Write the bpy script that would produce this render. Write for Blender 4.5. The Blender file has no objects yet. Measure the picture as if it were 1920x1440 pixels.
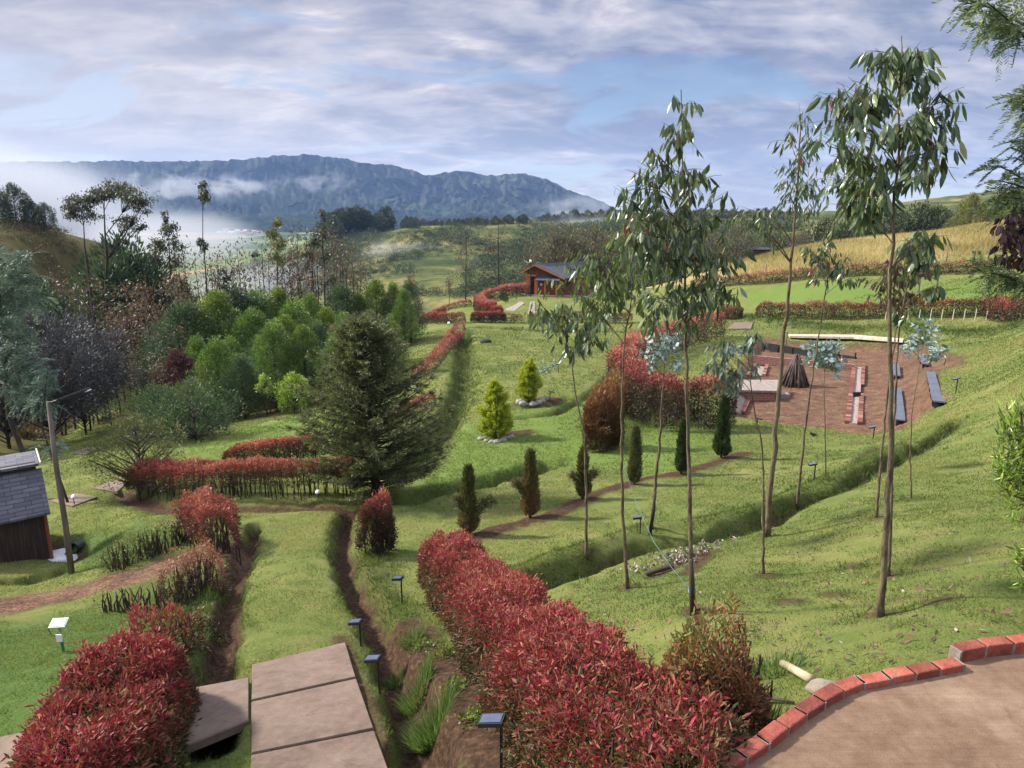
import bpy, math, random
import numpy as np
from mathutils import Vector

# ------------------------------------------------------------------ camera, sky, sun, exposure
SC = bpy.context.scene
COL = SC.collection
CZ = 10.0
PITCH = math.radians(13.4)
FPX = 1332.0
cam_d = bpy.data.cameras.new("camera")
cam_d.sensor_width = 36.0
cam_d.lens = 36.0 * FPX / 1920.0
cam_d.clip_start = 0.05
cam_d.clip_end = 30000.0
cam = bpy.data.objects.new("camera", cam_d)
cam.location = (0, 0, CZ)
cam.rotation_euler = (math.pi / 2 - PITCH, 0, 0)
COL.objects.link(cam)
SC.camera = cam

SUN_EL = math.radians(38)
SUN_AZ = math.radians(-72)          # from +Y towards +X; negative = to the left of the view
sun_d = bpy.data.lights.new("sun", 'SUN')
sun_d.energy = 4.7
sun_d.angle = math.radians(5)
sun_d.color = (1.0, 0.93, 0.82)
sun = bpy.data.objects.new("sun", sun_d)
sdir = Vector((math.sin(SUN_AZ) * math.cos(SUN_EL), math.cos(SUN_AZ) * math.cos(SUN_EL), math.sin(SUN_EL)))
sun.rotation_euler = (-sdir).to_track_quat('-Z', 'Y').to_euler()
sun.location = (-40, 20, 60)
COL.objects.link(sun)

vs = SC.view_settings
SC.display_settings.display_device = 'sRGB'
vs.view_transform = 'Standard'
vs.look = 'None'
vs.exposure = 1.1
vs.gamma = 1.0
vs.use_curve_mapping = False
cy = SC.cycles
cy.max_bounces = 5
cy.diffuse_bounces = 2
cy.glossy_bounces = 2
cy.transmission_bounces = 3
cy.transparent_max_bounces = 6
cy.volume_bounces = 1
cy.use_denoising = True


def N(nt, typ, **kw):
    n = nt.nodes.new(typ)
    for k, v in kw.items():
        if k.startswith('i_'):
            n.inputs[k[2:].replace('_', ' ')].default_value = v
        else:
            setattr(n, k, v)
    return n


def ramp(nt, stops, interp='LINEAR'):
    r = nt.nodes.new('ShaderNodeValToRGB')
    cr = r.color_ramp
    cr.interpolation = interp
    while len(cr.elements) < len(stops):
        cr.elements.new(0.5)
    for e, (p, c) in zip(cr.elements, stops):
        e.position = p
        e.color = (c, c, c, 1) if isinstance(c, (int, float)) else (*c, 1)
    return r


def math_n(nt, op, a, b=None, clamp=False):
    m = nt.nodes.new('ShaderNodeMath')
    m.operation = op
    m.use_clamp = clamp
    for i, v in enumerate((a, b)):
        if v is None:
            continue
        if isinstance(v, (int, float)):
            m.inputs[i].default_value = v
        else:
            nt.links.new(v, m.inputs[i])
    return m.outputs[0]


def mixc(nt, fac, a, b, blend='MIX'):
    m = nt.nodes.new('ShaderNodeMix')
    m.data_type = 'RGBA'
    m.blend_type = blend
    m.clamp_factor = True
    for s, v in ((m.inputs[0], fac), (m.inputs[6], a), (m.inputs[7], b)):
        if isinstance(v, (int, float)):
            s.default_value = v
        elif isinstance(v, tuple):
            s.default_value = (*v, 1)
        else:
            nt.links.new(v, s)
    return m.outputs[2]


def noise(nt, vec, scale, detail=4, rough=0.55, dist=0.0, dim='3D'):
    n = nt.nodes.new('ShaderNodeTexNoise')
    n.noise_dimensions = dim
    n.inputs['Scale'].default_value = scale
    n.inputs['Detail'].default_value = detail
    n.inputs['Roughness'].default_value = rough
    n.inputs['Distortion'].default_value = dist
    if vec is not None:
        nt.links.new(vec, n.inputs['Vector'])
    return n.outputs['Fac']


# sky: Nishita blue in the gaps of a broken, streaky layer of cloud, brighter towards the zenith
world = bpy.data.worlds.new("World")
SC.world = world
world.use_nodes = True
nt = world.node_tree
nt.nodes.clear()
out = N(nt, 'ShaderNodeOutputWorld')
bg = N(nt, 'ShaderNodeBackground')
sky = N(nt, 'ShaderNodeTexSky')
sky.sky_type = 'NISHITA'
sky.sun_disc = False
sky.sun_elevation = SUN_EL
sky.sun_rotation = SUN_AZ
sky.altitude = 2600
sky.air_density = 1.0
sky.dust_density = 0.6
tc = N(nt, 'ShaderNodeTexCoord')
sep = N(nt, 'ShaderNodeSeparateXYZ')
nt.links.new(tc.outputs['Generated'], sep.inputs[0])
zz = math_n(nt, 'MAXIMUM', sep.outputs['Z'], 0.0)
den = math_n(nt, 'ADD', zz, 0.26)
cx = math_n(nt, 'DIVIDE', sep.outputs['X'], den)
cyy = math_n(nt, 'DIVIDE', sep.outputs['Y'], den)
comb = N(nt, 'ShaderNodeCombineXYZ')
nt.links.new(cx, comb.inputs[0])
nt.links.new(cyy, comb.inputs[1])
P_ = comb.outputs[0]
mp = N(nt, 'ShaderNodeMapping')
mp.inputs['Rotation'].default_value = (0, 0, math.radians(14))
mp.inputs['Scale'].default_value = (0.62, 1.0, 1.0)
mp.inputs['Location'].default_value = (1.7, 3.1, 0.0)
nt.links.new(P_, mp.inputs['Vector'])
V_ = mp.outputs[0]
n_big = noise(nt, V_, 1.1, 3, 0.5, 0.6)
n_mid = noise(nt, V_, 3.4, 6, 0.55, 0.7)
n_fine = noise(nt, V_, 11.0, 8, 0.6, 0.5)
body = math_n(nt, 'ADD', math_n(nt, 'MULTIPLY', n_mid, 0.58), math_n(nt, 'MULTIPLY', n_fine, 0.24))
body = math_n(nt, 'ADD', body, math_n(nt, 'MULTIPLY', n_big, 0.32))
shade = ramp(nt, [(0.48, (0.125, 0.148, 0.225)), (0.535, (0.165, 0.182, 0.252)), (0.58, (0.218, 0.228, 0.285)),
                  (0.625, (0.290, 0.285, 0.330)), (0.68, (0.44, 0.415, 0.42))])
nt.links.new(body, shade.inputs[0])
puff = ramp(nt, [(0.50, 0.0), (0.60, 1.0)])
nt.links.new(math_n(nt, 'ADD', math_n(nt, 'MULTIPLY', noise(nt, V_, 5.2, 9, 0.55, 0.3), .7), math_n(nt, 'MULTIPLY', n_big, .3)), puff.inputs[0])
# blue gaps, mostly low on the right
gap_n = noise(nt, V_, 2.3, 6, 0.55, 0.8)
gap_r = ramp(nt, [(0.545, 0.0), (0.62, 1.0)])
nt.links.new(gap_n, gap_r.inputs[0])
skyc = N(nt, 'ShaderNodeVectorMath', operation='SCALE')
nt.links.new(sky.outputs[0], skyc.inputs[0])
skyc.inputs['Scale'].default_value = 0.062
cloud = mixc(nt, math_n(nt, 'MULTIPLY', gap_r.outputs[0], 0.8), mixc(nt, math_n(nt, 'MULTIPLY', puff.outputs[0], .42), shade.outputs[0], (0.43, 0.415, 0.43)), skyc.outputs[0])
# brighter, warmer cloud towards the sun (left) and low near the horizon
az = math_n(nt, 'MULTIPLY', sep.outputs['X'], -1.0)
glow = math_n(nt, 'MULTIPLY', math_n(nt, 'ADD', az, 0.12, True), 1.5, True)
low = math_n(nt, 'SUBTRACT', 1.0, math_n(nt, 'MULTIPLY', zz, 2.4), True)
g2 = math_n(nt, 'MULTIPLY', math_n(nt, 'MULTIPLY', glow, low), 0.8)
cloud = mixc(nt, g2, cloud, (0.44, 0.405, 0.40))
hz = math_n(nt, 'POWER', math_n(nt, 'SUBTRACT', 1.0, math_n(nt, 'MULTIPLY', zz, 5.0), True), 2.0)
cloud = mixc(nt, math_n(nt, 'MULTIPLY', hz, 0.60), cloud, (0.40, 0.40, 0.425))
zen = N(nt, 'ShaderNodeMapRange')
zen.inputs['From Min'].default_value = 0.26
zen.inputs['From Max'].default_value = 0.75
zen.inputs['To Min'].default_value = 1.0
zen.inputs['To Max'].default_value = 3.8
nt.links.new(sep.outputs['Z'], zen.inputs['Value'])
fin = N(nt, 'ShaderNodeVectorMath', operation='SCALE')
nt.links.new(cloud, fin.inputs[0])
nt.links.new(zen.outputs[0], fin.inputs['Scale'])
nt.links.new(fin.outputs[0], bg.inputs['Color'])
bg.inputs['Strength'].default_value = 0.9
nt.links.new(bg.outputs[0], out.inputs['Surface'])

# ------------------------------------------------------------------ helpers
RNG = np.random.default_rng(7)
random.seed(7)
TH = PITCH


def ray(px, py):
    u = (px - 960.0) / FPX
    v = (py - 720.0) / FPX
    f = math.cos(TH) - v * math.sin(TH)
    return u / f, (math.sin(TH) + v * math.cos(TH)) / f      # x per metre ahead, drop per metre ahead


def at(px, py, D):
    a, r = ray(px, py)
    return np.array((a * D, D, CZ - r * D))


def to_px(p):
    x, y, z = p
    zc = y * math.cos(TH) - (z - CZ) * math.sin(TH)
    yc = y * math.sin(TH) + (z - CZ) * math.cos(TH)
    return 960 + FPX * x / zc, 720 - FPX * yc / zc


def hash2(ix, iy, s):
    n = (ix.astype(np.int64) * 374761393 + iy.astype(np.int64) * 668265263 + s * 974634277) & 0xffffffff
    n = ((n ^ (n >> 13)) * 1274126177) & 0xffffffff
    return ((n ^ (n >> 16)) & 0xffff) / 65535.0


def vnoise(x, y, s=0):
    ix = np.floor(x); iy = np.floor(y)
    fx = x - ix; fy = y - iy
    fx = fx * fx * (3 - 2 * fx); fy = fy * fy * (3 - 2 * fy)
    a = hash2(ix, iy, s); b = hash2(ix + 1, iy, s); c = hash2(ix, iy + 1, s); d = hash2(ix + 1, iy + 1, s)
    return (a + (b - a) * fx) * (1 - fy) + (c + (d - c) * fx) * fy


def fbm(x, y, s=0, o=4):
    t = 0; a = .5; f = 1.0
    for k in range(o):
        t = t + a * vnoise(x * f + 17.3 * k, y * f - 9.1 * k, s + k)
        a *= .5; f *= 2.03
    return t


def smooth(a, b, x):
    t = np.clip((x - a) / (b - a), 0, 1)
    return t * t * (3 - 2 * t)


class TPS:
    def __init__(self, pts, lam):
        A = np.array([self.uv(p[0], p[1]) for p in pts])
        z = np.array([p[2] for p in pts])
        n = len(pts)
        d = np.hypot(A[:, None, 0] - A[None, :, 0], A[:, None, 1] - A[None, :, 1])
        K = self.k(d) + lam * np.eye(n)
        Q = np.hstack([np.ones((n, 1)), A])
        M = np.zeros((n + 3, n + 3))
        M[:n, :n] = K; M[:n, n:] = Q; M[n:, :n] = Q.T
        s = np.linalg.solve(M, np.concatenate([z, np.zeros(3)]))
        self.A, self.w, self.c = A, s[:n], s[n:]

    @staticmethod
    def k(d):
        return np.where(d > 1e-9, d * d * np.log(np.maximum(d, 1e-9)), 0.0)

    @staticmethod
    def uv(x, y):
        return np.array((2.2 * x / (y + 3.0), np.log(y + 3.0)))

    def __call__(self, x, y):
        x = np.asarray(x, float); y = np.asarray(y, float)
        sh = x.shape
        x = x.ravel(); y = np.maximum(y.ravel(), 0.0)
        out = np.empty(len(x))
        for i in range(0, len(x), 20000):
            u, v = 2.2 * x[i:i + 20000] / (y[i:i + 20000] + 3.0), np.log(y[i:i + 20000] + 3.0)
            d = np.hypot(u[:, None] - self.A[None, :, 0], v[:, None] - self.A[None, :, 1])
            out[i:i + 20000] = self.k(d) @ self.w + self.c[0] + self.c[1] * u + self.c[2] * v
        return out.reshape(sh)


# ------------------------------------------------------------------ the lie of the land: (image x, image y, metres below the eye)
LAND = [
    (600, 1440, 4.2), (590, 1330, 4.45), (560, 1220, 4.75), (540, 1100, 5.35), (540, 1000, 6.2), (560, 950, 6.7),
    (400, 1340, 4.55), (20, 1420, 4.5), (250, 1440, 4.3), (100, 1250, 5.2), (200, 1160, 5.8), (40, 1180, 6.0), (330, 1150, 5.6),
    (50, 1130, 6.5), (200, 1090, 6.4), (330, 1060, 6.3), (430, 1040, 6.0),
    (20, 1085, 7.2), (133, 1075, 7.2), (90, 1060, 7.5), (250, 1000, 7.1), (250, 970, 7.3), (350, 960, 7.0),
    (140, 937, 8.0), (207, 912, 8.3), (160, 845, 9.6), (60, 900, 9.0), (300, 930, 7.4), (450, 928, 7.0), (600, 928, 6.8), (670, 960, 6.6),
    (400, 840, 8.3), (320, 850, 8.5), (500, 800, 9.0), (590, 770, 9.5), (700, 760, 9.2),
    (780, 690, 9.3), (790, 630, 10.2), (740, 640, 10.5), (560, 772, 9.7), (420, 800, 10.2), (300, 790, 11.0),
    (200, 800, 11.2), (80, 830, 10.6), (100, 770, 12.3), (250, 740, 13.0), (180, 700, 14.2),
    (700, 1290, 4.65), (745, 1130, 5.45), (800, 1300, 4.3), (850, 1400, 3.95), (920, 1350, 3.95), (1000, 1420, 3.55),
    (700, 1060, 5.85), (740, 1000, 6.35), (800, 960, 6.7),
    (950, 1060, 5.65), (1030, 1150, 5.0), (1150, 1200, 4.4), (1350, 1280, 3.5), (1250, 1200, 4.1), (1450, 1250, 3.4),
    (1530, 1280, 2.95), (1720, 1240, 2.72), (1850, 1190, 2.75), (1600, 1440, 2.75), (1900, 1300, 2.72), (1380, 1440, 2.95),
    (1655, 1150, 3.5), (1500, 1150, 3.75), (1300, 1145, 3.95), (1900, 1100, 3.1), (1800, 1100, 3.25), (1667, 1080, 3.85),
    (1432, 1075, 4.4), (1250, 1080, 4.75), (1800, 1000, 3.85), (1900, 950, 3.9), (1650, 970, 4.4), (1710, 935, 4.55),
    (1900, 850, 4.55), (1850, 780, 5.2), (1178, 1103, 4.9), (1100, 1043, 5.5), (1000, 1100, 5.35), (1437, 1005, 5.1),
    (1222, 990, 5.75), (1100, 1000, 5.9), (1330, 960, 5.8), (1495, 950, 5.5), (1548, 895, 5.9), (1640, 880, 5.4),
    (1400, 900, 6.5), (1500, 850, 7.0), (1600, 830, 7.0), (1400, 800, 7.6), (1200, 920, 6.7), (1000, 1000, 6.15), (900, 1000, 6.25),
    (1300, 860, 7.2), (1180, 850, 7.5), (1700, 760, 6.9), (1780, 740, 6.4),
    (1380, 775, 7.9), (1530, 790, 7.7), (1680, 790, 7.4), (1500, 725, 8.1), (1640, 700, 8.1), (1420, 680, 8.4), (1560, 660, 8.3),
    (1740, 700, 7.1), (1700, 650, 7.8), (1850, 700, 6.0), (1900, 640, 6.1), (1780, 640, 7.3),
    (760, 900, 7.3), (850, 850, 7.9), (930, 820, 8.1), (1000, 750, 8.4), (900, 700, 8.8), (1000, 650, 9.2), (870, 620, 9.6),
    (1000, 615, 9.6), (1100, 700, 8.7), (1150, 760, 8.3), (1250, 760, 8.1), (1200, 640, 9.2),
    (1400, 610, 8.8), (1600, 625, 8.6), (1800, 620, 7.6), (1900, 600, 6.7), (1450, 588, 8.5), (1900, 575, 6.4), (1700, 580, 7.2),
    (1650, 530, 6.0), (1900, 520, 4.9), (1450, 540, 7.3), (1380, 575, 8.7), (1550, 500, 5.2), (1860, 495, 4.3), (1380, 510, 6.7),
    (1000, 552, 9.9), (1100, 560, 9.5), (900, 580, 10.4), (830, 590, 10.6), (960, 548, 10.1), (900, 552, 10.7),
]
LAND_D = [  # (image x, image y, metres ahead)
    (1920, 418, 93), (1740, 440, 96), (1600, 455, 98), (1480, 470, 98), (1390, 490, 98),
    (0, 428, 70), (100, 452, 72), (200, 482, 78), (290, 508, 86), (60, 500, 62), (0, 560, 52), (100, 605, 52), (170, 665, 50),
    (-300, 400, 60), (-200, 560, 45), (-300, 1000, 16), (-350, 1300, 6),
]
LAND_H = [  # hidden ground: (image x of the column, metres ahead, metres below the eye)
    (1920, 125, 6), (1740, 125, 9), (1600, 125, 11), (1450, 125, 14), (1300, 125, 16), (1150, 120, 17), (1000, 118, 19), (860, 110, 19),
    (700, 90, 18), (500, 80, 18), (400, 80, 18), (300, 110, 14), (150, 105, 11), (0, 100, 9), (700, 125, 30), (500, 125, 34), (300, 140, 30),
    (100, 140, 25), (850, 140, 30), (1100, 140, 26), (1400, 140, 24), (1700, 140, 20), (1950, 140, 18), (-200, 140, 20),
    (600, 1.0, 3.9), (100, 1.5, 4.2), (1200, 1.5, 3.1), (1700, 0.8, 2.75), (2100, 1.5, 2.6), (2300, 5, 2.4), (2300, 12, 3.3), (2300, 40, 4.5),
    (2300, 90, -3), (2300, 130, 2), (700, 60, 11.8), (600, 60, 13), (450, 55, 14), (300, 60, 14.5),
]
_pts = []
for px, py, dr in LAND:
    a, r = ray(px, py)
    D = dr / r
    _pts.append((a * D, D, CZ - dr))
for px, py, D in LAND_D:
    _pts.append(tuple(at(px, py, D)))
for px, D, dr in LAND_H:
    _pts.append(((px - 960) / FPX * D, D, CZ - dr))
_pts += [(x, y, CZ - d) for x, y, d in [(1.5, .1, 2.75), (3, .1, 2.75), (5, .5, 2.7), (4, 2, 2.72), (7, 3, 2.7), (5, 5, 3.0), (8, 8, 3.1), (12, 12, 3.2), (-.8, .1, 3.9), (-2.5, .1, 4.2), (-4, 1, 4.45), (-6, 3, 4.9), (-5, 5, 5.1),
                                        (-9, 6, 5.7), (-13, 10, 6.6), (16, 20, 3.9), (24, 30, 4.2), (34, 40, 3.5), (-20, 18, 8.2)]]
base_h = TPS(_pts, 0.004)


def cast(hf, px, py, d0=1.5, d1=150.0, n=1400):
    a, r = ray(px, py)
    D = np.exp(np.linspace(math.log(d0), math.log(d1), n))
    g = (CZ - r * D) - hf(a * D, D)
    i = np.argmax(g < 0)
    if g[i] >= 0:
        i = int(np.argmin(g))
    if i == 0:
        d = D[0]
    else:
        d = D[i - 1] + (D[i] - D[i - 1]) * g[i - 1] / (g[i - 1] - g[i] + 1e-12)
        d = min(max(d, D[i - 1]), D[i])
    return np.array((a * d, d))


def B(pts):
    return np.array([cast(base_h, *p) for p in pts])


def seg_dist(x, y, poly):
    """distance to a polyline, signed side, and arc position"""
    best = np.full(x.shape, 1e9); side = np.zeros(x.shape)
    for (ax, ay), (bx, by) in zip(poly[:-1], poly[1:]):
        dx, dy = bx - ax, by - ay
        L2 = dx * dx + dy * dy + 1e-9
        t = np.clip(((x - ax) * dx + (y - ay) * dy) / L2, 0, 1)
        d = np.hypot(x - ax - t * dx, y - ay - t * dy)
        s = np.sign(dx * (y - ay) - dy * (x - ax))
        m = d < best
        best = np.where(m, d, best); side = np.where(m, s, side)
    return best, side


def inside(x, y, poly):
    c = np.zeros(x.shape, bool)
    n = len(poly)
    for i in range(n):
        x0, y0 = poly[i]; x1, y1 = poly[(i + 1) % n]
        cond = ((y0 > y) != (y1 > y)) & (x < (x1 - x0) * (y - y0) / (y1 - y0 + 1e-12) + x0)
        c ^= cond
    return c


# ditches, banks, beds: (polyline, half width, height change, soil, rough)
FEAT = [
    ([(652, 955), (640, 1010), (648, 1060), (690, 1130), (722, 1195), (748, 1260), (775, 1340), (800, 1440)], .20, -.34, 1.0, .5),
    ([(478, 985), (458, 1030), (432, 1100), (418, 1180), (405, 1260), (385, 1400)], .20, -.30, 1.0, .5),
    ([(225, 925), (300, 945), (400, 952), (520, 945), (662, 950)], .38, -.16, 1.0, .3),
    ([(940, 1112), (1080, 1070), (1200, 1030), (1330, 1008), (1420, 985), (1500, 943), (1600, 905), (1700, 855), (1790, 790)], .25, -.28, .6, 1.0),
    ([(935, 1095), (1080, 1045), (1200, 1005), (1330, 985), (1420, 965), (1500, 925), (1600, 890), (1690, 845)], .30, .16, .0, .6),
    ([(742, 935), (820, 917), (900, 902), (1020, 870)], .45, -.48, .1, 1.0),
    ([(868, 625), (872, 680), (866, 725), (848, 780), (812, 830), (770, 885)], .55, -.58, .25, 1.0),
    ([(955, 786), (1040, 777), (1110, 737), (1150, 700)], .22, -.27, .5, .7),
    ([(955, 766), (1030, 762), (1068, 745)], .18, -.24, .5, .7),
    ([(800, 738), (850, 741)], .18, -.26, .5, .7),
    ([(860, 1020), (960, 988), (1030, 972), (1100, 937), (1200, 903), (1290, 887), (1395, 852)], .33, .05, 1.0, .0),
    ([(930, 815), (985, 812)], .55, .05, 1.0, .0),
    ([(990, 757), (1030, 750)], .65, .05, 1.0, .0),
    ([(-80, 1092), (40, 1092), (105, 1074)], .25, -.40, .6, 1.0),
    ([(1140, 840), (1180, 800), (1165, 760)], .5, .1, .2, .8),
    ([(1600, 870), (1650, 830)], .12, -.15, .8, .3),
    ([(900, 612), (1000, 618), (1100, 622), (1200, 622)], .5, -.18, .2, .8),
    ([(1370, 592), (1500, 612), (1700, 616), (1900, 618)], .8, .25, .0, 1.0),
    ([(752, 1180), (790, 1240), (840, 1310), (890, 1380), (950, 1440)], .42, .0, 1.0, .3),
    ([(820, 1230), (880, 1300), (950, 1380)], .40, .0, 1.0, .2),
    ([(860, 1420), (830, 1330), (790, 1230), (760, 1180)], .28, .0, .8, .5),
    ([(640, 1200), (680, 1300), (720, 1420)], .13, .0, .8, .5),
    ([(350, 1110), (380, 1180), (360, 1280), (330, 1400)], .35, .0, .45, 1.0),
    ([(700, 1040), (690, 1090), (715, 1150)], .35, .0, .3, .8),
    ([(235, 1050), (330, 1010), (400, 985)], .40, .0, .1, 1.0),
    ([(1290, 1070), (1330, 1030), (1230, 1075)], .15, -.05, .9, .2),
    ([(1130, 800), (1170, 745)], .7, .1, .2, .9),
    ([(140, 1030), (150, 1040)], .22, -.2, 1.0, .3),
    ([(100, 1010), (108, 1040)], .25, -.1, .9, .2),
]
FEAT = [(B(p), w, a, s, r) for p, w, a, s, r in FEAT]
PIT = B([(1365, 778), (1450, 792), (1540, 800), (1690, 806), (1740, 770), (1772, 752), (1742, 692), (1795, 686), (1795, 672),
         (1700, 642), (1480, 640), (1425, 632), (1412, 655)])
MULCH = B([(-90, 1150), (-20, 1140), (60, 1125), (200, 1092), (330, 1058), (425, 1032)])
FIELD_E = B([(1330, 530), (1480, 514), (1600, 503), (1700, 494), (1800, 484), (1915, 470)])
LUSH = [B(p) for p in ([(-150, 1165), (200, 1140), (420, 1120), (400, 1250), (300, 1440), (-150, 1440)], [(310, 852), (420, 815), (590, 772), (690, 765), (640, 850), (400, 862)], [(1170, 850), (1180, 790), (1290, 800), (1360, 820), (1290, 880), (1200, 900)], [(880, 600), (905, 572), (930, 592), (900, 604)], [(150, 1010), (330, 985), (300, 1040), (150, 1075)], [(760, 930), (1010, 880), (1290, 870), (1170, 780), (1100, 745), (960, 770), (850, 800)], [(1390, 566), (1400, 542), (1600, 532), (1915, 512), (1915, 570), (1600, 578)])]
FEAT += [(B([(px_ - 6, py_ + 2), (px_ + 6, py_ + 2)]), .13, .03, .8, .4) for px_, py_ in [(1652, 1155), (1300, 1146), (1437, 1006), (1178, 1104), (1100, 1044), (1222, 992), (1432, 1076), (1495, 951), (1643, 971), (1667, 1081), (1710, 936), (1560, 1120), (1480, 1130), (1760, 1130), (1600, 1060)]]
WOOD_E = B([(60, 868), (140, 812), (230, 800), (330, 800), (420, 800), (560, 775), (690, 720), (740, 650)])


def relief(x, y):
    dz = np.zeros(x.shape)
    for poly, w, a, s, r in FEAT:
        if a:
            d, _ = seg_dist(x, y, poly)
            d = d * (1 + .5 * (vnoise(x * 1.3, y * 1.3, 5) - .5)) + w * .7 * (vnoise(x * 3.7, y * 3.7, 6) - .5)
            dz += 1.2 * a * np.exp(-(d / w) ** (4 if a < -.25 else 2) * .8)
    ins = inside(x, y, PIT)
    if ins.any() or True:
        d, _ = seg_dist(x, y, np.vstack([PIT, PIT[:1]]))
        dz -= .40 * np.where(ins, smooth(0, .45, d), 0)
    return dz


def H(x, y):
    x = np.asarray(x, float); y = np.asarray(y, float)
    one = x.ndim == 0
    if one:
        x = x[None]; y = y[None]
    z = base_h(x, y) + relief(x, y)
    z = z + (fbm(x * .9, y * .9, 3, 3) - .44) * .10 + (fbm(x * .12, y * .12, 8, 2) - .38) * .25 * smooth(15, 40, y)
    for W_, c_ in SLABS.values():
        if isinstance(c_, float): continue
        lo, hi = W_.min(0) - .4, W_.max(0) + .4
        m_ = (x > lo[0]) & (x < hi[0]) & (y > lo[1]) & (y < hi[1])
        if m_.any():
            xm, ym = x[m_], y[m_]
            d, _ = seg_dist(xm, ym, np.vstack([W_, W_[:1]])[:, :2])
            w = np.where(inside(xm, ym, W_[:, :2]), 1.0, smooth(.30, .04, d))
            z[m_] = z[m_] * (1 - w) + np.minimum(z[m_], c_[0] * xm + c_[1] * ym + c_[2] - .035) * w
    return float(z[0]) if one else z


SLABS = {
    'walk_a': ([(472, 1241), (648, 1211), (667, 1279), (471, 1311)], .03), 'walk_b': ([(471, 1315), (668, 1283), (699, 1361), (472, 1418)], .03), 'walk_c': ([(472, 1422), (700, 1365), (745, 1480), (472, 1530)], .03),
    'side_a': ([(330, 1300), (467, 1273), (467, 1356), (330, 1410)], .03), 'side_b': ([(-80, 1400), (70, 1376), (60, 1440), (-120, 1480)], .03),
    'square_a': ([(93, 941), (141, 926), (183, 934), (136, 951)], .04), 'square_b': ([(174, 917), (216, 902), (238, 908), (220, 924)], .04), 'square_c': ([(135, 851), (165, 839), (187, 842), (160, 854)], .04)}
SLABS['walk_a'] = ([(472, 1241), (648, 1211), (668, 1281), (471, 1313)], .03); SLABS['walk_b'] = ([(471, 1316), (669, 1284), (701, 1365), (472, 1421)], .03); SLABS['walk_c'] = ([(472, 1424), (702, 1368), (745, 1480), (472, 1530)], .03)
_wk = np.array([at(a_, b_, cast(base_h, a_, b_)[1]) for k_ in ('walk_a', 'walk_b', 'walk_c') for a_, b_ in SLABS[k_][0]])
_wc = np.linalg.lstsq(np.column_stack([_wk[:, 0], _wk[:, 1], np.ones(len(_wk))]), _wk[:, 2] + .03, rcond=None)[0]
for k_, (px_, lift_) in list(SLABS.items()):
    W_ = np.array([at(a_, b_, cast(base_h, a_, b_)[1]) for a_, b_ in px_])
    A_ = np.column_stack([W_[:, 0], W_[:, 1], np.ones(len(W_))]); c_ = np.linalg.lstsq(A_, W_[:, 2] + lift_, rcond=None)[0]
    if k_.startswith('walk'): c_ = _wc
    W_[:, 2] = A_ @ c_
    SLABS[k_] = (W_, c_)


def G(px, py):
    """the point of ground seen at an image position"""
    p = cast(H, px, py)
    return np.array((p[0], p[1], H(p[0], p[1])))


def col(px, D):
    """ground under an image column at a distance"""
    x = (px - 960) / FPX * D * 1.0
    return np.array((x, D, H(x, D)))


def col_at(px, py, D):
    p = at(px, py, D)
    return np.array((p[0], p[1], H(p[0], p[1])))


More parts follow.
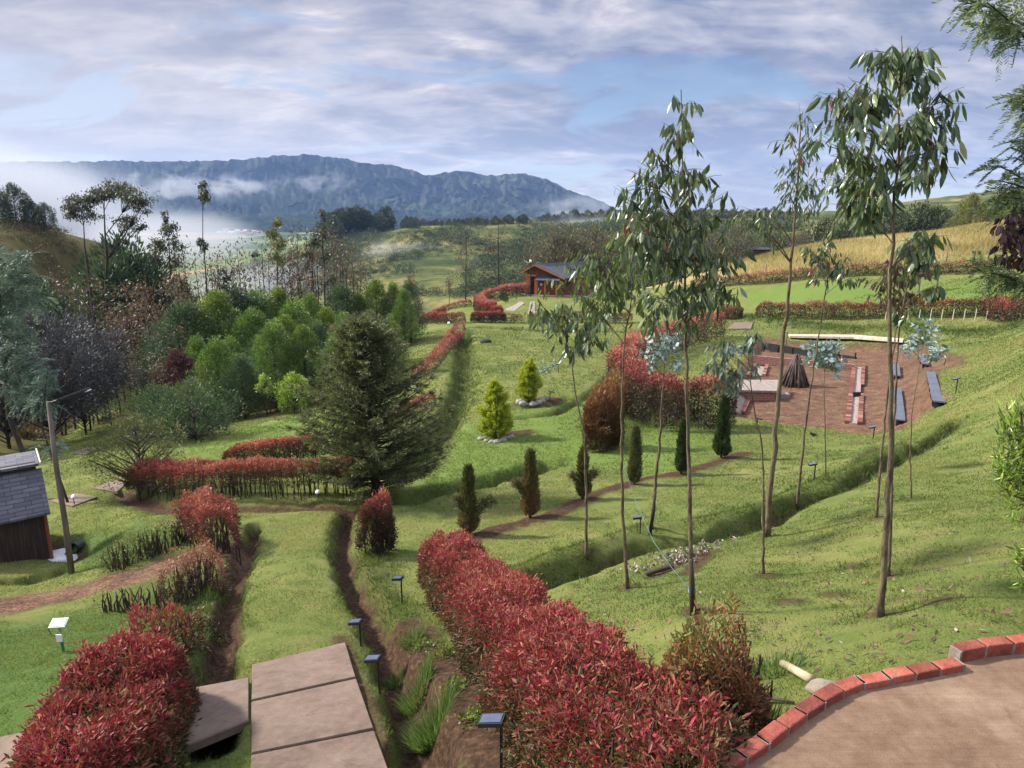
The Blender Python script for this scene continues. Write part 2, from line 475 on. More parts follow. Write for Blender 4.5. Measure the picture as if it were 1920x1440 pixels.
# ------------------------------------------------------------------ mesh building
class MB:
    def __init__(self):
        self.V = []; self.F = {}; self.n = 0; self.A = []

    def add(self, V, F, v=0.5):
        V = np.asarray(V, float).reshape(-1, 3)
        F = np.asarray(F, int)
        if F.ndim == 1:
            F = F[None]
        self.F.setdefault(F.shape[1], []).append(F + self.n)
        self.V.append(V)
        self.A.append(np.broadcast_to(np.asarray(v, float), (len(V),)))
        self.n += len(V)
        return self

    def faces(self, V, Fs, v=0.5):
        n0 = self.n
        V = np.asarray(V, float).reshape(-1, 3)
        self.V.append(V); self.A.append(np.full(len(V), v)); self.n += len(V)
        for f in Fs:
            self.F.setdefault(len(f), []).append(np.array([f]) + n0)
        return self

    def box(self, c, s, rz=0.0, v=0.5, M=None):
        """box centred on c with size s, turned about z"""
        q = np.array([(x, y, z) for z in (-.5, .5) for y in (-.5, .5) for x in (-.5, .5)]) * np.array(s)
        if M is not None:
            q = q @ np.asarray(M).T
        ca, sa = math.cos(rz), math.sin(rz)
        q = np.column_stack([q[:, 0] * ca - q[:, 1] * sa, q[:, 0] * sa + q[:, 1] * ca, q[:, 2]]) + np.asarray(c)
        return self.add(q, [(0, 2, 3, 1), (4, 5, 7, 6), (0, 1, 5, 4), (2, 6, 7, 3), (0, 4, 6, 2), (1, 3, 7, 5)], v)

    def bar(self, a, b, w, h=None, v=0.5):
        """rectangular bar from a to b"""
        a = np.asarray(a, float); b = np.asarray(b, float); h = h or w
        d = b - a; L = np.linalg.norm(d); d /= L
        up = np.array((0, 0, 1.0)) if abs(d[2]) < .9 else np.array((0, 1.0, 0))
        s = np.cross(d, up); s /= np.linalg.norm(s); t = np.cross(s, d)
        return self.box((a + b) / 2, (L, w, h), 0, v, np.column_stack([d, s, t]))

    def tube(self, P, R, k=7, v=0.5, cap=True):
        P = np.asarray(P, float); n = len(P)
        R = np.broadcast_to(np.asarray(R, float), (n,))
        T = np.gradient(P, axis=0); T /= (np.linalg.norm(T, axis=1, keepdims=True) + 1e-9)
        ref = np.array((1.0, 0, 0)) if abs(T[0][0]) < .8 else np.array((0, 1.0, 0))
        S = np.cross(T, ref); S /= (np.linalg.norm(S, axis=1, keepdims=True) + 1e-9)
        U = np.cross(T, S)
        an = np.arange(k) * 2 * math.pi / k
        V = P[:, None] + R[:, None, None] * (np.cos(an)[None, :, None] * S[:, None] + np.sin(an)[None, :, None] * U[:, None])
        i = np.arange(n - 1)[:, None] * k; j = np.arange(k)[None]; j2 = (j + 1) % k
        F = np.stack([i + j, i + j2, i + k + j2, i + k + j], -1).reshape(-1, 4)
        n0 = self.n
        self.add(V.reshape(-1, 3), F, v)
        if cap:
            self.F.setdefault(k, []).append(np.array([np.arange(k)[::-1]]) + n0)
            self.F.setdefault(k, []).append(np.array([np.arange(k)]) + n0 + (n - 1) * k)
        return self

    def build(self, name, mat, parent=None, smooth_=False, mats=None):
        me = bpy.data.meshes.new(name)
        V = np.concatenate(self.V) if self.V else np.zeros((0, 3))
        if parent is not None:
            V = V - np.array(parent.location)
        lv, ls, st = [], [], 0
        for k, Fl in self.F.items():
            F = np.concatenate(Fl)
            lv.append(F.ravel()); ls.append(st + np.arange(len(F)) * k); st += F.size
        lv = np.concatenate(lv).astype(np.int32); ls = np.concatenate(ls).astype(np.int32)
        me.vertices.add(len(V)); me.vertices.foreach_set('co', V.astype(np.float32).ravel())
        me.loops.add(len(lv)); me.loops.foreach_set('vertex_index', lv)
        me.polygons.add(len(ls)); me.polygons.foreach_set('loop_start', ls)
        me.update(calc_edges=True)
        at_ = me.attributes.new('v', 'FLOAT', 'POINT')
        at_.data.foreach_set('value', np.concatenate(self.A).astype(np.float32))
        me.polygons.foreach_set('use_smooth', np.full(len(ls), bool(smooth_)))
        me.materials.append(mat)
        o = bpy.data.objects.new(name, me)
        COL.objects.link(o)
        if parent is not None:
            o.parent = parent
        return o


def tag(o, label=None, cat=None, group=None, kind=None):
    if label: o['label'] = label
    if cat: o['category'] = cat
    if group: o['group'] = group
    if kind: o['kind'] = kind
    return o


def thing(name, label, cat, loc, group=None):
    o = bpy.data.objects.new(name, None)
    o.empty_display_size = .2
    o.location = tuple(float(c) for c in loc)
    COL.objects.link(o)
    return tag(o, label, cat, group)


def dup(root, loc, rz=0.0, s=1.0, label=None, group=None):
    r = root.copy(); COL.objects.link(r)
    r.location = tuple(float(c) for c in loc); r.rotation_euler = (0, 0, rz)
    r.scale = (s, s, s) if not isinstance(s, tuple) else s
    if label: r['label'] = label
    if group: r['group'] = group
    for ch in list(root.children):
        c = ch.copy(); COL.objects.link(c); c.parent = r
        for g in list(ch.children):
            d = g.copy(); COL.objects.link(d); d.parent = c
    return r


def unit(v):
    return v / (np.linalg.norm(v, axis=-1, keepdims=True) + 1e-9)


def rand_dir(n):
    return unit(RNG.normal(size=(n, 3)))


def leaves(mb, C, Dr, L, W, v, shape='quad', bend=0.0, nrm=None):
    """leaf-sized faces: base points C, directions Dr, lengths L, widths W"""
    C = np.asarray(C, float); n = len(C)
    Dr = unit(np.asarray(Dr, float))
    L = np.broadcast_to(np.asarray(L, float), (n,)); W = np.broadcast_to(np.asarray(W, float), (n,))
    v = np.broadcast_to(np.asarray(v, float), (n,))
    R = rand_dir(n) if nrm is None else unit(nrm)
    S = unit(np.cross(Dr, R)); Nn = np.cross(S, Dr)
    if shape == 'quad':
        T = np.array([(0, 0, 0), (.5, .5, .06), (1, 0, 0), (.5, -.5, .06)]); F = np.array([(0, 1, 2, 3)])
    elif shape == 'tri':
        T = np.array([(0, .5, 0), (0, -.5, 0), (1, 0, 0)]); F = np.array([(0, 1, 2)])
    elif shape == 'blade':
        T = np.array([(0, .5, 0), (0, -.5, 0), (.55, -.35, .0), (.55, .35, .0), (1, 0, 0)]); F = None
    else:   # lance: folded along the midrib and curved
        T = np.array([(0, 0, 0), (.22, .36, .10), (.30, 0, 0), (.22, -.36, .10), (.55, .5, .12), (.62, 0, 0), (.55, -.5, .12),
                      (.82, .28, .08), (.82, -.28, .08), (1, 0, 0)])
        F = None
    Tb = T.copy()
    zc = Tb[:, 2][None] * W[:, None] + bend * (Tb[:, 0] ** 2)[None] * L[:, None]
    V = C[:, None] + (Tb[:, 0][None] * L[:, None])[..., None] * Dr[:, None] + (Tb[:, 1][None] * W[:, None])[..., None] * S[:, None] + zc[..., None] * Nn[:, None]
    k = len(T); off = (np.arange(n) * k)[:, None, None]
    va = np.repeat(v, k)
    n0 = mb.n
    mb.V.append(V.reshape(-1, 3)); mb.A.append(va); mb.n += n * k
    if shape == 'blade':
        sets = [np.array([(0, 1, 2, 3)]), np.array([(3, 2, 4)])]
    elif F is not None:
        sets = [F]
    else:
        sets = [np.array([(0, 2, 1), (0, 3, 2), (5, 9, 7), (5, 8, 9)]), np.array([(1, 2, 5, 4), (2, 3, 6, 5)]), np.array([(4, 5, 7), (5, 6, 8)])]
    for f in sets:
        mb.F.setdefault(f.shape[1], []).append((f[None] + off).reshape(-1, f.shape[1]) + n0)
    return mb


# ------------------------------------------------------------------ materials
MATS = {}


def new_mat(name):
    m = bpy.data.materials.new(name)
    m.use_nodes = True
    nt = m.node_tree
    nt.nodes.clear()
    o = N(nt, 'ShaderNodeOutputMaterial')
    b = N(nt, 'ShaderNodeBsdfPrincipled')
    nt.links.new(b.outputs[0], o.inputs['Surface'])
    return m, nt, b, o


def leaf_mat(name, stops, rough=.5, trans=.3, spec=.3, gain=1.3):
    m, nt, b, o = new_mat(name)
    a = N(nt, 'ShaderNodeAttribute', attribute_name='v')
    r = ramp(nt, [(p_, tuple(min(c_ * gain, .9) for c_ in q_)) for p_, q_ in stops])
    nt.links.new(a.outputs['Fac'], r.inputs[0])
    nt.links.new(r.outputs[0], b.inputs['Base Color'])
    b.inputs['Roughness'].default_value = rough
    b.inputs['Specular IOR Level'].default_value = spec
    if trans > 0:
        t = N(nt, 'ShaderNodeBsdfTranslucent')
        br = mixc(nt, 1.0, r.outputs[0], (1.15, 1.2, .75), 'MULTIPLY')
        nt.links.new(br, t.inputs['Color'])
        mx = N(nt, 'ShaderNodeMixShader')
        mx.inputs[0].default_value = trans
        nt.links.new(b.outputs[0], mx.inputs[1]); nt.links.new(t.outputs[0], mx.inputs[2])
        nt.links.new(mx.outputs[0], o.inputs['Surface'])
    MATS[name] = m
    return m


def solid(name, stops, scale=8.0, rough=.8, bump=.3, bscale=None, spec=.3, stretch=(1, 1, 1), metal=0.0, detail=6, coord='Object', rot=0.0):
    m, nt, b, o = new_mat(name)
    tc = N(nt, 'ShaderNodeTexCoord')
    mp = N(nt, 'ShaderNodeMapping')
    mp.inputs['Scale'].default_value = stretch
    mp.inputs['Rotation'].default_value = (0, 0, rot)
    nt.links.new(tc.outputs[coord], mp.inputs['Vector'])
    n1 = noise(nt, mp.outputs[0], scale, detail, .6)
    r = ramp(nt, stops)
    nt.links.new(n1, r.inputs[0])
    nt.links.new(r.outputs[0], b.inputs['Base Color'])
    b.inputs['Roughness'].default_value = rough
    b.inputs['Specular IOR Level'].default_value = spec
    b.inputs['Metallic'].default_value = metal
    if bump:
        n2 = noise(nt, mp.outputs[0], bscale or scale * 3, 5, .6)
        bp = N(nt, 'ShaderNodeBump')
        bp.inputs['Strength'].default_value = bump
        bp.inputs['Distance'].default_value = .02
        nt.links.new(n2, bp.inputs['Height'])
        nt.links.new(bp.outputs[0], b.inputs['Normal'])
    MATS[name] = m
    return m

# ------------------------------------------------------------------ ground sheet
def grid_mesh(name, X, Y, Z, mat, attrs, smooth_=True):
    nr, nc = X.shape
    me = bpy.data.meshes.new(name)
    V = np.stack([X, Y, Z], -1).reshape(-1, 3).astype(np.float32)
    i = np.arange(nr - 1)[:, None] * nc; j = np.arange(nc - 1)[None]
    F = np.stack([i + j, i + j + 1, i + nc + j + 1, i + nc + j], -1).reshape(-1, 4).astype(np.int32)
    me.vertices.add(len(V)); me.vertices.foreach_set('co', V.ravel())
    me.loops.add(F.size); me.loops.foreach_set('vertex_index', F.ravel())
    me.polygons.add(len(F)); me.polygons.foreach_set('loop_start', np.arange(len(F), dtype=np.int32) * 4)
    me.update(calc_edges=True)
    me.polygons.foreach_set('use_smooth', np.full(len(F), smooth_))
    for k, a in attrs.items():
        t = me.attributes.new(k, 'FLOAT', 'POINT'); t.data.foreach_set('value', np.asarray(a, np.float32).ravel())
    me.materials.append(mat)
    o = bpy.data.objects.new(name, me); COL.objects.link(o)
    o['kind'] = 'structure'
    return o


def masks(x, y):
    soil = np.zeros(x.shape); rough = np.zeros(x.shape)
    wob = (fbm(x * 3.1, y * 3.1, 21, 3) - .44)
    for poly, w, a, s, r in FEAT:
        d, _ = seg_dist(x, y, poly)
        dd = d + wob * w * 1.4
        if s: soil = np.maximum(soil, s * smooth(1.15 * w, .55 * w, dd))
        if r: rough = np.maximum(rough, r * smooth(1.9 * w, .8 * w, dd))
    d, _ = seg_dist(x, y, np.vstack([PIT, PIT[:1]])); de = d
    pit = np.where(inside(x, y, PIT), smooth(-.05, .25, d + wob * .5), smooth(.2, 0, d + wob * .6))
    d, _ = seg_dist(x, y, MULCH)
    mul = smooth(.85, .45, d + wob * .9)
    d, s = seg_dist(x, y, FIELD_E)
    dry = np.where((x > 15) & (y > 30), np.where(s > 0, smooth(-.5, 1.5, d), 0), 0)
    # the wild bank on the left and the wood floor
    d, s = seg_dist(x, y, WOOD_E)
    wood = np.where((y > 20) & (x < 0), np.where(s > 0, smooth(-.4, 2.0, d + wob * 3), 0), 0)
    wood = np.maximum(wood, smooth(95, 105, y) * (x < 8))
    soil = np.maximum(soil, .62 * mul)
    soil = np.maximum(soil, .85 * smooth(.55, .15, np.abs(de) + wob * .5) * smooth(29, 31, y))
    lush = np.zeros(x.shape)
    deep = np.zeros(x.shape)
    for q_, poly in enumerate(LUSH):
        d, _ = seg_dist(x, y, np.vstack([poly, poly[:1]]))
        sc = .04 * np.hypot(*np.ptp(poly, 0)) + .3
        w_ = np.where(inside(x, y, poly), smooth(-sc, sc, d + wob), smooth(sc, -sc, d + wob))
        if q_ in (0, 4): deep = np.maximum(deep, w_)
        else: lush = np.maximum(lush, w_)
    return soil, rough, np.maximum(pit, mul), dry, wood, lush, deep


m, nt, b, o = new_mat('ground')
tcn = N(nt, 'ShaderNodeNewGeometry')
PV = tcn.outputs['Position']


def attr(nt, n):
    return N(nt, 'ShaderNodeAttribute', attribute_name=n).outputs['Fac']


def ground_colors(nt, PV):
    n1 = noise(nt, PV, .35, 4, .6); n2 = noise(nt, PV, 1.9, 5, .65); n3 = noise(nt, PV, 38, 4, .7)
    mixn = math_n(nt, 'ADD', math_n(nt, 'MULTIPLY', n1, .5), math_n(nt, 'MULTIPLY', n2, .5))
    g = ramp(nt, [(.30, (.058, .084, .022)), (.44, (.092, .118, .030)), (.56, (.135, .148, .042)), (.70, (.19, .175, .066))])
    nt.links.new(mixn, g.inputs[0])
    v = ramp(nt, [(.25, .62), (.75, 1.38)])
    nt.links.new(n3, v.inputs[0])
    return mixc(nt, 1.0, g.outputs[0], v.outputs[0], 'MULTIPLY'), n1, n2, n3


gcol, n1, n2, n3 = ground_colors(nt, PV)
n4 = noise(nt, PV, 14, 6, .7)
bald = ramp(nt, [(.53, 0.0), (.67, .55)])
nt.links.new(math_n(nt, 'ADD', math_n(nt, 'MULTIPLY', n2, .6), math_n(nt, 'MULTIPLY', n4, .4)), bald.inputs[0])
gcol = mixc(nt, bald.outputs[0], gcol, (.115, .085, .042))
lu = ramp(nt, [(.3, (.052, .092, .017)), (.5, (.092, .145, .028)), (.7, (.140, .188, .042))]); nt.links.new(n4, lu.inputs[0])
gcol = mixc(nt, math_n(nt, 'MULTIPLY', attr(nt, 'lush'), .85), gcol, lu.outputs[0])
de_ = ramp(nt, [(.3, (.028, .056, .012)), (.5, (.048, .086, .019)), (.7, (.078, .116, .028))]); nt.links.new(n4, de_.inputs[0])
gcol = mixc(nt, math_n(nt, 'MULTIPLY', attr(nt, 'deep'), .9), gcol, de_.outputs[0])
rg = ramp(nt, [(.3, (.022, .036, .010)), (.5, (.050, .068, .016)), (.7, (.105, .095, .030))])
nt.links.new(n4, rg.inputs[0])
gcol = mixc(nt, math_n(nt, 'MULTIPLY', attr(nt, 'rough'), .8), gcol, rg.outputs[0])
dry = ramp(nt, [(.28, (.14, .125, .045)), (.5, (.23, .19, .075)), (.72, (.32, .27, .12))])
nt.links.new(math_n(nt, 'ADD', math_n(nt, 'MULTIPLY', n2, .35), math_n(nt, 'MULTIPLY', n4, .65)), dry.inputs[0])
gcol = mixc(nt, attr(nt, 'dry'), gcol, dry.outputs[0])
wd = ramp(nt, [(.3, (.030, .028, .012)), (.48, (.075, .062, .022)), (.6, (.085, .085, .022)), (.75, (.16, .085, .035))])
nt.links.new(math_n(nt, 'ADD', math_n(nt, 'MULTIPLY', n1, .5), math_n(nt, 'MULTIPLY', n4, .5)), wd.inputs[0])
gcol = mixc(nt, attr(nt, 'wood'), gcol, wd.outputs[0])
so = ramp(nt, [(.3, (.018, .011, .007)), (.5, (.048, .028, .017)), (.66, (.10, .058, .036)), (.8, (.15, .10, .06))])
nt.links.new(n4, so.inputs[0])
gcol = mixc(nt, attr(nt, 'soil'), gcol, so.outputs[0])
vor = N(nt, 'ShaderNodeTexVoronoi')
vor.inputs['Scale'].default_value = 34
nt.links.new(PV, vor.inputs['Vector'])
mu = ramp(nt, [(.2, (.028, .015, .010)), (.38, (.062, .034, .022)), (.52, (.108, .062, .040)), (.68, (.18, .108, .064)), (.85, (.28, .20, .13))])
sepv = N(nt, 'ShaderNodeSeparateColor')
nt.links.new(vor.outputs['Color'], sepv.inputs[0])
muf = math_n(nt, 'ADD', math_n(nt, 'MULTIPLY', sepv.outputs[0], .34), math_n(nt, 'ADD', math_n(nt, 'MULTIPLY', n2, .62), math_n(nt, 'MULTIPLY', n4, .42)))
muf = math_n(nt, 'SUBTRACT', muf, .18)
nt.links.new(muf, mu.inputs[0])
gcol = mixc(nt, attr(nt, 'mulch'), gcol, mu.outputs[0])
nt.links.new(gcol, b.inputs['Base Color'])
b.inputs['Roughness'].default_value = .95
b.inputs['Specular IOR Level'].default_value = .08
bp = N(nt, 'ShaderNodeBump')
bp.inputs['Strength'].default_value = .7
bp.inputs['Distance'].default_value = .035
nt.links.new(math_n(nt, 'ADD', n3, n4), bp.inputs['Height'])
nt.links.new(bp.outputs[0], b.inputs['Normal'])
MATS['ground'] = m

NC, NR = 470, 600
uu = np.linspace(-1.25, 1.15, NC)
ww = np.linspace(math.log(1.8), math.log(145.0), NR)
YY = np.exp(ww)[:, None] - 3.0 + 0 * uu[None]
XX = uu[None] * (YY + 3.0)
ZZ = H(XX, YY)
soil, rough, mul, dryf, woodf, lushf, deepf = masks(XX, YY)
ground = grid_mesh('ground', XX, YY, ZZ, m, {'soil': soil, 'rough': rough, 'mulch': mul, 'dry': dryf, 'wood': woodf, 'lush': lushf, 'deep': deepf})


def bil(A, x, y):
    u = np.clip((x / (y + 3.0) - uu[0]) / (uu[1] - uu[0]), 0, NC - 1.001)
    w = np.clip((np.log(y + 3.0) - ww[0]) / (ww[1] - ww[0]), 0, NR - 1.001)
    i = u.astype(int); j = w.astype(int); fu = u - i; fw = w - j
    return (A[j, i] * (1 - fu) + A[j, i + 1] * fu) * (1 - fw) + (A[j + 1, i] * (1 - fu) + A[j + 1, i + 1] * fu) * fw


# ------------------------------------------------------------------ valley and the hill across it
HILL = [  # image x, image y, metres ahead
    (900, 545, 190), (760, 560, 200), (640, 580, 210), (1000, 530, 190), (1150, 520, 190), (1350, 500, 200), (1600, 480, 200), (1900, 470, 200),
    (900, 490, 290), (700, 510, 280), (1100, 470, 290), (1350, 450, 300),
    (1000, 418, 470), (880, 421, 480), (760, 430, 470), (1100, 412, 490), (1200, 405, 500), (1350, 400, 520), (1500, 400, 520),
    (680, 440, 450), (610, 452, 430), (540, 478, 410), (470, 520, 400), (560, 530, 300), (620, 505, 330), (400, 560, 380),
    (1640, 398, 600), (1760, 386, 640), (1900, 366, 660), (2100, 355, 680),
]
HILL_H = [  # column, metres ahead, metres below the eye
    (450, 150, 42), (700, 150, 34), (950, 140, 26), (1200, 140, 25), (1500, 140, 22), (1800, 140, 20), (2200, 140, 18), (200, 150, 42), (-200, 150, 42),
    (450, 300, 44), (200, 400, 44), (-100, 400, 44), (300, 700, 43), (500, 700, 43), (100, 700, 43), (-300, 700, 43),
    (700, 620, 41), (900, 650, 38), (1100, 700, 30), (1300, 760, 20), (1500, 800, 10), (1800, 900, 0), (2200, 900, -20),
    (0, 1200, 42), (300, 1200, 42), (600, 1200, 42), (900, 1200, 42), (1200, 1200, 38), (1600, 1300, 25), (2000, 1300, 15),
    (0, 1900, 42), (400, 1900, 42), (800, 1900, 42), (1200, 1900, 42), (1700, 1900, 40), (2300, 1900, 40), (-400, 1500, 42), (-400, 1900, 42),
]
_p = [tuple(at(*q)) for q in HILL] + [((px - 960) / FPX * D, D, CZ - dr) for px, D, dr in HILL_H]
hill_b = TPS(_p, 0.002)


def HH(x, y):
    x = np.asarray(x, float); y = np.asarray(y, float)
    one = x.ndim == 0
    if one: x = x[None]; y = y[None]
    z = hill_b(x, y)
    up = np.clip((z + 32) / 25, 0, 1)
    z = z + (fbm(x / 45, y / 45, 31, 4) - .47) * 7 * up + (fbm(x / 9, y / 9, 33, 3) - .44) * 1.2 * up
    return float(z[0]) if one else z


def GH(px, py, d0=130, d1=1800):
    p = cast(HH, px, py, d0, d1, 900)
    return np.array((p[0], p[1], HH(p[0], p[1])))


m, nt, b, o = new_mat('far_hill')
PV = N(nt, 'ShaderNodeNewGeometry').outputs['Position']
h1 = noise(nt, PV, .012, 6, .62, .4); h2 = noise(nt, PV, .06, 6, .68, .3); h3 = noise(nt, PV, .35, 5, .7)
mpn = N(nt, 'ShaderNodeMapping'); mpn.inputs['Scale'].default_value = (.006, .02, .28)
nt.links.new(PV, mpn.inputs['Vector'])
h4 = noise(nt, mpn.outputs[0], 1.0, 5, .6, .6)
sm = math_n(nt, 'ADD', math_n(nt, 'ADD', math_n(nt, 'MULTIPLY', h1, .30), math_n(nt, 'MULTIPLY', h2, .30)), math_n(nt, 'ADD', math_n(nt, 'MULTIPLY', h4, .25), math_n(nt, 'MULTIPLY', h3, .15)))
hr = ramp(nt, [(.38, (.020, .031, .016)), (.46, (.046, .060, .024)), (.51, (.088, .094, .036)), (.56, (.165, .145, .058)), (.66, (.23, .185, .08))])
nt.links.new(sm, hr.inputs[0])
# meadows and ploughed plots on the valley floor
vf = N(nt, 'ShaderNodeTexVoronoi'); vf.inputs['Scale'].default_value = .012
mpv = N(nt, 'ShaderNodeMapping'); mpv.inputs['Scale'].default_value = (1, .55, 0); mpv.inputs['Rotation'].default_value = (0, 0, .5)
nt.links.new(PV, mpv.inputs['Vector']); nt.links.new(mpv.outputs[0], vf.inputs['Vector'])
sp = N(nt, 'ShaderNodeSeparateColor'); nt.links.new(vf.outputs['Color'], sp.inputs[0])
fr = ramp(nt, [(.0, (.07, .10, .04)), (.3, (.11, .14, .055)), (.55, (.16, .175, .075)), (.72, (.05, .075, .035)), (.86, (.27, .19, .10))], 'CONSTANT')
nt.links.new(sp.outputs[0], fr.inputs[0])
hc = mixc(nt, attr(nt, 'flat'), hr.outputs[0], fr.outputs[0])
nt.links.new(hc, b.inputs['Base Color'])
b.inputs['Roughness'].default_value = 1.0
b.inputs['Specular IOR Level'].default_value = 0.0
MATS['far_hill'] = m
u2 = np.linspace(-1.5, 1.5, 330)
y2 = np.exp(np.linspace(math.log(138), math.log(1900), 300))
Y2 = y2[:, None] + 0 * u2[None]; X2 = u2[None] * Y2
Z2 = HH(X2, Y2)
flat = smooth(-24, -30, Z2) * (Y2 > 250)
hill = grid_mesh('hill', X2, Y2, Z2, m, {'flat': flat})

# ------------------------------------------------------------------ the ridge beyond
CREST = [(-400, 318), (-100, 312), (60, 304), (110, 303), (180, 304), (240, 301), (300, 303), (360, 302), (420, 302), (460, 299), (500, 297), (535, 292), (560, 290),
         (590, 289), (615, 292), (640, 296), (662, 296), (672, 302), (700, 306), (715, 308), (742, 308), (765, 317), (785, 321), (800, 328), (822, 328), (842, 322),
         (862, 321), (885, 322), (905, 327), (935, 329), (962, 325), (990, 328), (1020, 336), (1045, 347), (1060, 355), (1085, 365), (1100, 370), (1125, 380), (1150, 391),
         (1180, 404), (1300, 425), (1600, 440), (2600, 450)]
cpx = np.array([c[0] for c in CREST], float); cpy = np.array([c[1] for c in CREST], float)
nu, ns = 620, 210
pxs = np.linspace(-300, 1700, nu)
cre = np.interp(pxs, cpx, cpy)
ss = np.linspace(0, 1.25, ns)
D0, D1 = 1750.0, 2900.0
U = (pxs - 960) / FPX
prof_s = [0, .10, .25, .42, .55, .66, .74, .84, 1.0]
prof_y = [0, .04, .12, .24, .40, .52, .60, .78, 1.0]
MX = np.empty((ns, nu)); MY = np.empty((ns, nu)); MZ = np.empty((ns, nu))
rug = np.zeros((ns, nu))
for i, s in enumerate(ss):
    D = D0 + (D1 - D0) * s
    f = np.interp(min(s, 1), prof_s, prof_y)
    yb = 424.0
    yy = yb + (np.minimum(cre, 446) - yb) * f
    v = (yy - 720) / FPX
    r = (math.sin(TH) + v * math.cos(TH)) / (math.cos(TH) - v * math.sin(TH))
    wp_ = pxs + 40 * (vnoise(pxs / 50.0, np.full(nu, s * 6.0), 58) - .5)
    gl = np.abs(vnoise(wp_ / 30.0 + 3 * s, np.full(nu, s * 3.0), 51) - .5) * 2
    gs = np.abs(vnoise(wp_ / 11.0, np.full(nu, s * 5.0), 52) - .5) * 2
    big = fbm(pxs / 120.0, np.full(nu, s * 4.0), 53, 3) - .44
    # gullies cut back into the face (depth), stronger on the cliffs; ribs stand out
    cut = (gl * 1.2 + gs * .8 + .5 * np.abs(vnoise(pxs / 4.0, np.full(nu, s * 9.0), 59) - .5) * 2) * (170 * smooth(.12, .7, s) * smooth(1.06, .95, s)) + big * 150 * smooth(0, .3, s) * smooth(1.02, .8, s)
    z = CZ - r * D
    if s > 1:
        z = z - (s - 1) ** 1.0 * 900
    Dd = D + cut
    MX[i] = U * Dd; MY[i] = Dd; MZ[i] = CZ + (z - CZ) * (Dd / D if s <= 1 else 1) - (1 - np.minimum(1, s * 30)) * 40
    MZ[i] += (fbm(pxs / 14.0, np.full(nu, s * 30.0), 57, 4) - .47) * 26 * smooth(.02, .2, s) * (1 - .75 * smooth(.9, 1, s))
    MZ[i] += smooth(.85, 1, s) * ((vnoise(pxs / 5.0, np.zeros(nu), 63) - .5) * 5 + (np.abs(vnoise(pxs / 16.0, np.zeros(nu), 64) - .5) - .25) * -12)
mountain_bench = np.zeros((ns, nu))
m, nt, b, o = new_mat('mountain')
gm = N(nt, 'ShaderNodeNewGeometry'); PV = gm.outputs['Position']
k1 = noise(nt, PV, .004, 7, .62, .3); k2 = noise(nt, PV, .03, 6, .7)
mz = N(nt, 'ShaderNodeMapping'); mz.inputs['Scale'].default_value = (.03, .03, .005); nt.links.new(PV, mz.inputs['Vector'])
k3 = noise(nt, mz.outputs[0], 1.0, 6, .65)
mr = ramp(nt, [(.38, (.006, .009, .008)), (.50, (.013, .019, .014)), (.59, (.034, .044, .022)), (.66, (.11, .12, .05)), (.72, (.22, .20, .09))])
nt.links.new(math_n(nt, 'ADD', math_n(nt, 'MULTIPLY', k1, .6), math_n(nt, 'MULTIPLY', k2, .4)), mr.inputs[0])
rk = ramp(nt, [(.35, (.016, .019, .017)), (.52, (.045, .045, .040)), (.70, (.11, .10, .09))])
nt.links.new(k3, rk.inputs[0])
sn = N(nt, 'ShaderNodeSeparateXYZ'); nt.links.new(gm.outputs['True Normal'], sn.inputs[0])
steep = ramp(nt, [(.55, 1.0), (.80, 0.0)]); nt.links.new(sn.outputs['Z'], steep.inputs[0])
mc = mixc(nt, math_n(nt, 'MULTIPLY', steep.outputs[0], .55), mr.outputs[0], rk.outputs[0])
nt.links.new(mc, b.inputs['Base Color'])
b.inputs['Roughness'].default_value = 1.0; b.inputs['Specular IOR Level'].default_value = 0
MATS['mountain'] = m
mountain = grid_mesh('mountain', MX, MY, MZ, m, {})

m = solid('plain', [(.4, (.05, .08, .03)), (.6, (.11, .12, .05))], .01, 1.0, 0, spec=0)
pb = MB(); pb.add([(-9000, -1500, -48), (9000, -1500, -48), (9000, 9000, -48), (-9000, 9000, -48)], [(0, 1, 2, 3)])
tag(pb.build('land', m), kind='structure')

# ------------------------------------------------------------------ air: haze over everything, mist in the valley
def vol_mat(name, color, density, aniso=.2):
    m = bpy.data.materials.new(name); m.use_nodes = True
    nt = m.node_tree; nt.nodes.clear()
    o = N(nt, 'ShaderNodeOutputMaterial'); p = N(nt, 'ShaderNodeVolumePrincipled')
    p.inputs['Color'].default_value = (*color, 1)
    p.inputs['Density'].default_value = density
    p.inputs['Anisotropy'].default_value = aniso
    nt.links.new(p.outputs[0], o.inputs['Volume'])
    return m, nt, p


hm, _, _ = vol_mat('haze', (.34, .55, 1.0), 0.85e-4, .1)
hb = MB(); hb.box((0, 1700, (320 - 50) / 2), (8000, 4600, 370))
tag(hb.build('haze', hm), kind='stuff')


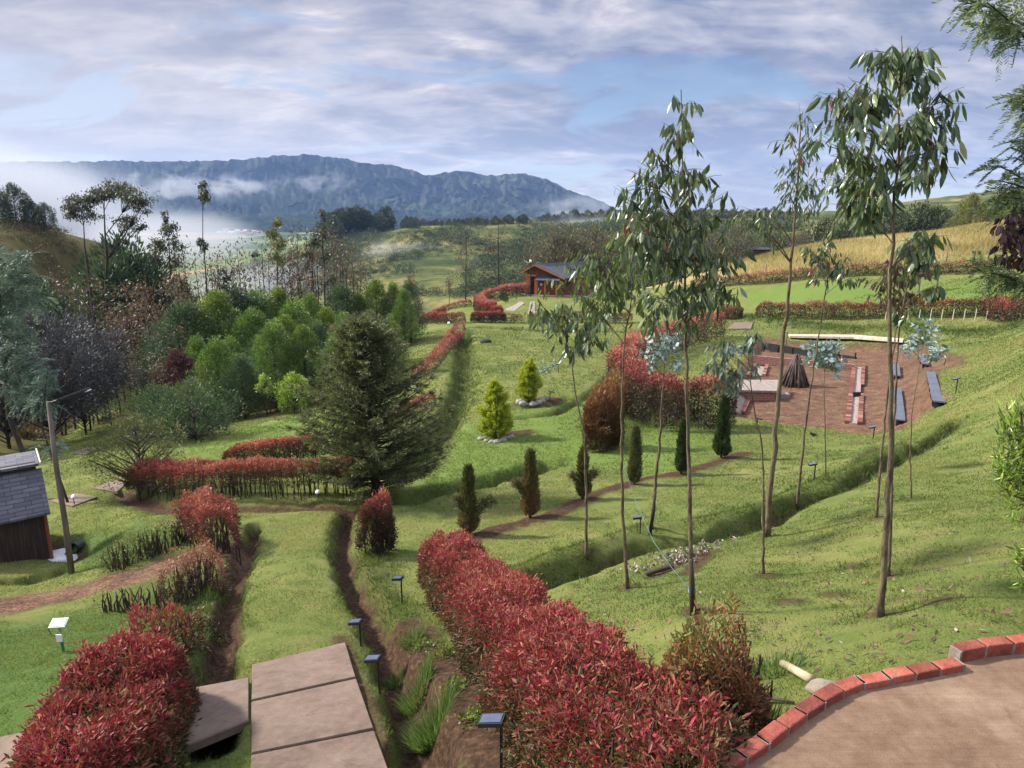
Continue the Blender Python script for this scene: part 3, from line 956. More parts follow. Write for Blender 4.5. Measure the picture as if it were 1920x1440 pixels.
def mist(label, c, s, k, nscale, thr=.42, seed=0.0, flat=1.0, col=(.60, .63, .69), rag=5.0, step=None):
    """a bank of mist: uneven density inside a closed box, dying away before the box ends"""
    m = bpy.data.materials.new('mist'); m.use_nodes = True
    nt = m.node_tree; nt.nodes.clear()
    o = N(nt, 'ShaderNodeOutputMaterial'); p = N(nt, 'ShaderNodeVolumePrincipled')
    p.inputs['Color'].default_value = (*col, 1); p.inputs['Anisotropy'].default_value = .15
    tc = N(nt, 'ShaderNodeTexCoord')
    mp = N(nt, 'ShaderNodeMapping'); mp.inputs['Scale'].default_value = (nscale, nscale * .8, nscale * 1.5 * flat); mp.inputs['Location'].default_value = (seed, seed * 1.7, seed * .3)
    nt.links.new(tc.outputs['Object'], mp.inputs[0])
    f = noise(nt, mp.outputs[0], 1.0, 4, .6, .5)
    q = N(nt, 'ShaderNodeMapping'); q.inputs['Scale'].default_value = (2 / s[0], 2 / s[1], 2 / s[2])
    nt.links.new(tc.outputs['Object'], q.inputs[0])
    ln = N(nt, 'ShaderNodeVectorMath', operation='LENGTH'); nt.links.new(q.outputs[0], ln.inputs[0])
    fall = N(nt, 'ShaderNodeMapRange'); fall.interpolation_type = 'SMOOTHSTEP'
    fall.inputs['From Min'].default_value = 1.0; fall.inputs['From Max'].default_value = .25; fall.inputs['To Min'].default_value = 0.0; fall.inputs['To Max'].default_value = 1.0
    nt.links.new(ln.outputs['Value'], fall.inputs['Value'])
    d = math_n(nt, 'ADD', math_n(nt, 'MULTIPLY', math_n(nt, 'SUBTRACT', f, .52), rag), math_n(nt, 'SUBTRACT', math_n(nt, 'MULTIPLY', fall.outputs[0], 1.7), thr * 2), True)
    d = math_n(nt, 'MULTIPLY', math_n(nt, 'MULTIPLY', d, fall.outputs[0]), k)
    nt.links.new(d, p.inputs['Density'])
    nt.links.new(p.outputs[0], o.inputs['Volume'])
    if step: m.cycles.volume_step_rate = step
    b_ = MB(); b_.box((0, 0, 0), s)
    ob = b_.build('mist', m)
    ob.location = tuple(float(v) for v in c)
    return tag(ob, label, 'mist', kind='stuff')


def px_mist(label, px, py, D, w, h, deep, k, ns, **kw):
    c = at(px, py, D); mpp = D / FPX
    mist(label, c, (w * mpp, deep, h * mpp), k, ns, **kw)


px_mist('thick white mist filling the valley at the left', -60, 430, 620, 820, 470, 560, .017, .007, thr=.14, rag=3.2, step=.5)
px_mist('white mist bank sliding down the valley behind the tall eucalypts', 330, 450, 480, 440, 170, 260, .014, .012, thr=.30, seed=2.1, step=.5)
px_mist('thinner white mist drifting across the valley floor', 490, 535, 300, 480, 170, 180, .014, .016, thr=.30, seed=3.1, step=.6)
px_mist('long white cloud shred lying against the ridge', 360, 350, 1500, 460, 80, 150, .014, .022, thr=.40, rag=9.0, seed=5.3, step=.4)
px_mist('small cloud shred on the ridge shoulder', 600, 342, 1560, 240, 60, 120, .008, .030, thr=.46, rag=9.0, seed=8.2, step=.4)
px_mist('cloud shred below the right end of the ridge', 1080, 394, 1450, 300, 80, 160, .009, .024, thr=.36, rag=8.0, seed=11.0, step=.4)
px_mist('thin mist on the right shoulder of the far hill', 1090, 432, 400, 380, 90, 110, .014, .040, thr=.36, rag=7.0, seed=14.0, step=.5)
px_mist('pale mist hanging before the far right ridge', 1690, 400, 520, 640, 80, 150, .007, .015, thr=.25, seed=17.0, step=.6)
px_mist('wisp of mist in the hollow of the far hill', 760, 470, 330, 300, 70, 80, .010, .05, thr=.38, rag=7.0, seed=21.0, step=.5)

# ------------------------------------------------------------------ leaf and wood materials
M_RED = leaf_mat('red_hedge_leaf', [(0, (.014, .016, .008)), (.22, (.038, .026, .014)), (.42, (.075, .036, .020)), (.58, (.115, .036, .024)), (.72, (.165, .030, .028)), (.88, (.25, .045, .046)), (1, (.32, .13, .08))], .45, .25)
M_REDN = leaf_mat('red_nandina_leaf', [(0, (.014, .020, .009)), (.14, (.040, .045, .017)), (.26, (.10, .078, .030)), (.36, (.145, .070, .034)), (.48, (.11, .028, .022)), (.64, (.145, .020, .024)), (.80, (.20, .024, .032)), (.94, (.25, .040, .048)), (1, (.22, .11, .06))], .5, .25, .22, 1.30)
M_BRN = leaf_mat('brown_hedge_leaf', [(0, (.028, .024, .012)), (.3, (.075, .045, .024)), (.6, (.135, .070, .040)), (.85, (.19, .095, .055)), (1, (.26, .10, .07))], .5, .2)
M_DRY = leaf_mat('dry_shrub_leaf', [(0, (.035, .030, .012)), (.3, (.09, .042, .018)), (.6, (.17, .070, .030)), (.85, (.24, .11, .05)), (1, (.09, .12, .03))], .55, .2)
M_EUC = leaf_mat('eucalypt_leaf', [(0, (.030, .050, .024)), (.3, (.054, .086, .040)), (.6, (.092, .128, .056)), (.8, (.14, .165, .062)), (.93, (.16, .15, .06)), (.965, (.10, .03, .03)), (1, (.20, .03, .035))], .32, .22, .5)
M_EUCY = leaf_mat('eucalypt_leaf_young', [(0, (.03, .055, .018)), (.4, (.06, .10, .03)), (.8, (.13, .17, .05)), (1, (.22, .23, .08))], .35, .3, .5)
M_SILV = leaf_mat('eucalypt_leaf_silver', [(0, (.10, .15, .14)), (.5, (.19, .25, .235)), (1, (.36, .43, .41))], .5, .15, .3)
M_GREY = leaf_mat('eucalypt_leaf_grey', [(0, (.06, .09, .07)), (.5, (.11, .15, .12)), (1, (.19, .24, .21))], .45, .2, .4)
M_PURP = leaf_mat('purple_leaf', [(0, (.022, .016, .015)), (.5, (.060, .024, .028)), (.85, (.11, .035, .042)), (1, (.10, .10, .05))], .35, .2, .45)
M_BRWNL = leaf_mat('eucalypt_leaf_brown', [(0, (.045, .042, .024)), (.4, (.085, .070, .042)), (.75, (.13, .085, .055)), (1, (.19, .10, .06))], .5, .2)
M_ACA = leaf_mat('acacia_leaf', [(0, (.020, .042, .010)), (.35, (.042, .085, .016)), (.6, (.080, .14, .025)), (.85, (.145, .21, .034)), (1, (.22, .27, .05))], .5, .3, .3, 1.3)
M_ACAD = leaf_mat('dark_acacia_leaf', [(0, (.010, .020, .010)), (.5, (.026, .045, .022)), (1, (.055, .080, .038))], .5, .25)
M_BLUE = leaf_mat('blue_acacia_leaf', [(0, (.045, .075, .060)), (.5, (.085, .13, .105)), (1, (.16, .21, .165))], .5, .3, .3, 1.3)
M_VIOL = leaf_mat('violet_acacia_leaf', [(0, (.018, .019, .024)), (.5, (.042, .043, .051)), (1, (.088, .088, .098))], .5, .2)
M_CON = leaf_mat('conifer_needles', [(0, (.028, .036, .015)), (.4, (.066, .078, .031)), (.75, (.122, .128, .052)), (1, (.21, .195, .088))], .55, .25, .3, 1.45)
M_YEL = leaf_mat('golden_conifer_needles', [(0, (.055, .090, .012)), (.4, (.15, .20, .020)), (.75, (.30, .33, .035)), (1, (.45, .42, .07))], .5, .3)
M_COL = leaf_mat('column_cypress_needles', [(0, (.022, .030, .012)), (.4, (.050, .060, .022)), (.7, (.090, .075, .030)), (1, (.16, .085, .040))], .55, .2, .3, 1.7)
M_COLG = leaf_mat('column_cypress_green', [(0, (.014, .024, .010)), (.5, (.036, .055, .020)), (1, (.075, .090, .032))], .55, .2)
M_DEEP = leaf_mat('deep_red_leaf', [(0, (.018, .010, .012)), (.5, (.052, .018, .022)), (1, (.11, .034, .036))], .5, .2)
M_OLIVE = leaf_mat('olive_shrub_leaf', [(0, (.024, .030, .010)), (.4, (.058, .068, .022)), (.75, (.105, .105, .034)), (1, (.21, .16, .06))], .5, .25)
M_LIME = leaf_mat('lime_leaf', [(0, (.055, .10, .015)), (.4, (.12, .19, .030)), (.75, (.24, .32, .055)), (1, (.40, .46, .13))], .35, .35, .5)
M_FERN = leaf_mat('feathery_acacia_leaf', [(0, (.028, .050, .024)), (.5, (.065, .095, .042)), (.8, (.12, .15, .06)), (1, (.28, .29, .06))], .5, .35, .3, 1.6)
M_DIST = leaf_mat('distant_tree_leaf', [(0, (.014, .022, .012)), (.5, (.032, .045, .020)), (1, (.065, .078, .032))], .6, .1)
M_DISTY = leaf_mat('yellow_green_tree_leaf', [(0, (.035, .045, .012)), (.5, (.10, .115, .030)), (1, (.22, .21, .06))], .6, .2)  # yellow-green foliage of the crest trees and one pale eucalypt
M_GRASS = leaf_mat('grass_blade', [(0, (.040, .066, .014)), (.4, (.082, .112, .026)), (.75, (.135, .155, .042)), (.92, (.21, .19, .07)), (1, (.26, .20, .10))], .6, .35, .2)
M_TUFT = leaf_mat('tussock_blade', [(0, (.05, .10, .02)), (.5, (.12, .20, .05)), (1, (.26, .32, .12))], .5, .35, .3, .75)
M_HAY = leaf_mat('hay_blade', [(0, (.15, .13, .045)), (.5, (.25, .205, .085)), (1, (.40, .33, .16))], .7, .3, .1, 1.15)
M_BARK = solid('young_bark', [(.32, (.035, .025, .018)), (.45, (.085, .060, .038)), (.54, (.15, .115, .070)), (.60, (.085, .085, .042)), (.70, (.24, .20, .14))], 16, .85, .9, 40, stretch=(1, 1, .28))
M_BARKD = solid('dark_bark', [(.35, (.022, .017, .013)), (.6, (.060, .047, .036)), (.75, (.11, .095, .08))], 6, .9, .4, stretch=(1, 1, .3))
M_TWIG = solid('red_twig', [(.35, (.10, .030, .022)), (.65, (.17, .075, .050))], 12, .6, .2)
M_STEM = solid('hedge_stem', [(.35, (.030, .022, .015)), (.65, (.080, .060, .042))], 12, .9, .3)


# ------------------------------------------------------------------ hedges
def hedge(label, base, w, h, n, L, W, mat, h0=.12, stems=0, red=.72, rnd=.22, up=.5, pw=1.6, world=None, cat='hedge', name='hedge', lump=.12, group=None, shape='quad', gaps=0.0):
    P = np.array(world) if world is not None else np.array([G(*q)[:2] for q in base])
    seg = np.hypot(*np.diff(P, axis=0).T); cum = np.concatenate([[0], np.cumsum(seg)]); LT = cum[-1]
    def along(s):
        s = np.clip(s, 0, LT)
        x = np.interp(s, cum, P[:, 0]); y = np.interp(s, cum, P[:, 1])
        k = np.clip(np.searchsorted(cum, s) - 1, 0, len(seg) - 1)
        t = np.diff(P, axis=0)[k] / (seg[k][:, None] + 1e-9)
        return x, y, t
    c = P.mean(0)
    root = thing(name, label, cat, (c[0], c[1], H(c[0], c[1])), group)
    mb = MB()
    sd = int(RNG.integers(1000))
    # shell + some depth
    s = RNG.uniform(-w * .35, LT + w * .35, n)
    endf = np.clip(np.minimum(s + w * .35, LT + w * .35 - s) / (w * .45), 0, 1) ** .5
    th = RNG.uniform(-.12, 1.12, n) * math.pi
    rr = 1 - np.abs(RNG.normal(0, .17, n)); rr = np.clip(rr, .25, 1.05) + (RNG.random(n) < .07) * RNG.uniform(.02, .13, n)
    cs, sn = np.cos(th), np.sin(th)
    e = .62
    ox = np.sign(cs) * np.abs(cs) ** e * w / 2 * endf
    oz = np.sign(sn) * np.abs(sn) ** e
    lf = 1 + lump * 2 * (vnoise(s / (w * .55) + 7, th * 1.3, sd) - .5) + lump * (vnoise(s / (w * .2), th * 4, sd + 1) - .5)
    ox = ox * rr * lf
    x, y, t = along(s)
    ov = np.maximum(0, np.maximum(-s, s - LT)) * np.where(s < 0, -1, 1)
    hx = x + t[:, 0] * ov - t[:, 1] * ox; hy = y + t[:, 1] * ov + t[:, 0] * ox
    hs = h * (1 + .10 * (vnoise(s / (w * 1.4), s * 0, sd + 2) - .5))
    zr = h0 + (hs - h0) * np.clip(oz, -.05, 1) * rr * lf * (.55 + .45 * endf)
    zr = np.where(oz < .02, h0 + RNG.uniform(0, .3, n) * (h - h0), zr)
    gz = bil(ZZ, hx, hy)
    C = np.column_stack([hx, hy, gz + zr])
    outd = np.column_stack([-t[:, 1] * cs, t[:, 0] * cs, np.maximum(sn, 0)])
    Dr = outd * .7 + rand_dir(n) * 1.0 + np.array((0, 0, up))
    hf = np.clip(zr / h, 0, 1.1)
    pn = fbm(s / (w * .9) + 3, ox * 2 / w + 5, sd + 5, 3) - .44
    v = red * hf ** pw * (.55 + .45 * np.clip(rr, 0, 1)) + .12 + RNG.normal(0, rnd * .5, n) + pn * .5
    keep = np.ones(n, bool)
    if shape == 'lance' and not gaps:
        keep = (vnoise(s / .11, th * w * 4.2 + 3, sd + 7) + RNG.uniform(-.1, .1, n) > .30) | (rr < .72)
    if gaps:
        keep = vnoise(s / (w * .5), s * 0 + 2, sd + 9) + RNG.uniform(-.3, .3, n) > gaps
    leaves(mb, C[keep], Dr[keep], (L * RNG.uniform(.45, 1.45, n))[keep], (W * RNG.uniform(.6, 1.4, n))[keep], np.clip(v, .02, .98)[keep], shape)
    mb.build('foliage', mat, root)
    if stems:
        sb = MB()
        for k in range(stems):
            s1 = np.array([RNG.uniform(0, LT)])
            x, y, t = along(s1)
            of = RNG.normal(0, w * .18)
            p = np.array((x[0] - t[0, 1] * of, y[0] + t[0, 0] * of)); g = H(p[0], p[1])
            hh = h * RNG.uniform(.55, .9)
            q = [np.array((p[0], p[1], g - .05))]
            lean = RNG.normal(0, .07, 2)
            for f in (.35, .7, 1):
                q.append(np.array((p[0] + lean[0] * f + RNG.normal(0, .015), p[1] + lean[1] * f + RNG.normal(0, .015), g + hh * f)))
            sb.tube(q, [.014, .012, .009, .005], 5)
        sb.build('branchwork', M_STEM, root)['kind'] = 'stuff'
    return root


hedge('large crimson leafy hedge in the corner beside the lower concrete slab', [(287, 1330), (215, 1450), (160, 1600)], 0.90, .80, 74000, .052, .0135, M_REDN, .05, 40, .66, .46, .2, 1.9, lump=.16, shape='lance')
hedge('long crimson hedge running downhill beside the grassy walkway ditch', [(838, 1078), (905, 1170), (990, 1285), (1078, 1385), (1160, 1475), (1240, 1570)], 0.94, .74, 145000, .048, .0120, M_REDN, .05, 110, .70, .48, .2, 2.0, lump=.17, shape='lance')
hedge('dry rust-brown shrub at the near end of the long crimson hedge', [(1318, 1400), (1352, 1412)], .58, .74, 9000, .046, .012, M_DRY, .05, 80, .72, .5, .5, lump=.42, cat='shrub', name='dry_shrub', shape='lance', gaps=.25)
hedge('red-topped clipped hedge on bare stems across the end of the grassy walkway', [(262, 927), (330, 930), (430, 932), (540, 930), (662, 930)], .75, .96, 32000, .055, .020, M_RED, .38, 150, .92, .2, .5, 3.0)
hedge('red-topped hedge running behind the bare-stemmed hedge to the big cypress', [(440, 893), (520, 882), (600, 868)], .75, .95, 15000, .062, .024, M_RED, .3, 50, .95, .2, .5, 2.6)
hedge('piece of red hedge partly hidden behind the big cypress', [(690, 822), (750, 795), (806, 768)], .8, .85, 9000, .07, .028, M_RED, .15, 20, .85, .25, .5)
hedge('narrow red hedge climbing beside the shaded gully', [(783, 716), (812, 690), (838, 655), (864, 620)], .9, .85, 15000, .085, .034, M_RED, .05, 0, 1.0, .2, .5)
hedge('red hedge block on bare stems between mulch track and grassy walkway', [(368, 1012), (398, 1022), (425, 1040)], .68, .95, 14000, .050, .017, M_RED, .38, 50, .74, .35, .4, 1.8, lump=.45)
hedge('single round red-topped bush beside the ditch below the big cypress', [(707, 1034), (716, 1038)], .66, 1.12, 11000, .052, .016, M_RED, .10, 34, .90, .3, .5, 2.8, lump=.38, cat='shrub', name='round_shrub')
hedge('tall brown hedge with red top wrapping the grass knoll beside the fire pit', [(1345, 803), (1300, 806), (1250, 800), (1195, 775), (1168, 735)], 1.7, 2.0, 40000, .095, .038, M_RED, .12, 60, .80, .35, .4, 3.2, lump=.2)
hedge('far end of the tall hedge with bright red top on the knoll', [(1172, 706), (1215, 676), (1280, 650), (1340, 632)], 1.6, 1.9, 28000, .11, .045, M_RED, .1, 40, .95, .25, .4, 2.8, lump=.16)
hedge('orange-brown withered conifer bush at the foot of the grass knoll', [(1118, 842), (1142, 838)], 1.25, 2.1, 15000, .13, .028, M_DRY, .05, 30, .62, .35, .9, lump=.5, cat='shrub', name='withered_bush')
hedge('lower end of the withered orange bush trailing up the knoll', [(1150, 780), (1165, 755)], .9, 1.3, 5000, .13, .03, M_DRY, .05, 10, .6, .35, .9, lump=.5, cat='shrub', name='withered_bush')
hedge('lower brown and red hedge along the terrace road beyond the fire pit', [(1425, 594), (1510, 597), (1620, 597), (1740, 594), (1850, 590), (1960, 586)], 1.0, 1.25, 34000, .12, .05, M_RED, .1, 90, .62, .3, .4, lump=.22)
hedge('short round brown hedge at the left end of the terrace road', [(1352, 598), (1385, 598)], .9, 1.1, 4500, .12, .05, M_BRN, .1, 12, .75, .3, .4, lump=.2)
hedge('upper brown hedge between the green slope and the hay field', [(1300, 540), (1390, 533), (1480, 527), (1580, 519), (1700, 513), (1880, 505)], 1.0, 1.05, 30000, .13, .055, M_BRN, .05, 0, .85, .3, .4, lump=.35)
hedge('curved crimson hedge sweeping round the cabin lawn', [(990, 553), (950, 556), (915, 564), (899, 573), (903, 583), (922, 592)], 1.3, 1.35, 17000, .16, .07, M_RED, .05, 0, .98, .18, .4)
hedge('small red bush at the corner of the cabin lawn', [(928, 596), (934, 597)], 1.1, 1.2, 2600, .15, .06, M_RED, .05, 0, .85, .22, .4, cat='shrub', name='small_shrub')
hedge('low clipped red hedge in front of the cabin lawn', [(889, 604), (915, 605), (942, 605)], .9, 1.0, 6500, .13, .05, M_RED, .1, 20, .72, .22, .4)
hedge('thin brown hedge to the right of the low red cabin hedge', [(947, 605), (1000, 606), (1060, 606)], .8, .85, 4500, .13, .05, M_BRN, .1, 30, .7, .3, .4, gaps=.35)
hedge('bare-legged brown hedge behind the leafy sapling crown below the cabin', [(1075, 604), (1130, 606), (1180, 606)], .8, .95, 4500, .13, .05, M_BRN, .2, 40, .7, .3, .4, gaps=.3)
hedge('clipped red-brown hedge left of the cabin terrace', [(797, 606), (830, 607), (866, 607)], .9, 1.0, 6500, .13, .05, M_RED, .1, 16, .66, .22, .4)
hedge('thin red hedge on the edge above the wild slope', [(790, 586), (830, 582), (880, 575)], .8, .8, 6000, .15, .06, M_RED, .05, 0, .9, .2, .4)
hedge('half-bare twiggy hedge along the upper side of the mulch track', [(215, 1072), (265, 1050), (320, 1028), (365, 1010)], .55, .62, 3600, .045, .016, M_OLIVE, .05, 95, .7, .4, .4, gaps=.35)
hedge('thin russet hedge along the lower side of the mulch track', [(330, 1135), (365, 1120), (405, 1090)], .60, .68, 6500, .045, .014, M_BRN, .08, 60, .8, .3, .5, lump=.35, gaps=.2)
hedge('row of leafless hedge stubs beside the russet hedge', [(195, 1148), (240, 1148), (320, 1140)], .3, .45, 160, .04, .012, M_BRN, .1, 34, .7, .3, .5)
hedge('straggly thinning hedge end behind the large crimson hedge', [(300, 1240), (345, 1215)], .7, .55, 4200, .06, .017, M_REDN, .05, 22, .6, .35, .5, lump=.5, gaps=.25, shape='lance')


# ------------------------------------------------------------------ young eucalypts
def bez(a, b, lift, k=7):
    a = np.asarray(a, float); b = np.asarray(b, float)
    mid = (a + b) / 2 + np.array((0, 0, lift))
    t = np.linspace(0, 1, k)[:, None]
    return (1 - t) ** 2 * a + 2 * t * (1 - t) * mid + t * t * b


def sapling(label, D, trunk, blobs, leaf, r0, mat, wr=.27, hang=1.0, twig=None, name='eucalypt_sapling', cat='tree', group='young eucalypts on the lawn', depth=.8, bark=None, ground=True, ratio=.5):
    n = len(trunk)
    g = G(*trunk[0]) if ground else at(trunk[0][0], trunk[0][1], D)
    D = g[1]
    mpp = D / FPX * 1.03
    pts = [np.array((g[0], g[1], g[2] - .06))]
    for k, (px, py) in enumerate(trunk[1:]):
        p = at(px, py, D + RNG.normal(0, .04))
        pts.append(p)
    # resample
    P = np.array(pts); cum = np.concatenate([[0], np.cumsum(np.linalg.norm(np.diff(P, axis=0), axis=1))])
    q = np.linspace(0, cum[-1], 26)
    T = np.column_stack([np.interp(q, cum, P[:, i]) for i in range(3)])
    for _ in range(2):
        T[1:-1] = (T[:-2] + 2 * T[1:-1] + T[2:]) / 4
    T[1:-1, :2] += RNG.normal(0, r0 * .22, (24, 2))
    root = thing(name, label, cat, g, group)
    wood = MB(); crown = MB()
    R = r0 * (1 - .86 * (q / cum[-1]) ** .9)
    R[0] = r0 * 1.35
    wood.tube(T, R, 9)
    tpy = np.array([to_px(p)[1] for p in T])
    for bl in blobs:
        px, py, rx, ry, cnt = bl[:5]
        cnt = int(cnt * 2.15); rx *= 1.38; ry *= 1.3
        bm = bl[5] if len(bl) > 5 else None
        dd = RNG.uniform(-depth, depth) * (rx * mpp * 1.6 + .12)
        c = at(px, py, D + dd)
        dxp = abs(px - np.interp(-py, -tpy, [to_px(p)[0] for p in T]) if True else 0)
        want = py + max(12, dxp * .75)
        want = min(want, tpy[0] - .30 * (tpy[0] - tpy[-1]))
        i = int(np.argmin(np.abs(tpy - max(want, tpy[-1] + 4))))
        a = T[i]
        br = bez(a, c, .16 * np.linalg.norm(c - a))
        wood.tube(br, np.linspace(max(R[i] * .55, .004), .003, len(br)), 5, cap=False)
        rad = np.array((rx * mpp, rx * mpp * .8, ry * mpp))
        nt_ = max(3, int(cnt / 4))
        for k in range(nt_):
            t0 = RNG.uniform(.25, 1.0)
            s = br[int(t0 * (len(br) - 1))]
            e = c + rand_dir(1)[0] * rad * RNG.uniform(.5, 1.05)
            tw = bez(s, e, .18 * np.linalg.norm(e - s), 5)
            wood.tube(tw, np.linspace(.0032, .0012, 5), 4, cap=False)
            m_ = max(3, int(cnt / nt_ + RNG.integers(-1, 2)))
            tt = RNG.uniform(.3, 1.0, m_)
            base = np.column_stack([np.interp(tt, np.linspace(0, 1, 5), tw[:, i2]) for i2 in range(3)])
            od = e - c
            dr = np.array((0, 0, -1.0)) * hang + rand_dir(m_) * (.45 if hang > 0 else .7) + unit(od) * .3
            Ls = leaf * RNG.uniform(.42, 1.0, m_)
            v = RNG.beta(1.7, 1.8, m_) * .90 + np.where(RNG.random(m_) < .005, .9, 0) if bm is None else RNG.random(m_) * .2 + .74
            hd = np.column_stack([RNG.normal(size=(m_, 2)), RNG.normal(0, .25, m_)])
            leaves(crown, base, dr, Ls, Ls * wr * RNG.uniform(.75, 1.25, m_), np.clip(v, 0, 1), 'lance', RNG.uniform(-.15, .25), hd)
    wood.build('trunk', bark or M_BARK, root, True)
    crown.build('crown', mat, root, False)
    return root


sapling('tallest eucalypt sapling with full drooping crown at the right, nearest its lawn edge', 6, [(1652, 1155), (1662, 1000), (1671, 800), (1668, 640), (1669, 540), (1676, 400), (1684, 250), (1694, 130), (1690, 66)],
        [(1685, 105, 50, 30, 30), (1700, 140, 50, 30, 34), (1655, 115, 30, 22, 20), (1730, 105, 22, 22, 16), (1640, 180, 45, 26, 32), (1590, 185, 48, 30, 44), (1560, 200, 32, 34, 30), (1765, 190, 32, 28, 24),
         (1735, 235, 42, 32, 34), (1685, 235, 38, 34, 30), (1612, 235, 48, 26, 32), (1775, 230, 25, 26, 14), (1750, 285, 42, 32, 34), (1700, 305, 36, 26, 24), (1590, 290, 46, 30, 42), (1640, 310, 38, 32, 30),
         (1570, 345, 40, 34, 36), (1640, 365, 36, 26, 24), (1725, 335, 36, 20, 22), (1768, 320, 24, 22, 16), (1557, 275, 28, 26, 24), (1610, 340, 40, 24, 28), (1600, 395, 40, 24, 26), (1715, 462, 36, 26, 22), (1745, 450, 22, 22, 12), (1660, 390, 26, 26, 16)],
        .155, .030, M_EUC, bark=M_BARK)
sapling('tall eucalypt sapling with narrow pointed crown standing mid-lawn, tied to a dark stake', 6.5, [(1300, 1145), (1295, 1000), (1291, 850), (1288, 750), (1284, 600), (1285, 450), (1280, 330), (1282, 240), (1277, 168)],
        [(1280, 195, 22, 22, 10), (1265, 250, 30, 26, 18), (1292, 265, 14, 26, 9), (1228, 292, 22, 22, 12), (1270, 320, 42, 34, 32), (1210, 345, 38, 34, 36), (1312, 350, 36, 32, 26), (1190, 395, 34, 34, 28), (1250, 395, 44, 44, 44),
         (1352, 370, 18, 22, 10), (1335, 420, 38, 34, 28), (1300, 460, 44, 44, 42), (1230, 465, 44, 44, 42), (1352, 480, 34, 34, 30), (1372, 520, 26, 40, 24), (1310, 535, 42, 44, 38), (1240, 555, 44, 40, 42), (1385, 550, 14, 26, 10),
         (1200, 480, 34, 34, 24), (1290, 590, 30, 30, 20), (1240, 430, 40, 40, 28), (1205, 430, 30, 40, 24), (1165, 375, 22, 30, 20), (1178, 450, 26, 34, 22), (1330, 570, 34, 36, 26), (1215, 605, 30, 26, 20), (1385, 470, 20, 30, 14), (1265, 500, 40, 40, 30)],
        .160, .027, M_EUC)
sapling('stout leaning eucalypt sapling rising from the ditch, crown bending to its right-hand neighbour', 11, [(1437, 1005), (1446, 900), (1462, 720), (1474, 600), (1482, 500), (1490, 400), (1500, 300), (1502, 212)],
        [(1470, 262, 18, 20, 22), (1508, 228, 18, 26, 22), (1500, 290, 26, 24, 30), (1482, 330, 26, 24, 30), (1478, 375, 32, 26, 36), (1448, 410, 34, 22, 34), (1400, 398, 34, 14, 24), (1372, 400, 22, 12, 14), (1530, 345, 24, 32, 34), (1440, 440, 26, 22, 22),
         (1525, 270, 20, 24, 20), (1520, 400, 26, 26, 26), (1500, 360, 30, 26, 26)],
        .17, .052, M_EUC, wr=.2, depth=.5)
sapling('eucalypt sapling with lime new growth, left neighbour of the staked tall one', 9, [(1178, 1103), (1168, 960), (1165, 800), (1168, 660), (1182, 580), (1190, 500), (1192, 440)],
        [(1060, 500, 22, 14, 16), (1035, 530, 24, 16, 18), (1085, 480, 22, 16, 16), (1150, 480, 38, 30, 38), (1112, 520, 42, 28, 42), (1185, 520, 34, 30, 32), (1160, 440, 26, 28, 26), (1205, 560, 26, 28, 22), (1080, 520, 26, 20, 18), (1130, 560, 38, 26, 32), (1165, 545, 36, 24, 28), (1105, 560, 30, 26, 24)],
        .15, .027, M_EUCY)
sapling('small crooked eucalypt sapling with low drooping crown in front of the cabin', 11, [(1100, 1043), (1099, 920), (1096, 800), (1078, 742), (1071, 690), (1078, 640), (1086, 585)],
        [(1015, 600, 26, 20, 30), (1050, 585, 32, 24, 38), (1090, 620, 32, 28, 38), (1078, 655, 26, 20, 26), (1112, 585, 32, 24, 34), (1000, 578, 22, 14, 18), (1040, 625, 24, 24, 20), (1120, 640, 22, 18, 18), (1150, 600, 24, 20, 18)],
        .20, .030, M_EUC)
sapling('eucalypt sapling with silver-blue round juvenile leaves tied to a leaning stake', 12, [(1222, 990), (1232, 880), (1240, 780), (1245, 690), (1250, 625)],
        [(1228, 650, 26, 20, 50), (1262, 640, 24, 20, 44), (1214, 682, 16, 14, 20), (1272, 682, 16, 12, 16), (1245, 660, 28, 24, 40)],
        .11, .038, M_SILV, wr=.62, hang=-.15, depth=.4)
sapling('thin kinked eucalypt sapling with grey-green weeping leaves in front of the fire pit', 9, [(1432, 1075), (1431, 930), (1430, 822), (1418, 790), (1409, 740), (1404, 660), (1398, 615)],
        [(1370, 650, 30, 18, 20), (1422, 632, 26, 16, 18), (1342, 680, 22, 26, 30), (1372, 700, 24, 24, 24), (1360, 725, 26, 18, 22), (1400, 640, 22, 22, 16), (1350, 655, 22, 16, 16), (1410, 690, 14, 14, 8)],
        .15, .020, M_GREY, depth=.5)
sapling('slim eucalypt sapling with light crown leaning right over the wood pile', 14, [(1495, 950), (1506, 830), (1522, 710), (1540, 600), (1552, 520), (1560, 440), (1562, 415)],
        [(1552, 470, 22, 22, 30), (1530, 492, 20, 16, 22), (1578, 510, 20, 18, 24), (1562, 440, 16, 20, 22), (1515, 470, 16, 16, 14), (1590, 490, 16, 20, 16), (1545, 520, 26, 14, 20), (1600, 520, 16, 12, 12)],
        .20, .032, M_EUC, wr=.3, depth=.5)
sapling('short thin sapling with a ball of pale silver leaves in front of the brick channel', 18, [(1549, 895), (1547, 810), (1545, 740), (1546, 690), (1548, 645)],
        [(1548, 655, 26, 16, 70), (1562, 685, 20, 16, 46), (1532, 680, 16, 14, 30), (1520, 668, 12, 10, 16)],
        .16, .018, M_SILV, wr=.55, hang=-.35, depth=.5)
sapling('dull brown-leaved sapling just left of the tallest trunk', 10, [(1643, 970), (1652, 860), (1664, 740), (1680, 620), (1688, 540), (1692, 480)],
        [(1690, 525, 38, 26, 60), (1660, 555, 28, 18, 30), (1728, 520, 20, 20, 24), (1705, 560, 26, 16, 22), (1668, 505, 24, 20, 26), (1640, 530, 18, 18, 16)],
        .14, .024, M_BRWNL, wr=.36, depth=.5)
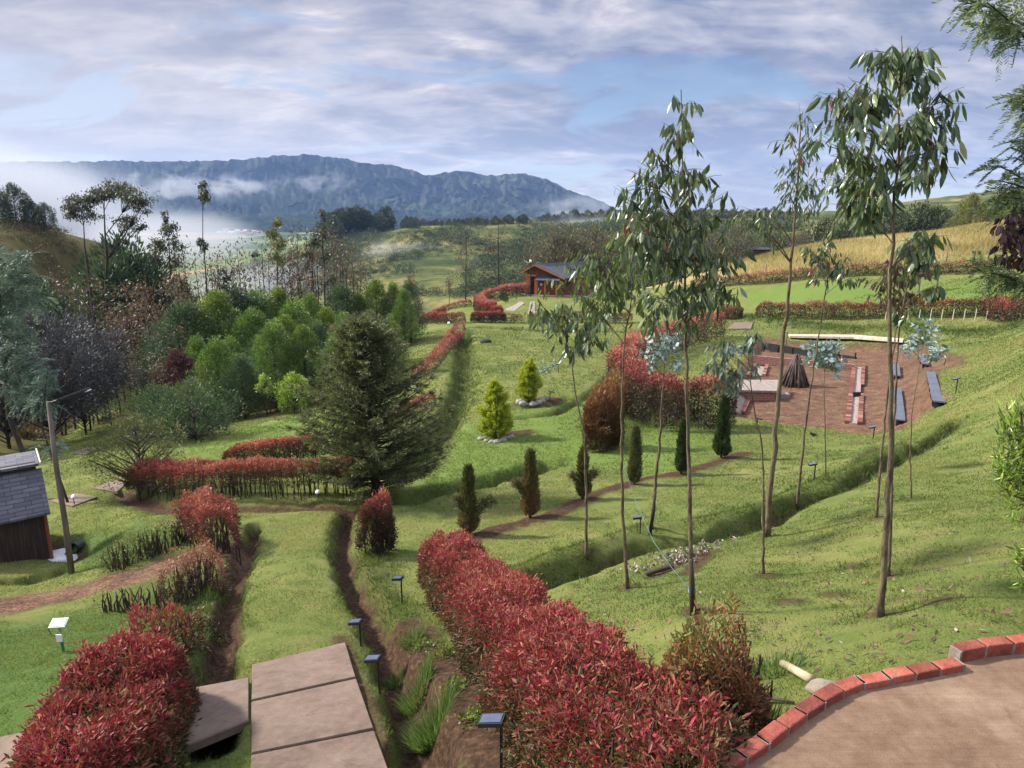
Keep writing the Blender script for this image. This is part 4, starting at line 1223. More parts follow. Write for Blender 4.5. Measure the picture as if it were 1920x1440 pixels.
sapling('slender sapling with glossy dark leaves just right of the tallest trunk', 8, [(1667, 1080), (1673, 900), (1679, 740), (1684, 620), (1700, 540), (1718, 470), (1722, 430)],
        [(1722, 455, 28, 22, 24), (1742, 480, 22, 18, 16), (1712, 500, 20, 18, 14), (1735, 445, 20, 16, 12), (1745, 540, 18, 12, 9), (1705, 580, 24, 12, 9)],
        .17, .021, M_EUC, wr=.4, depth=.5)
sapling('low thin sapling with pale silver sprays beside the dark plank benches', 11, [(1710, 935), (1706, 850), (1710, 770), (1722, 700), (1730, 650)],
        [(1730, 640, 28, 18, 40), (1762, 662, 20, 10, 24), (1702, 655, 18, 14, 20), (1740, 610, 22, 14, 20), (1770, 665, 12, 10, 12)],
        .12, .016, M_SILV, wr=.5, hang=-.2, depth=.5)
M_SCRUB = leaf_mat('hill_scrub_leaf', [(0, (.028, .040, .022)), (.5, (.058, .076, .036)), (1, (.12, .13, .055))], .7, .1, .1, 1.25)
M_THICK = leaf_mat('thicket_leaf', [(0, (.055, .055, .034)), (.5, (.105, .095, .060)), (1, (.17, .15, .09))], .6, .2, .2, 1.15)

# ------------------------------------------------------------------ conifers
def column_cypress(label, base, top, w, n, mat, brown=.0, side=None, name='column_cypress', cat='cypress', grp='young column cypresses in the soil bed'):
    g = G(*base); hgt = at(base[0], top, g[1])[2] - g[2]
    w = w * .68
    root = thing(name, label, cat, g, grp)
    tb = MB(); tb.tube([g - (0, 0, .05), g + (0, 0, hgt * .5), g + (0, 0, hgt * .92)], [.035, .02, .008], 6); tb.build('trunk', M_BARKD, root, True)
    cb = MB()
    t = RNG.beta(1.05, 1.25, n); a = RNG.uniform(0, 2 * math.pi, n)
    prof = w / 2 * np.interp(t, [0, .08, .3, .6, .85, 1], [.55, 1, .95, .68, .5, .1])
    lump = .55 + .95 * vnoise(a * 1.8, t * 9, int(RNG.integers(99)))
    r = prof * lump * np.sqrt(RNG.uniform(.25, 1, n))
    C = g + np.column_stack([np.cos(a) * r, np.sin(a) * r, .05 + t * hgt * .93])
    Dr = np.column_stack([np.cos(a) * .45, np.sin(a) * .45, np.full(n, 1.0)]) + RNG.normal(0, .28, (n, 3))
    v = np.clip(RNG.beta(2, 2.5, n) * .8 + brown * (1 - t) * RNG.uniform(.2, 1, n), 0, 1)
    leaves(cb, C, Dr, .11 * RNG.uniform(.6, 1.4, n), .022, v)
    if side:
        for sx in side:
            m_ = n // 6
            s0 = g + (0, 0, hgt * .22); e = g + (sx * hgt, RNG.normal(0, .1), hgt * .5)
            P = bez(s0, e, hgt * .12, 12)
            i = RNG.integers(2, 12, m_)
            leaves(cb, P[i] + RNG.normal(0, .045, (m_, 3)), np.array((sx * 2, 0, .4)) + RNG.normal(0, .5, (m_, 3)), .10, .02, np.clip(RNG.beta(2, 2.4, m_), 0, 1))
    cb.build('crown', mat, root)
    return root


column_cypress('nearest column cypress with one branch drooping out to the right', (880, 1002), 872, .42, 4200, M_COL, .55, (.30, -.16))
column_cypress('twin-tipped browning column cypress second along the soil bed', (994, 970), 842, .46, 4800, M_COL, .95, (-.2,))
column_cypress('ragged column cypress half hidden behind the crooked sapling stem', (1092, 935), 838, .40, 3200, M_COL, .3, (.22, -.2))
column_cypress('slim dark column cypress standing clear in the middle of the bed', (1189, 908), 798, .40, 4200, M_COL, .25)
column_cypress('dark green column cypress beside the tall pointed sapling', (1277, 888), 785, .40, 3800, M_COLG, .2)
column_cypress('thick bright-backed column cypress at the far end of the bed', (1352, 858), 738, .55, 6000, M_COLG, .15)
column_cypress('left one of two small dark cypresses on the cabin lawn', (942, 563), 545, .9, 1500, M_COLG, 0, name='small_cypress', grp=None)
column_cypress('right one of two small dark cypresses on the cabin lawn', (948, 567), 547, .95, 1500, M_COLG, 0, name='small_cypress', grp=None)


def golden(label, base, top, w, n):
    g = G(*base); hgt = at(base[0], top, g[1])[2] - g[2]
    root = thing('golden_conifer', label, 'conifer', g)
    tb = MB(); tb.tube([g - (0, 0, .05), g + (0, 0, hgt * .85)], [.06, .015], 7); tb.build('trunk', M_BARKD, root, True)
    cb = MB()
    nb = 150
    for k in range(nb):
        t = RNG.beta(1.0, 1.35); a = RNG.uniform(0, 2 * math.pi)
        r = w / 2 * np.interp(t, [0, .15, .45, .75, 1], [.80, 1.0, .84, .46, .07]) * RNG.uniform(.7, 1.12)
        c = g + (math.cos(a) * r * .2, math.sin(a) * r * .2, .03 + t * hgt * .88)
        e = g + (math.cos(a) * r, math.sin(a) * r, .06 + t * hgt * .88 + hgt * .09)
        m_ = n // nb
        u = RNG.beta(2, 1.1, m_)[:, None]
        C = c + (e - c) * u + RNG.normal(0, .04, (m_, 3))
        Dr = np.array((math.cos(a), math.sin(a), 1.1)) + RNG.normal(0, .55, (m_, 3))
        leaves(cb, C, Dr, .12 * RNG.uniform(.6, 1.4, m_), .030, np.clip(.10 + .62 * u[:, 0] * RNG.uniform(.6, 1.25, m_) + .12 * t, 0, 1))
    cb.build('crown', M_YEL, root)
    rb = []
    return root


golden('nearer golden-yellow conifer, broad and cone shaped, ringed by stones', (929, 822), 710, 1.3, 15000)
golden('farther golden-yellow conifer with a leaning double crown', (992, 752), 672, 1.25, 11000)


def big_cypress():
    base = (705, 925); g = G(*base); top = 596
    D = g[1]; hgt = at(695, top, D)[2] - g[2]
    root = thing('big_cypress', 'large shaggy olive-green cypress in the centre of the garden, branches reaching out', 'conifer', g)
    tb = MB()
    lean = np.array((-.22, 0, 0))
    T = [g - (0, 0, .1)] + [g + lean * f * f + (0, 0, hgt * f) for f in np.linspace(.1, .97, 8)]
    tb.tube(T, np.linspace(.13, .02, 9), 9)
    cb = MB()
    nb = 300
    for k in range(nb):
        t = (k + RNG.uniform(0, 1)) / nb
        t = .035 + .94 * t ** 1.12
        a = k * 2.39996 + RNG.normal(0, .3)
        Lb = np.interp(t, [0, .10, .30, .48, .7, .88, 1], [1.35, 1.6, 1.95, 1.55, 1.02, .50, .12]) * RNG.uniform(.55, 1.25)
        if t > .93: Lb *= .8
        c = g + lean * t * t + (0, 0, hgt * t)
        d = np.array((math.cos(a), math.sin(a) * .9, 0))
        rise = RNG.uniform(.02, .40) + t * .5
        e = c + d * Lb + (0, 0, Lb * rise)
        P = bez(c, e, -Lb * .12, 9)
        tb.tube(P, np.linspace(.022, .004, 9), 4, cap=False)
        ns_ = int(10 + 15 * Lb)
        for j in range(ns_):
            u = RNG.uniform(.22, 1.0)
            q = P[int(u * 8)]
            sd = unit(np.cross(d, (0, 0, 1.0))) * RNG.choice((-1, 1))
            sdir = unit(d * 1.0 + sd * RNG.uniform(.1, .8) + np.array((0, 0, RNG.uniform(-.1, .8))))
            sl = RNG.uniform(.16, .38) * (1.15 - .5 * u)
            m_ = 11
            w_ = np.linspace(.1, 1, m_)
            C = q + sdir * (w_ * sl)[:, None] + RNG.normal(0, .014, (m_, 3))
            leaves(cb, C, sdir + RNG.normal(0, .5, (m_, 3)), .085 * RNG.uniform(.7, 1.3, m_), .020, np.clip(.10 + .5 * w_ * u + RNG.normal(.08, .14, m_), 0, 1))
    tb.build('trunk', M_BARKD, root, True)
    cb.build('crown', M_CON, root)
    return root


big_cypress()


# ------------------------------------------------------------------ grove of bushy green acacias
def acacia_proto(seed, hgt, wid, n, mat, leaf=.20, low=.10, lumps=46, name='acacia_tree', sharp=1.0, cat='tree', label=None, gaps=.0, lsz=1.0):
    rs = np.random.default_rng(seed)
    root = thing(name, label, cat, (0, 0, 0))
    tb = MB()
    tb.tube([(0, 0, -.4), (.03, 0, hgt * .3), (0, .05, hgt * .6), (0, 0, hgt * .92)], [hgt * .018, hgt * .014, hgt * .009, .01], 7)
    cb = MB()
    for k in range(lumps):
        t = low + (1 - low) * (k + .5) / lumps
        a = k * 2.4 + rs.normal(0, .3)
        pr = wid / 2 * np.interp((t - low) / (1 - low), [0, .12, .38, .62, .82, 1], [.55, .88, 1, .82 * sharp + .1, .46 * sharp + .08, .05])
        r = pr * rs.uniform(.55, .95)
        c = np.array((math.cos(a) * r, math.sin(a) * r, t * hgt))
        sz = lsz * wid * rs.uniform(.13, .21) * (1.15 - .45 * t)
        tb.tube(bez((0, 0, max(.1, t * hgt - r * .8)), c, 0, 4), [.035, .025, .015, .008], 4, cap=False)
        m_ = n // lumps
        dd = unit(rs.normal(size=(m_, 3)))
        rad = sz * (.35 + .65 * rs.random(m_) ** .5)
        C = c + dd * rad[:, None] * np.array((.88, .88, 1.5))
        Dr = dd * .8 + np.array((math.cos(a) * .4, math.sin(a) * .4, .7)) + rs.normal(0, .4, (m_, 3))
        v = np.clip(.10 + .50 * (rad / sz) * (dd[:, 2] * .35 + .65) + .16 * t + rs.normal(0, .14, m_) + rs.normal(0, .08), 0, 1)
        keep = rs.random(m_) > gaps
        leaves(cb, C[keep], Dr[keep], (leaf * rs.uniform(.6, 1.35, m_))[keep], (leaf * .30 * rs.uniform(.7, 1.3, m_))[keep], v[keep])
    tb.build('trunk', M_BARKD, root, True)
    cb.build('crown', mat, root)
    return root


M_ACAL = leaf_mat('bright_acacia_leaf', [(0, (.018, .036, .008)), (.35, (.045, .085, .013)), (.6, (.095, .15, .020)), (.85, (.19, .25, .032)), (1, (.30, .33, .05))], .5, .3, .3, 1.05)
M_ACAB = leaf_mat('bluish_acacia_leaf', [(0, (.012, .025, .011)), (.4, (.028, .055, .022)), (.7, (.060, .095, .040)), (1, (.13, .17, .07))], .5, .25)
_pa = [(11, 6.5, 4.2, 15000, M_ACA), (12, 6.5, 3.6, 13000, M_ACAL), (13, 6.5, 4.6, 15000, M_ACAB), (14, 6.5, 3.8, 13000, M_ACA), (15, 6.5, 3.3, 12000, M_ACAL)]
ORD = ['first', 'second', 'third', 'fourth', 'fifth', 'sixth', 'seventh', 'eighth', 'ninth', 'tenth', 'eleventh', 'twelfth', 'thirteenth', 'fourteenth', 'fifteenth', 'sixteenth', 'seventeenth', 'eighteenth']


class Kind:
    def __init__(self, make):
        self.make = make; self.root = None

    def put(self, loc, hgt, label, group, href, sw=1.0, rz=None):
        rz = RNG.uniform(0, 6.28) if rz is None else rz
        s = hgt / href
        sc = (s * sw, s * sw, s)
        if self.root is None:
            self.root = self.make()
            r = self.root
            r.location = tuple(float(c) for c in loc); r.rotation_euler = (0, 0, rz); r.scale = sc
            r['label'] = label
            if group: r['group'] = group
            return r
        return dup(self.root, loc, rz, sc, label, group)


def by_top(px, top, D):
    p = col(px, D)
    return p, at(px, top, D)[2] - p[2]


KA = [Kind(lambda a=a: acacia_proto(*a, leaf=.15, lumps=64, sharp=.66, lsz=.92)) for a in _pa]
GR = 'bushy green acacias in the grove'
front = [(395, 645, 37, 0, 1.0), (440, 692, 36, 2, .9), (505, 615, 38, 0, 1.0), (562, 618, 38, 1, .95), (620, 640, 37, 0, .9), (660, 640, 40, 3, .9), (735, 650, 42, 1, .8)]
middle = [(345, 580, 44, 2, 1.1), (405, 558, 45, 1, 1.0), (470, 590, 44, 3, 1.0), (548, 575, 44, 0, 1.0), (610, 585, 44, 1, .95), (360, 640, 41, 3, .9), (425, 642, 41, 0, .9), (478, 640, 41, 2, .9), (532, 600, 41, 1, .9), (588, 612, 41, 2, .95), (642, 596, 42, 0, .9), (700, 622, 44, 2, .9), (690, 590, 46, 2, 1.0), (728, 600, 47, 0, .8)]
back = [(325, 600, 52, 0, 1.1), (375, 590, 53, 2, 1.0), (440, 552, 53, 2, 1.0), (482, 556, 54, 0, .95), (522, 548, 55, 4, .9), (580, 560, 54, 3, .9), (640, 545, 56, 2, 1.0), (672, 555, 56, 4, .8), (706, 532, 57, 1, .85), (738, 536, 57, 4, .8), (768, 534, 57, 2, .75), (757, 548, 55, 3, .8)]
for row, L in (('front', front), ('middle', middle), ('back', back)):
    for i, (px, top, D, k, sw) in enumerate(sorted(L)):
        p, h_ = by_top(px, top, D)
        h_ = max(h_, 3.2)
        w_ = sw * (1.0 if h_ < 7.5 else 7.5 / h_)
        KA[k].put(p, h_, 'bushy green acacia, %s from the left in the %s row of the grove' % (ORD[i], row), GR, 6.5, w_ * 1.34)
tag(KA[0].root, cat='tree')

K = Kind(lambda: acacia_proto(31, 3, 2.6, 6000, M_DEEP, .16, .04, 40, 'plum_tree', .9)); p, h_ = by_top(322, 672, 38)
K.put(p, max(h_, 3), 'dark plum-red cone-shaped tree at the left edge of the acacia grove', None, 3)
K = Kind(lambda: acacia_proto(32, 2, 1.7, 4200, M_LIME, .13, .12, 26, 'lime_shrub', 1.1, 'shrub')); p, h_ = by_top(537, 706, 34.5)
K.put(p, max(h_, 1.4), 'small round lime-green shrub at the lawn edge before the grove', None, 2)
K = Kind(lambda: acacia_proto(33, 2.4, .9, 900, M_LIME, .13, .55, 12, 'thin_sapling', 1.1, 'tree')); p, h_ = by_top(482, 704, 35)
K.put(p, max(h_, 1.6), 'thin bare-stemmed sapling with yellow-green tuft before the grove', None, 2.4)
K = Kind(lambda: acacia_proto(34, 2.4, 3.2, 9000, M_OLIVE, .085, .2, 60, 'spreading_shrub', 1.3, 'shrub', gaps=.25, lsz=.75))
K.put(col(222, 19.5), 2.0, 'spreading olive-brown shrub beside the left end of the stemmed hedge', None, 2.4, 1.0)
K = Kind(lambda: acacia_proto(35, 2.2, 3.4, 9000, M_ACAB, .11, .08, 60, 'round_shrub', 1.3, 'shrub', lsz=.75))
K.put(col(340, 28), 2.2, 'rounded dark green shrub on the crest behind the olive shrub', None, 2.2)
K.put(col(275, 29.5), 2.1, 'rounded dark green shrub leaning left of the one on the crest', None, 2.2)
K = Kind(lambda: acacia_proto(37, 5, 6.0, 24000, M_VIOL, .14, .35, 95, 'violet_acacia', 1.35, 'tree', lsz=.6))
K.put(col(60, 33), by_top(60, 605, 33)[1], 'wide slate-violet acacia at the left above the fence of thin trunks', None, 5, 1.0)
K.put(col(-30, 30), by_top(-30, 640, 30)[1], 'slate-violet acacia cut by the left edge', None, 5, .9)
K.put(col(125, 36), by_top(125, 655, 36)[1], 'smaller slate-violet acacia right of the wide one', None, 5, .75)


# ------------------------------------------------------------------ tall eucalypts and scrub of the left wood
def tall_euc(px, top, D, tufts, label, mat=M_BRWNL, r0=.10, leaf=.26, name='tall_eucalypt', dens=1.0, spread=None, base_off=0, cat='tree', group='tall eucalypts of the left wood'):
    """tufts in image coordinates (x, y, rx, ry, leaves)"""
    g = col(px + base_off, D)
    root = thing(name, label, cat, g, group)
    mpp = D / FPX
    tb = MB(); cb = MB()
    P = [g - (0, 0, .3)]
    t_ = at(px, top, D)
    for f in np.linspace(.15, 1, 8):
        P.append(g + (t_ - g) * f + (RNG.normal(0, .05), 0, 0))
    P = np.array(P)
    R = np.linspace(r0, .015, 9)
    tb.tube(P, R, 7)
    for (bx, by, rx, ry, cnt) in tufts:
        c = at(bx, by, D + RNG.uniform(-1, 1) * rx * mpp)
        # branch leaves the trunk lower down
        zw = c[2] - max(abs(c[0] - px * 0 - P[:, 0].mean()) * 1.1, ry * mpp * .9)
        i = int(np.argmin(np.abs(P[:, 2] - max(zw, g[2] + .30 * (t_[2] - g[2])))))
        br = bez(P[i], c, -.04 * np.linalg.norm(c - P[i]), 6)
        tb.tube(br, np.linspace(R[i] * .6, .02, 6), 5, cap=False)
        cnt = int(cnt * dens)
        ncl = max(3, cnt // 22)
        for k in range(ncl):
            cc = c + rand_dir(1)[0] * np.array((rx, rx * .8, ry)) * mpp * RNG.uniform(.3, 1.0)
            tb.tube(bez(br[3], cc, .02, 4), [.018, .012, .008, .005], 3, cap=False)
            m_ = cnt // ncl
            C = cc + RNG.normal(0, .36, (m_, 3)) * np.array((rx, rx * .8, ry)) * mpp * .62
            leaves(cb, C, np.array((0, 0, -.8)) + rand_dir(m_) * .8, leaf * RNG.uniform(.6, 1.3, m_), leaf * .30, np.clip(RNG.beta(2, 2, m_), 0, 1))
    tb.build('trunk', M_BARKD, root, True)
    if cb.n: cb.build('crown', mat, root)
    return root


M_EUCT = leaf_mat('tall_eucalypt_leaf', [(0, (.020, .026, .015)), (.5, (.048, .056, .030)), (1, (.10, .105, .05))], .5, .2)
tall_euc(195, 350, 56, [(215, 352, 36, 14, 900), (250, 368, 30, 14, 700), (268, 385, 18, 14, 350), (190, 362, 24, 14, 500), (240, 415, 24, 12, 500), (262, 425, 10, 8, 150)],
         'big flat-topped eucalypt with bare spreading limbs against the white mist', M_EUCT, .22, .28, base_off=-12)
tall_euc(150, 385, 54, [(150, 378, 30, 14, 700), (132, 395, 16, 14, 350), (178, 372, 16, 14, 300), (160, 400, 30, 14, 400)], 'left companion of the big flat-topped eucalypt, thin limbs', M_EUCT, .16, .28, base_off=20)
tall_euc(312, 392, 52, [(310, 405, 8, 16, 160), (318, 430, 18, 18, 380), (303, 455, 20, 18, 380), (330, 450, 14, 18, 260), (292, 480, 16, 20, 260), (325, 485, 20, 20, 320)], 'slender dark eucalypt with hanging tufts right of the flat-topped one', M_EUCT, .10)
tall_euc(378, 345, 54, [(381, 352, 10, 12, 220), (378, 366, 13, 10, 220), (383, 375, 10, 12, 120), (374, 452, 9, 12, 160), (382, 462, 8, 12, 120)], 'thin lone eucalypt with a small tuft at its very top', M_EUCT, .09)
tall_euc(517, 408, 58, [(517, 416, 12, 12, 260), (512, 440, 16, 16, 360), (522, 455, 14, 16, 300), (515, 478, 12, 14, 200), (528, 490, 10, 12, 120)], 'pale-leaved eucalypt with an upright leafy top in mid wood', M_DISTY, .09)
tall_euc(606, 388, 60, [(606, 400, 7, 18, 160), (604, 440, 10, 22, 220), (608, 480, 14, 20, 240), (592, 450, 9, 10, 180), (618, 520, 10, 20, 120)], 'tallest thin eucalypt above the acacia grove', M_EUCT, .10)
tall_euc(582, 470, 60, [(580, 478, 14, 10, 240), (585, 455, 14, 12, 200), (575, 500, 16, 14, 240)], 'olive-topped eucalypt just left of the tallest thin one', M_EUCT, .09)
tall_euc(628, 450, 61, [(630, 500, 8, 25, 60), (626, 540, 10, 20, 90)], 'nearly bare thin trunk right of the tallest thin eucalypt', M_BRWNL, .06)
tall_euc(476, 472, 58, [(476, 476, 8, 5, 90)], 'bare pole-like trunk with a flat tuft in the mist', M_EUCT, .05)
tall_euc(424, 488, 57, [(424, 510, 12, 12, 60), (416, 520, 14, 14, 60), (434, 518, 12, 12, 60), (424, 540, 16, 12, 80)], 'dark dead conifer with stubby bare branches in the wood', M_BARKD, .14, .3)
tall_euc(873, 415, 105, [(873, 455, 12, 22, 60), (868, 500, 14, 20, 90), (878, 480, 12, 20, 70)], 'tall bare tree before the far hillside, left of the forked one', M_BRWNL, .13, .4, group='bare trees before the far hillside')
tall_euc(934, 400, 108, [(920, 440, 12, 20, 60), (945, 430, 12, 20, 60), (930, 470, 18, 20, 90), (950, 470, 12, 18, 50)], 'forked bare tree before the far hillside, nearest the cabin', M_BRWNL, .20, .4, group='bare trees before the far hillside')
tall_euc(770, 505, 100, [(768, 520, 12, 14, 160), (776, 535, 12, 14, 160)], 'low thin grey tree at the end of the grove before the hillside', M_BRWNL, .08, .35, group='bare trees before the far hillside')
tall_euc(842, 520, 104, [(842, 530, 10, 14, 110), (846, 545, 12, 14, 140)], 'low thin grey tree between grove and bare trees', M_BRWNL, .08, .35, group='bare trees before the far hillside')


def scrub_euc(seed, hgt, mat, cnt):
    rs = np.random.default_rng(seed)
    root = thing('wood_sapling', None, 'tree', (0, 0, 0))
    tb = MB(); cb = MB()
    for q in range(int(rs.integers(1, 4))):
        a = rs.uniform(0, 6.28); l = rs.uniform(.1, .9) if q else .1
        P = [np.array((math.cos(a) * l * f + rs.normal(0, .04), math.sin(a) * l * f + rs.normal(0, .04), hgt * f * (1 if q == 0 else rs.uniform(.75, .95)))) for f in (-.05, .2, .4, .6, .8, 1)]
        tb.tube(P, np.linspace(.06, .012, 6), 5)
        P = np.array(P)
        for k in range(12):
            t = rs.uniform(.35, 1); s = P[min(5, int(t * 5.99))]
            b_ = rs.uniform(0, 6.28); L = rs.uniform(.4, 1.1) * (1.25 - t)
            e = s + np.array((math.cos(b_) * L, math.sin(b_) * L, L * rs.uniform(.3, 1.1)))
            tb.tube(bez(s, e, 0, 4), [.014, .011, .008, .005], 3, cap=False)
            m_ = int(cnt / 26)
            C = e + rs.normal(0, .24, (m_, 3))
            leaves(cb, C, np.array((0, 0, -.6)) + unit(rs.normal(size=(m_, 3))), .19 * rs.uniform(.6, 1.3, m_), .065, rs.beta(2, 2, m_))
    tb.build('trunk', M_BARKD, root, True)
    cb.build('crown', mat, root)
    return root


M_RUST = leaf_mat('rusty_eucalypt_leaf', [(0, (.050, .032, .022)), (.5, (.105, .052, .036)), (1, (.19, .085, .055))], .5, .2)
KS = [Kind(lambda a=a: scrub_euc(*a)) for a in [(41, 6, M_BRWNL, 420), (42, 6, M_RUST, 380), (43, 6, M_BRWNL, 520), (44, 6, M_SILV, 300), (45, 6, M_EUCT, 460), (46, 6, M_BRWNL, 300)]]
desc = ['thin grey-brown sapling', 'thin rusty-leaved sapling', 'bushy grey-brown sapling', 'thin silver-leaved sapling', 'dark green-leaved sapling', 'half-bare brown sapling']
where = {0: 'in the hazy line behind the acacia grove', 1: 'in the brown thicket left of the acacia grove', 2: 'in the row of thin trunks above the left lawn'}
spots = []
for px, top, k in [(440, 500, 0), (462, 508, 1), (490, 500, 5), (505, 520, 1), (535, 520, 5), (548, 500, 1), (562, 480, 1), (572, 510, 0), (596, 490, 1), (612, 520, 3), (640, 480, 0), (652, 500, 5), (590, 520, 3), (660, 520, 0), (675, 510, 4), (400, 500, 1), (410, 525, 0), (372, 490, 0), (350, 505, 2), (690, 515, 0), (455, 525, 5), (525, 490, 5), (618, 470, 5)]:
    spots.append((px, top, RNG.uniform(57, 66), k, 0))
for px, top, k in [(455, 470, 0), (500, 462, 5), (545, 468, 4), (562, 440, 0), (650, 458, 5), (666, 472, 0), (592, 436, 5), (632, 440, 0), (410, 480, 4), (350, 470, 5), (335, 480, 0)]:
    spots.append((px, top, RNG.uniform(56, 62), k, 0))
for px, top, k in [(120, 520, 0), (145, 560, 2), (170, 540, 1), (195, 600, 1), (215, 580, 2), (238, 610, 1), (255, 560, 0), (268, 620, 3), (285, 590, 1), (300, 560, 2), (318, 540, 0), (225, 650, 1), (190, 640, 0), (160, 620, 4), (130, 600, 4), (282, 640, 3), (245, 660, 3), (340, 570, 2), (108, 560, 0), (305, 610, 1), (206, 545, 0), (270, 540, 5), (333, 530, 5)]:
    spots.append((px, top, RNG.uniform(44, 54), k, 1))
for i in range(26):
    spots.append((RNG.uniform(100, 345), RNG.uniform(530, 680), RNG.uniform(42, 54), [0, 1, 5, 1, 2, 0][i % 6], 1))
for i, px in enumerate(range(22, 320, 11)):
    spots.append((px + RNG.uniform(-4, 4), RNG.uniform(655, 705), RNG.uniform(37, 46), [0, 5, 0, 4, 5, 2][i % 6], 2))
cnts = {}
for px, top, D, k, w_ in sorted(spots):
    p, h_ = by_top(px, top, D)
    h_ = max(h_, 2.5)
    key = (k, w_); cnts[key] = cnts.get(key, 0) + 1
    KS[k].put(p, h_, '%s %s' % (desc[k], where[w_]), '%ss %s' % (desc[k], where[w_]), 6, min(1.0, .55 + 2.6 / h_))

# dark acacias and bushes on the bank
K = Kind(lambda: acacia_proto(51, 4, 3.6, 7000, M_ACAD, .20, .05, 40, 'dark_acacia', 1.1, 'tree'))
for px, top, D, lb in [(22, 358, 72, 'dark bushy tree on top of the left bank, cut by the edge'), (55, 352, 74, 'dark rounded tree on the crest of the left bank, the tallest there'), (85, 385, 74, 'dark lower tree on the crest of the left bank'), (108, 405, 76, 'small dark tree at the right end of the bank crest'),
                       (236, 470, 62, 'dark green acacia in the hollow below the flat-topped eucalypt'), (252, 500, 60, 'lower dark green acacia in the hollow right beside the taller one'), (215, 520, 58, 'third dark acacia in the hollow, leftmost of the three'), (40, 520, 48, 'dark green tree on the lower slope of the bank'), (85, 560, 46, 'dark green tree beside the brown thicket on the bank')]:
    p, h_ = by_top(px, top, D)
    K.put(p, max(h_, 2.5), lb, None, 4, .95)

# far trees standing behind the hay field on the right
K = Kind(lambda: acacia_proto(61, 6, 6, 7000, M_DISTY, .36, .05, 40, 'field_tree', 1.1, 'tree'))
for px, top, D, lb, sw in [(1797, 372, 112, 'yellow-green rounded tree on the crest behind the hay field, the tallest there', .8), (1842, 392, 110, 'yellow-green tree low on the crest near the right edge', .9), (1775, 408, 108, 'small yellow-green bush left below the rounded crest tree', 1.2), (1865, 385, 113, 'yellow-green tree behind the purple leaves', .9)]:
    p, h_ = by_top(px, top, D)
    K.put(p, max(h_, 2.5), lb, None, 6, sw)
K = Kind(lambda: acacia_proto(62, 5, 7, 7000, M_DIST, .36, .02, 40, 'field_bush', 1.2, 'bush'))
for px, top, D, lb in [(1660, 408, 118, 'dark scrub clump behind the hay field, left of the crest trees'), (1705, 400, 120, 'dark scrub clump behind the hay field next to the crest trees'), (1740, 402, 118, 'dark scrub clump nearest the yellow-green crest tree'), (1600, 415, 116, 'dark scrub clump behind the two tall saplings'), (1540, 425, 116, 'dark scrub clump left of the hay field crest')]:
    p, h_ = by_top(px, top, D)
    K.put(p, max(h_, 3.5), lb, None, 5)
K = Kind(lambda: acacia_proto(63, 5, 5.0, 5200, M_THICK, .24, .15, 70, 'thicket_tree', 1.2, 'tree', gaps=.15, lsz=.7))
for px, top, D, lb in [(1040, 440, 104, 'grey-brown thicket tree behind the left end of the cabin roof'), (1075, 442, 106, 'grey-brown thicket tree behind the middle of the cabin roof'), (1110, 438, 104, 'grey-brown thicket tree behind the far end of the cabin roof'), (1150, 450, 102, 'grey-brown thicket tree right of the cabin roof'), (1330, 440, 106, 'grey-brown tree behind the narrow pointed sapling'), (1375, 430, 108, 'grey-brown tree left of the small dark-roofed house'), (1435, 440, 110, 'grey-brown tree right behind the small dark-roofed house'), (1490, 440, 108, 'grey-brown tree at the left end of the hay field')]:
    p, h_ = by_top(px, top, D)
    K.put(p, max(h_, 3.0), lb, None, 5)

# ------------------------------------------------------------------ right-edge plants
def fronds(label, name, trunk, D, sprays, mat, n_fr=14, frl=.16, cat='tree', r0=.05):
    g = col(trunk[0][0], D) if trunk[0][1] is None else G(*trunk[0])
    D = g[1] if trunk[0][1] is not None else D
    root = thing(name, label, cat, g)
    tb = MB(); cb = MB()
    P = np.array([g - (0, 0, .1)] + [at(px, py, D) for px, py in trunk[1:]])
    cum = np.concatenate([[0], np.cumsum(np.linalg.norm(np.diff(P, axis=0), axis=1))]); q = np.linspace(0, cum[-1], 22)
    P = np.column_stack([np.interp(q, cum, P[:, i]) for i in range(3)])
    R = np.linspace(r0, .012, 22); tb.tube(P, R, 8)
    for (px, py, rx, ry, cnt) in sprays:
        dd = RNG.uniform(-.4, .4)
        c = at(px, py, D + dd); mpp = D / FPX
        zz_ = c[2] - abs(c[0] - P[:, 0].mean()) * .35
        i = int(np.argmin(np.abs(P[:, 2] - zz_)))
        br = bez(P[i], c, .1 * np.linalg.norm(c - P[i]), 7)
        tb.tube(br, np.linspace(R[i] * .5, .004, 7), 5, cap=False)
        for k in range(cnt):
            s = br[RNG.integers(4, 7)] if k > 2 else c
            s = s + RNG.normal(0, .3, 3) * np.array((rx, rx * .8, ry)) * mpp * 1.2
            d = unit(rand_dir(1)[0] * .8 + np.array((-.5, 0, -.15)))
            L = frl * RNG.uniform(.7, 1.3)
            t = np.linspace(.05, 1, 15)
            rach = s + d * (t * L)[:, None] + np.array((0, 0, -1)) * (t ** 2 * L * .35)[:, None]
            tb.tube(np.vstack([s, rach[[4, 9, 14]]]), [.002, .0016, .0012, .0008], 3, cap=False)
            sd = unit(np.cross(d, rand_dir(1)[0] * .4 + np.array((0, 0, 1.0))))
            for sg in (-1, 1):
                wl = L * .34 * np.interp(t, [0, .3, 1], [.7, 1, .5])
                leaves(cb, rach, sd * sg + d * .75 + RNG.normal(0, .12, (15, 3)), wl, .009 if frl < .3 else .022, np.clip(RNG.beta(2, 2.5) + RNG.normal(0, .08, 15), 0, 1))
    tb.build('trunk', M_BARKD, root, True); cb.build('crown', mat, root)
    return root


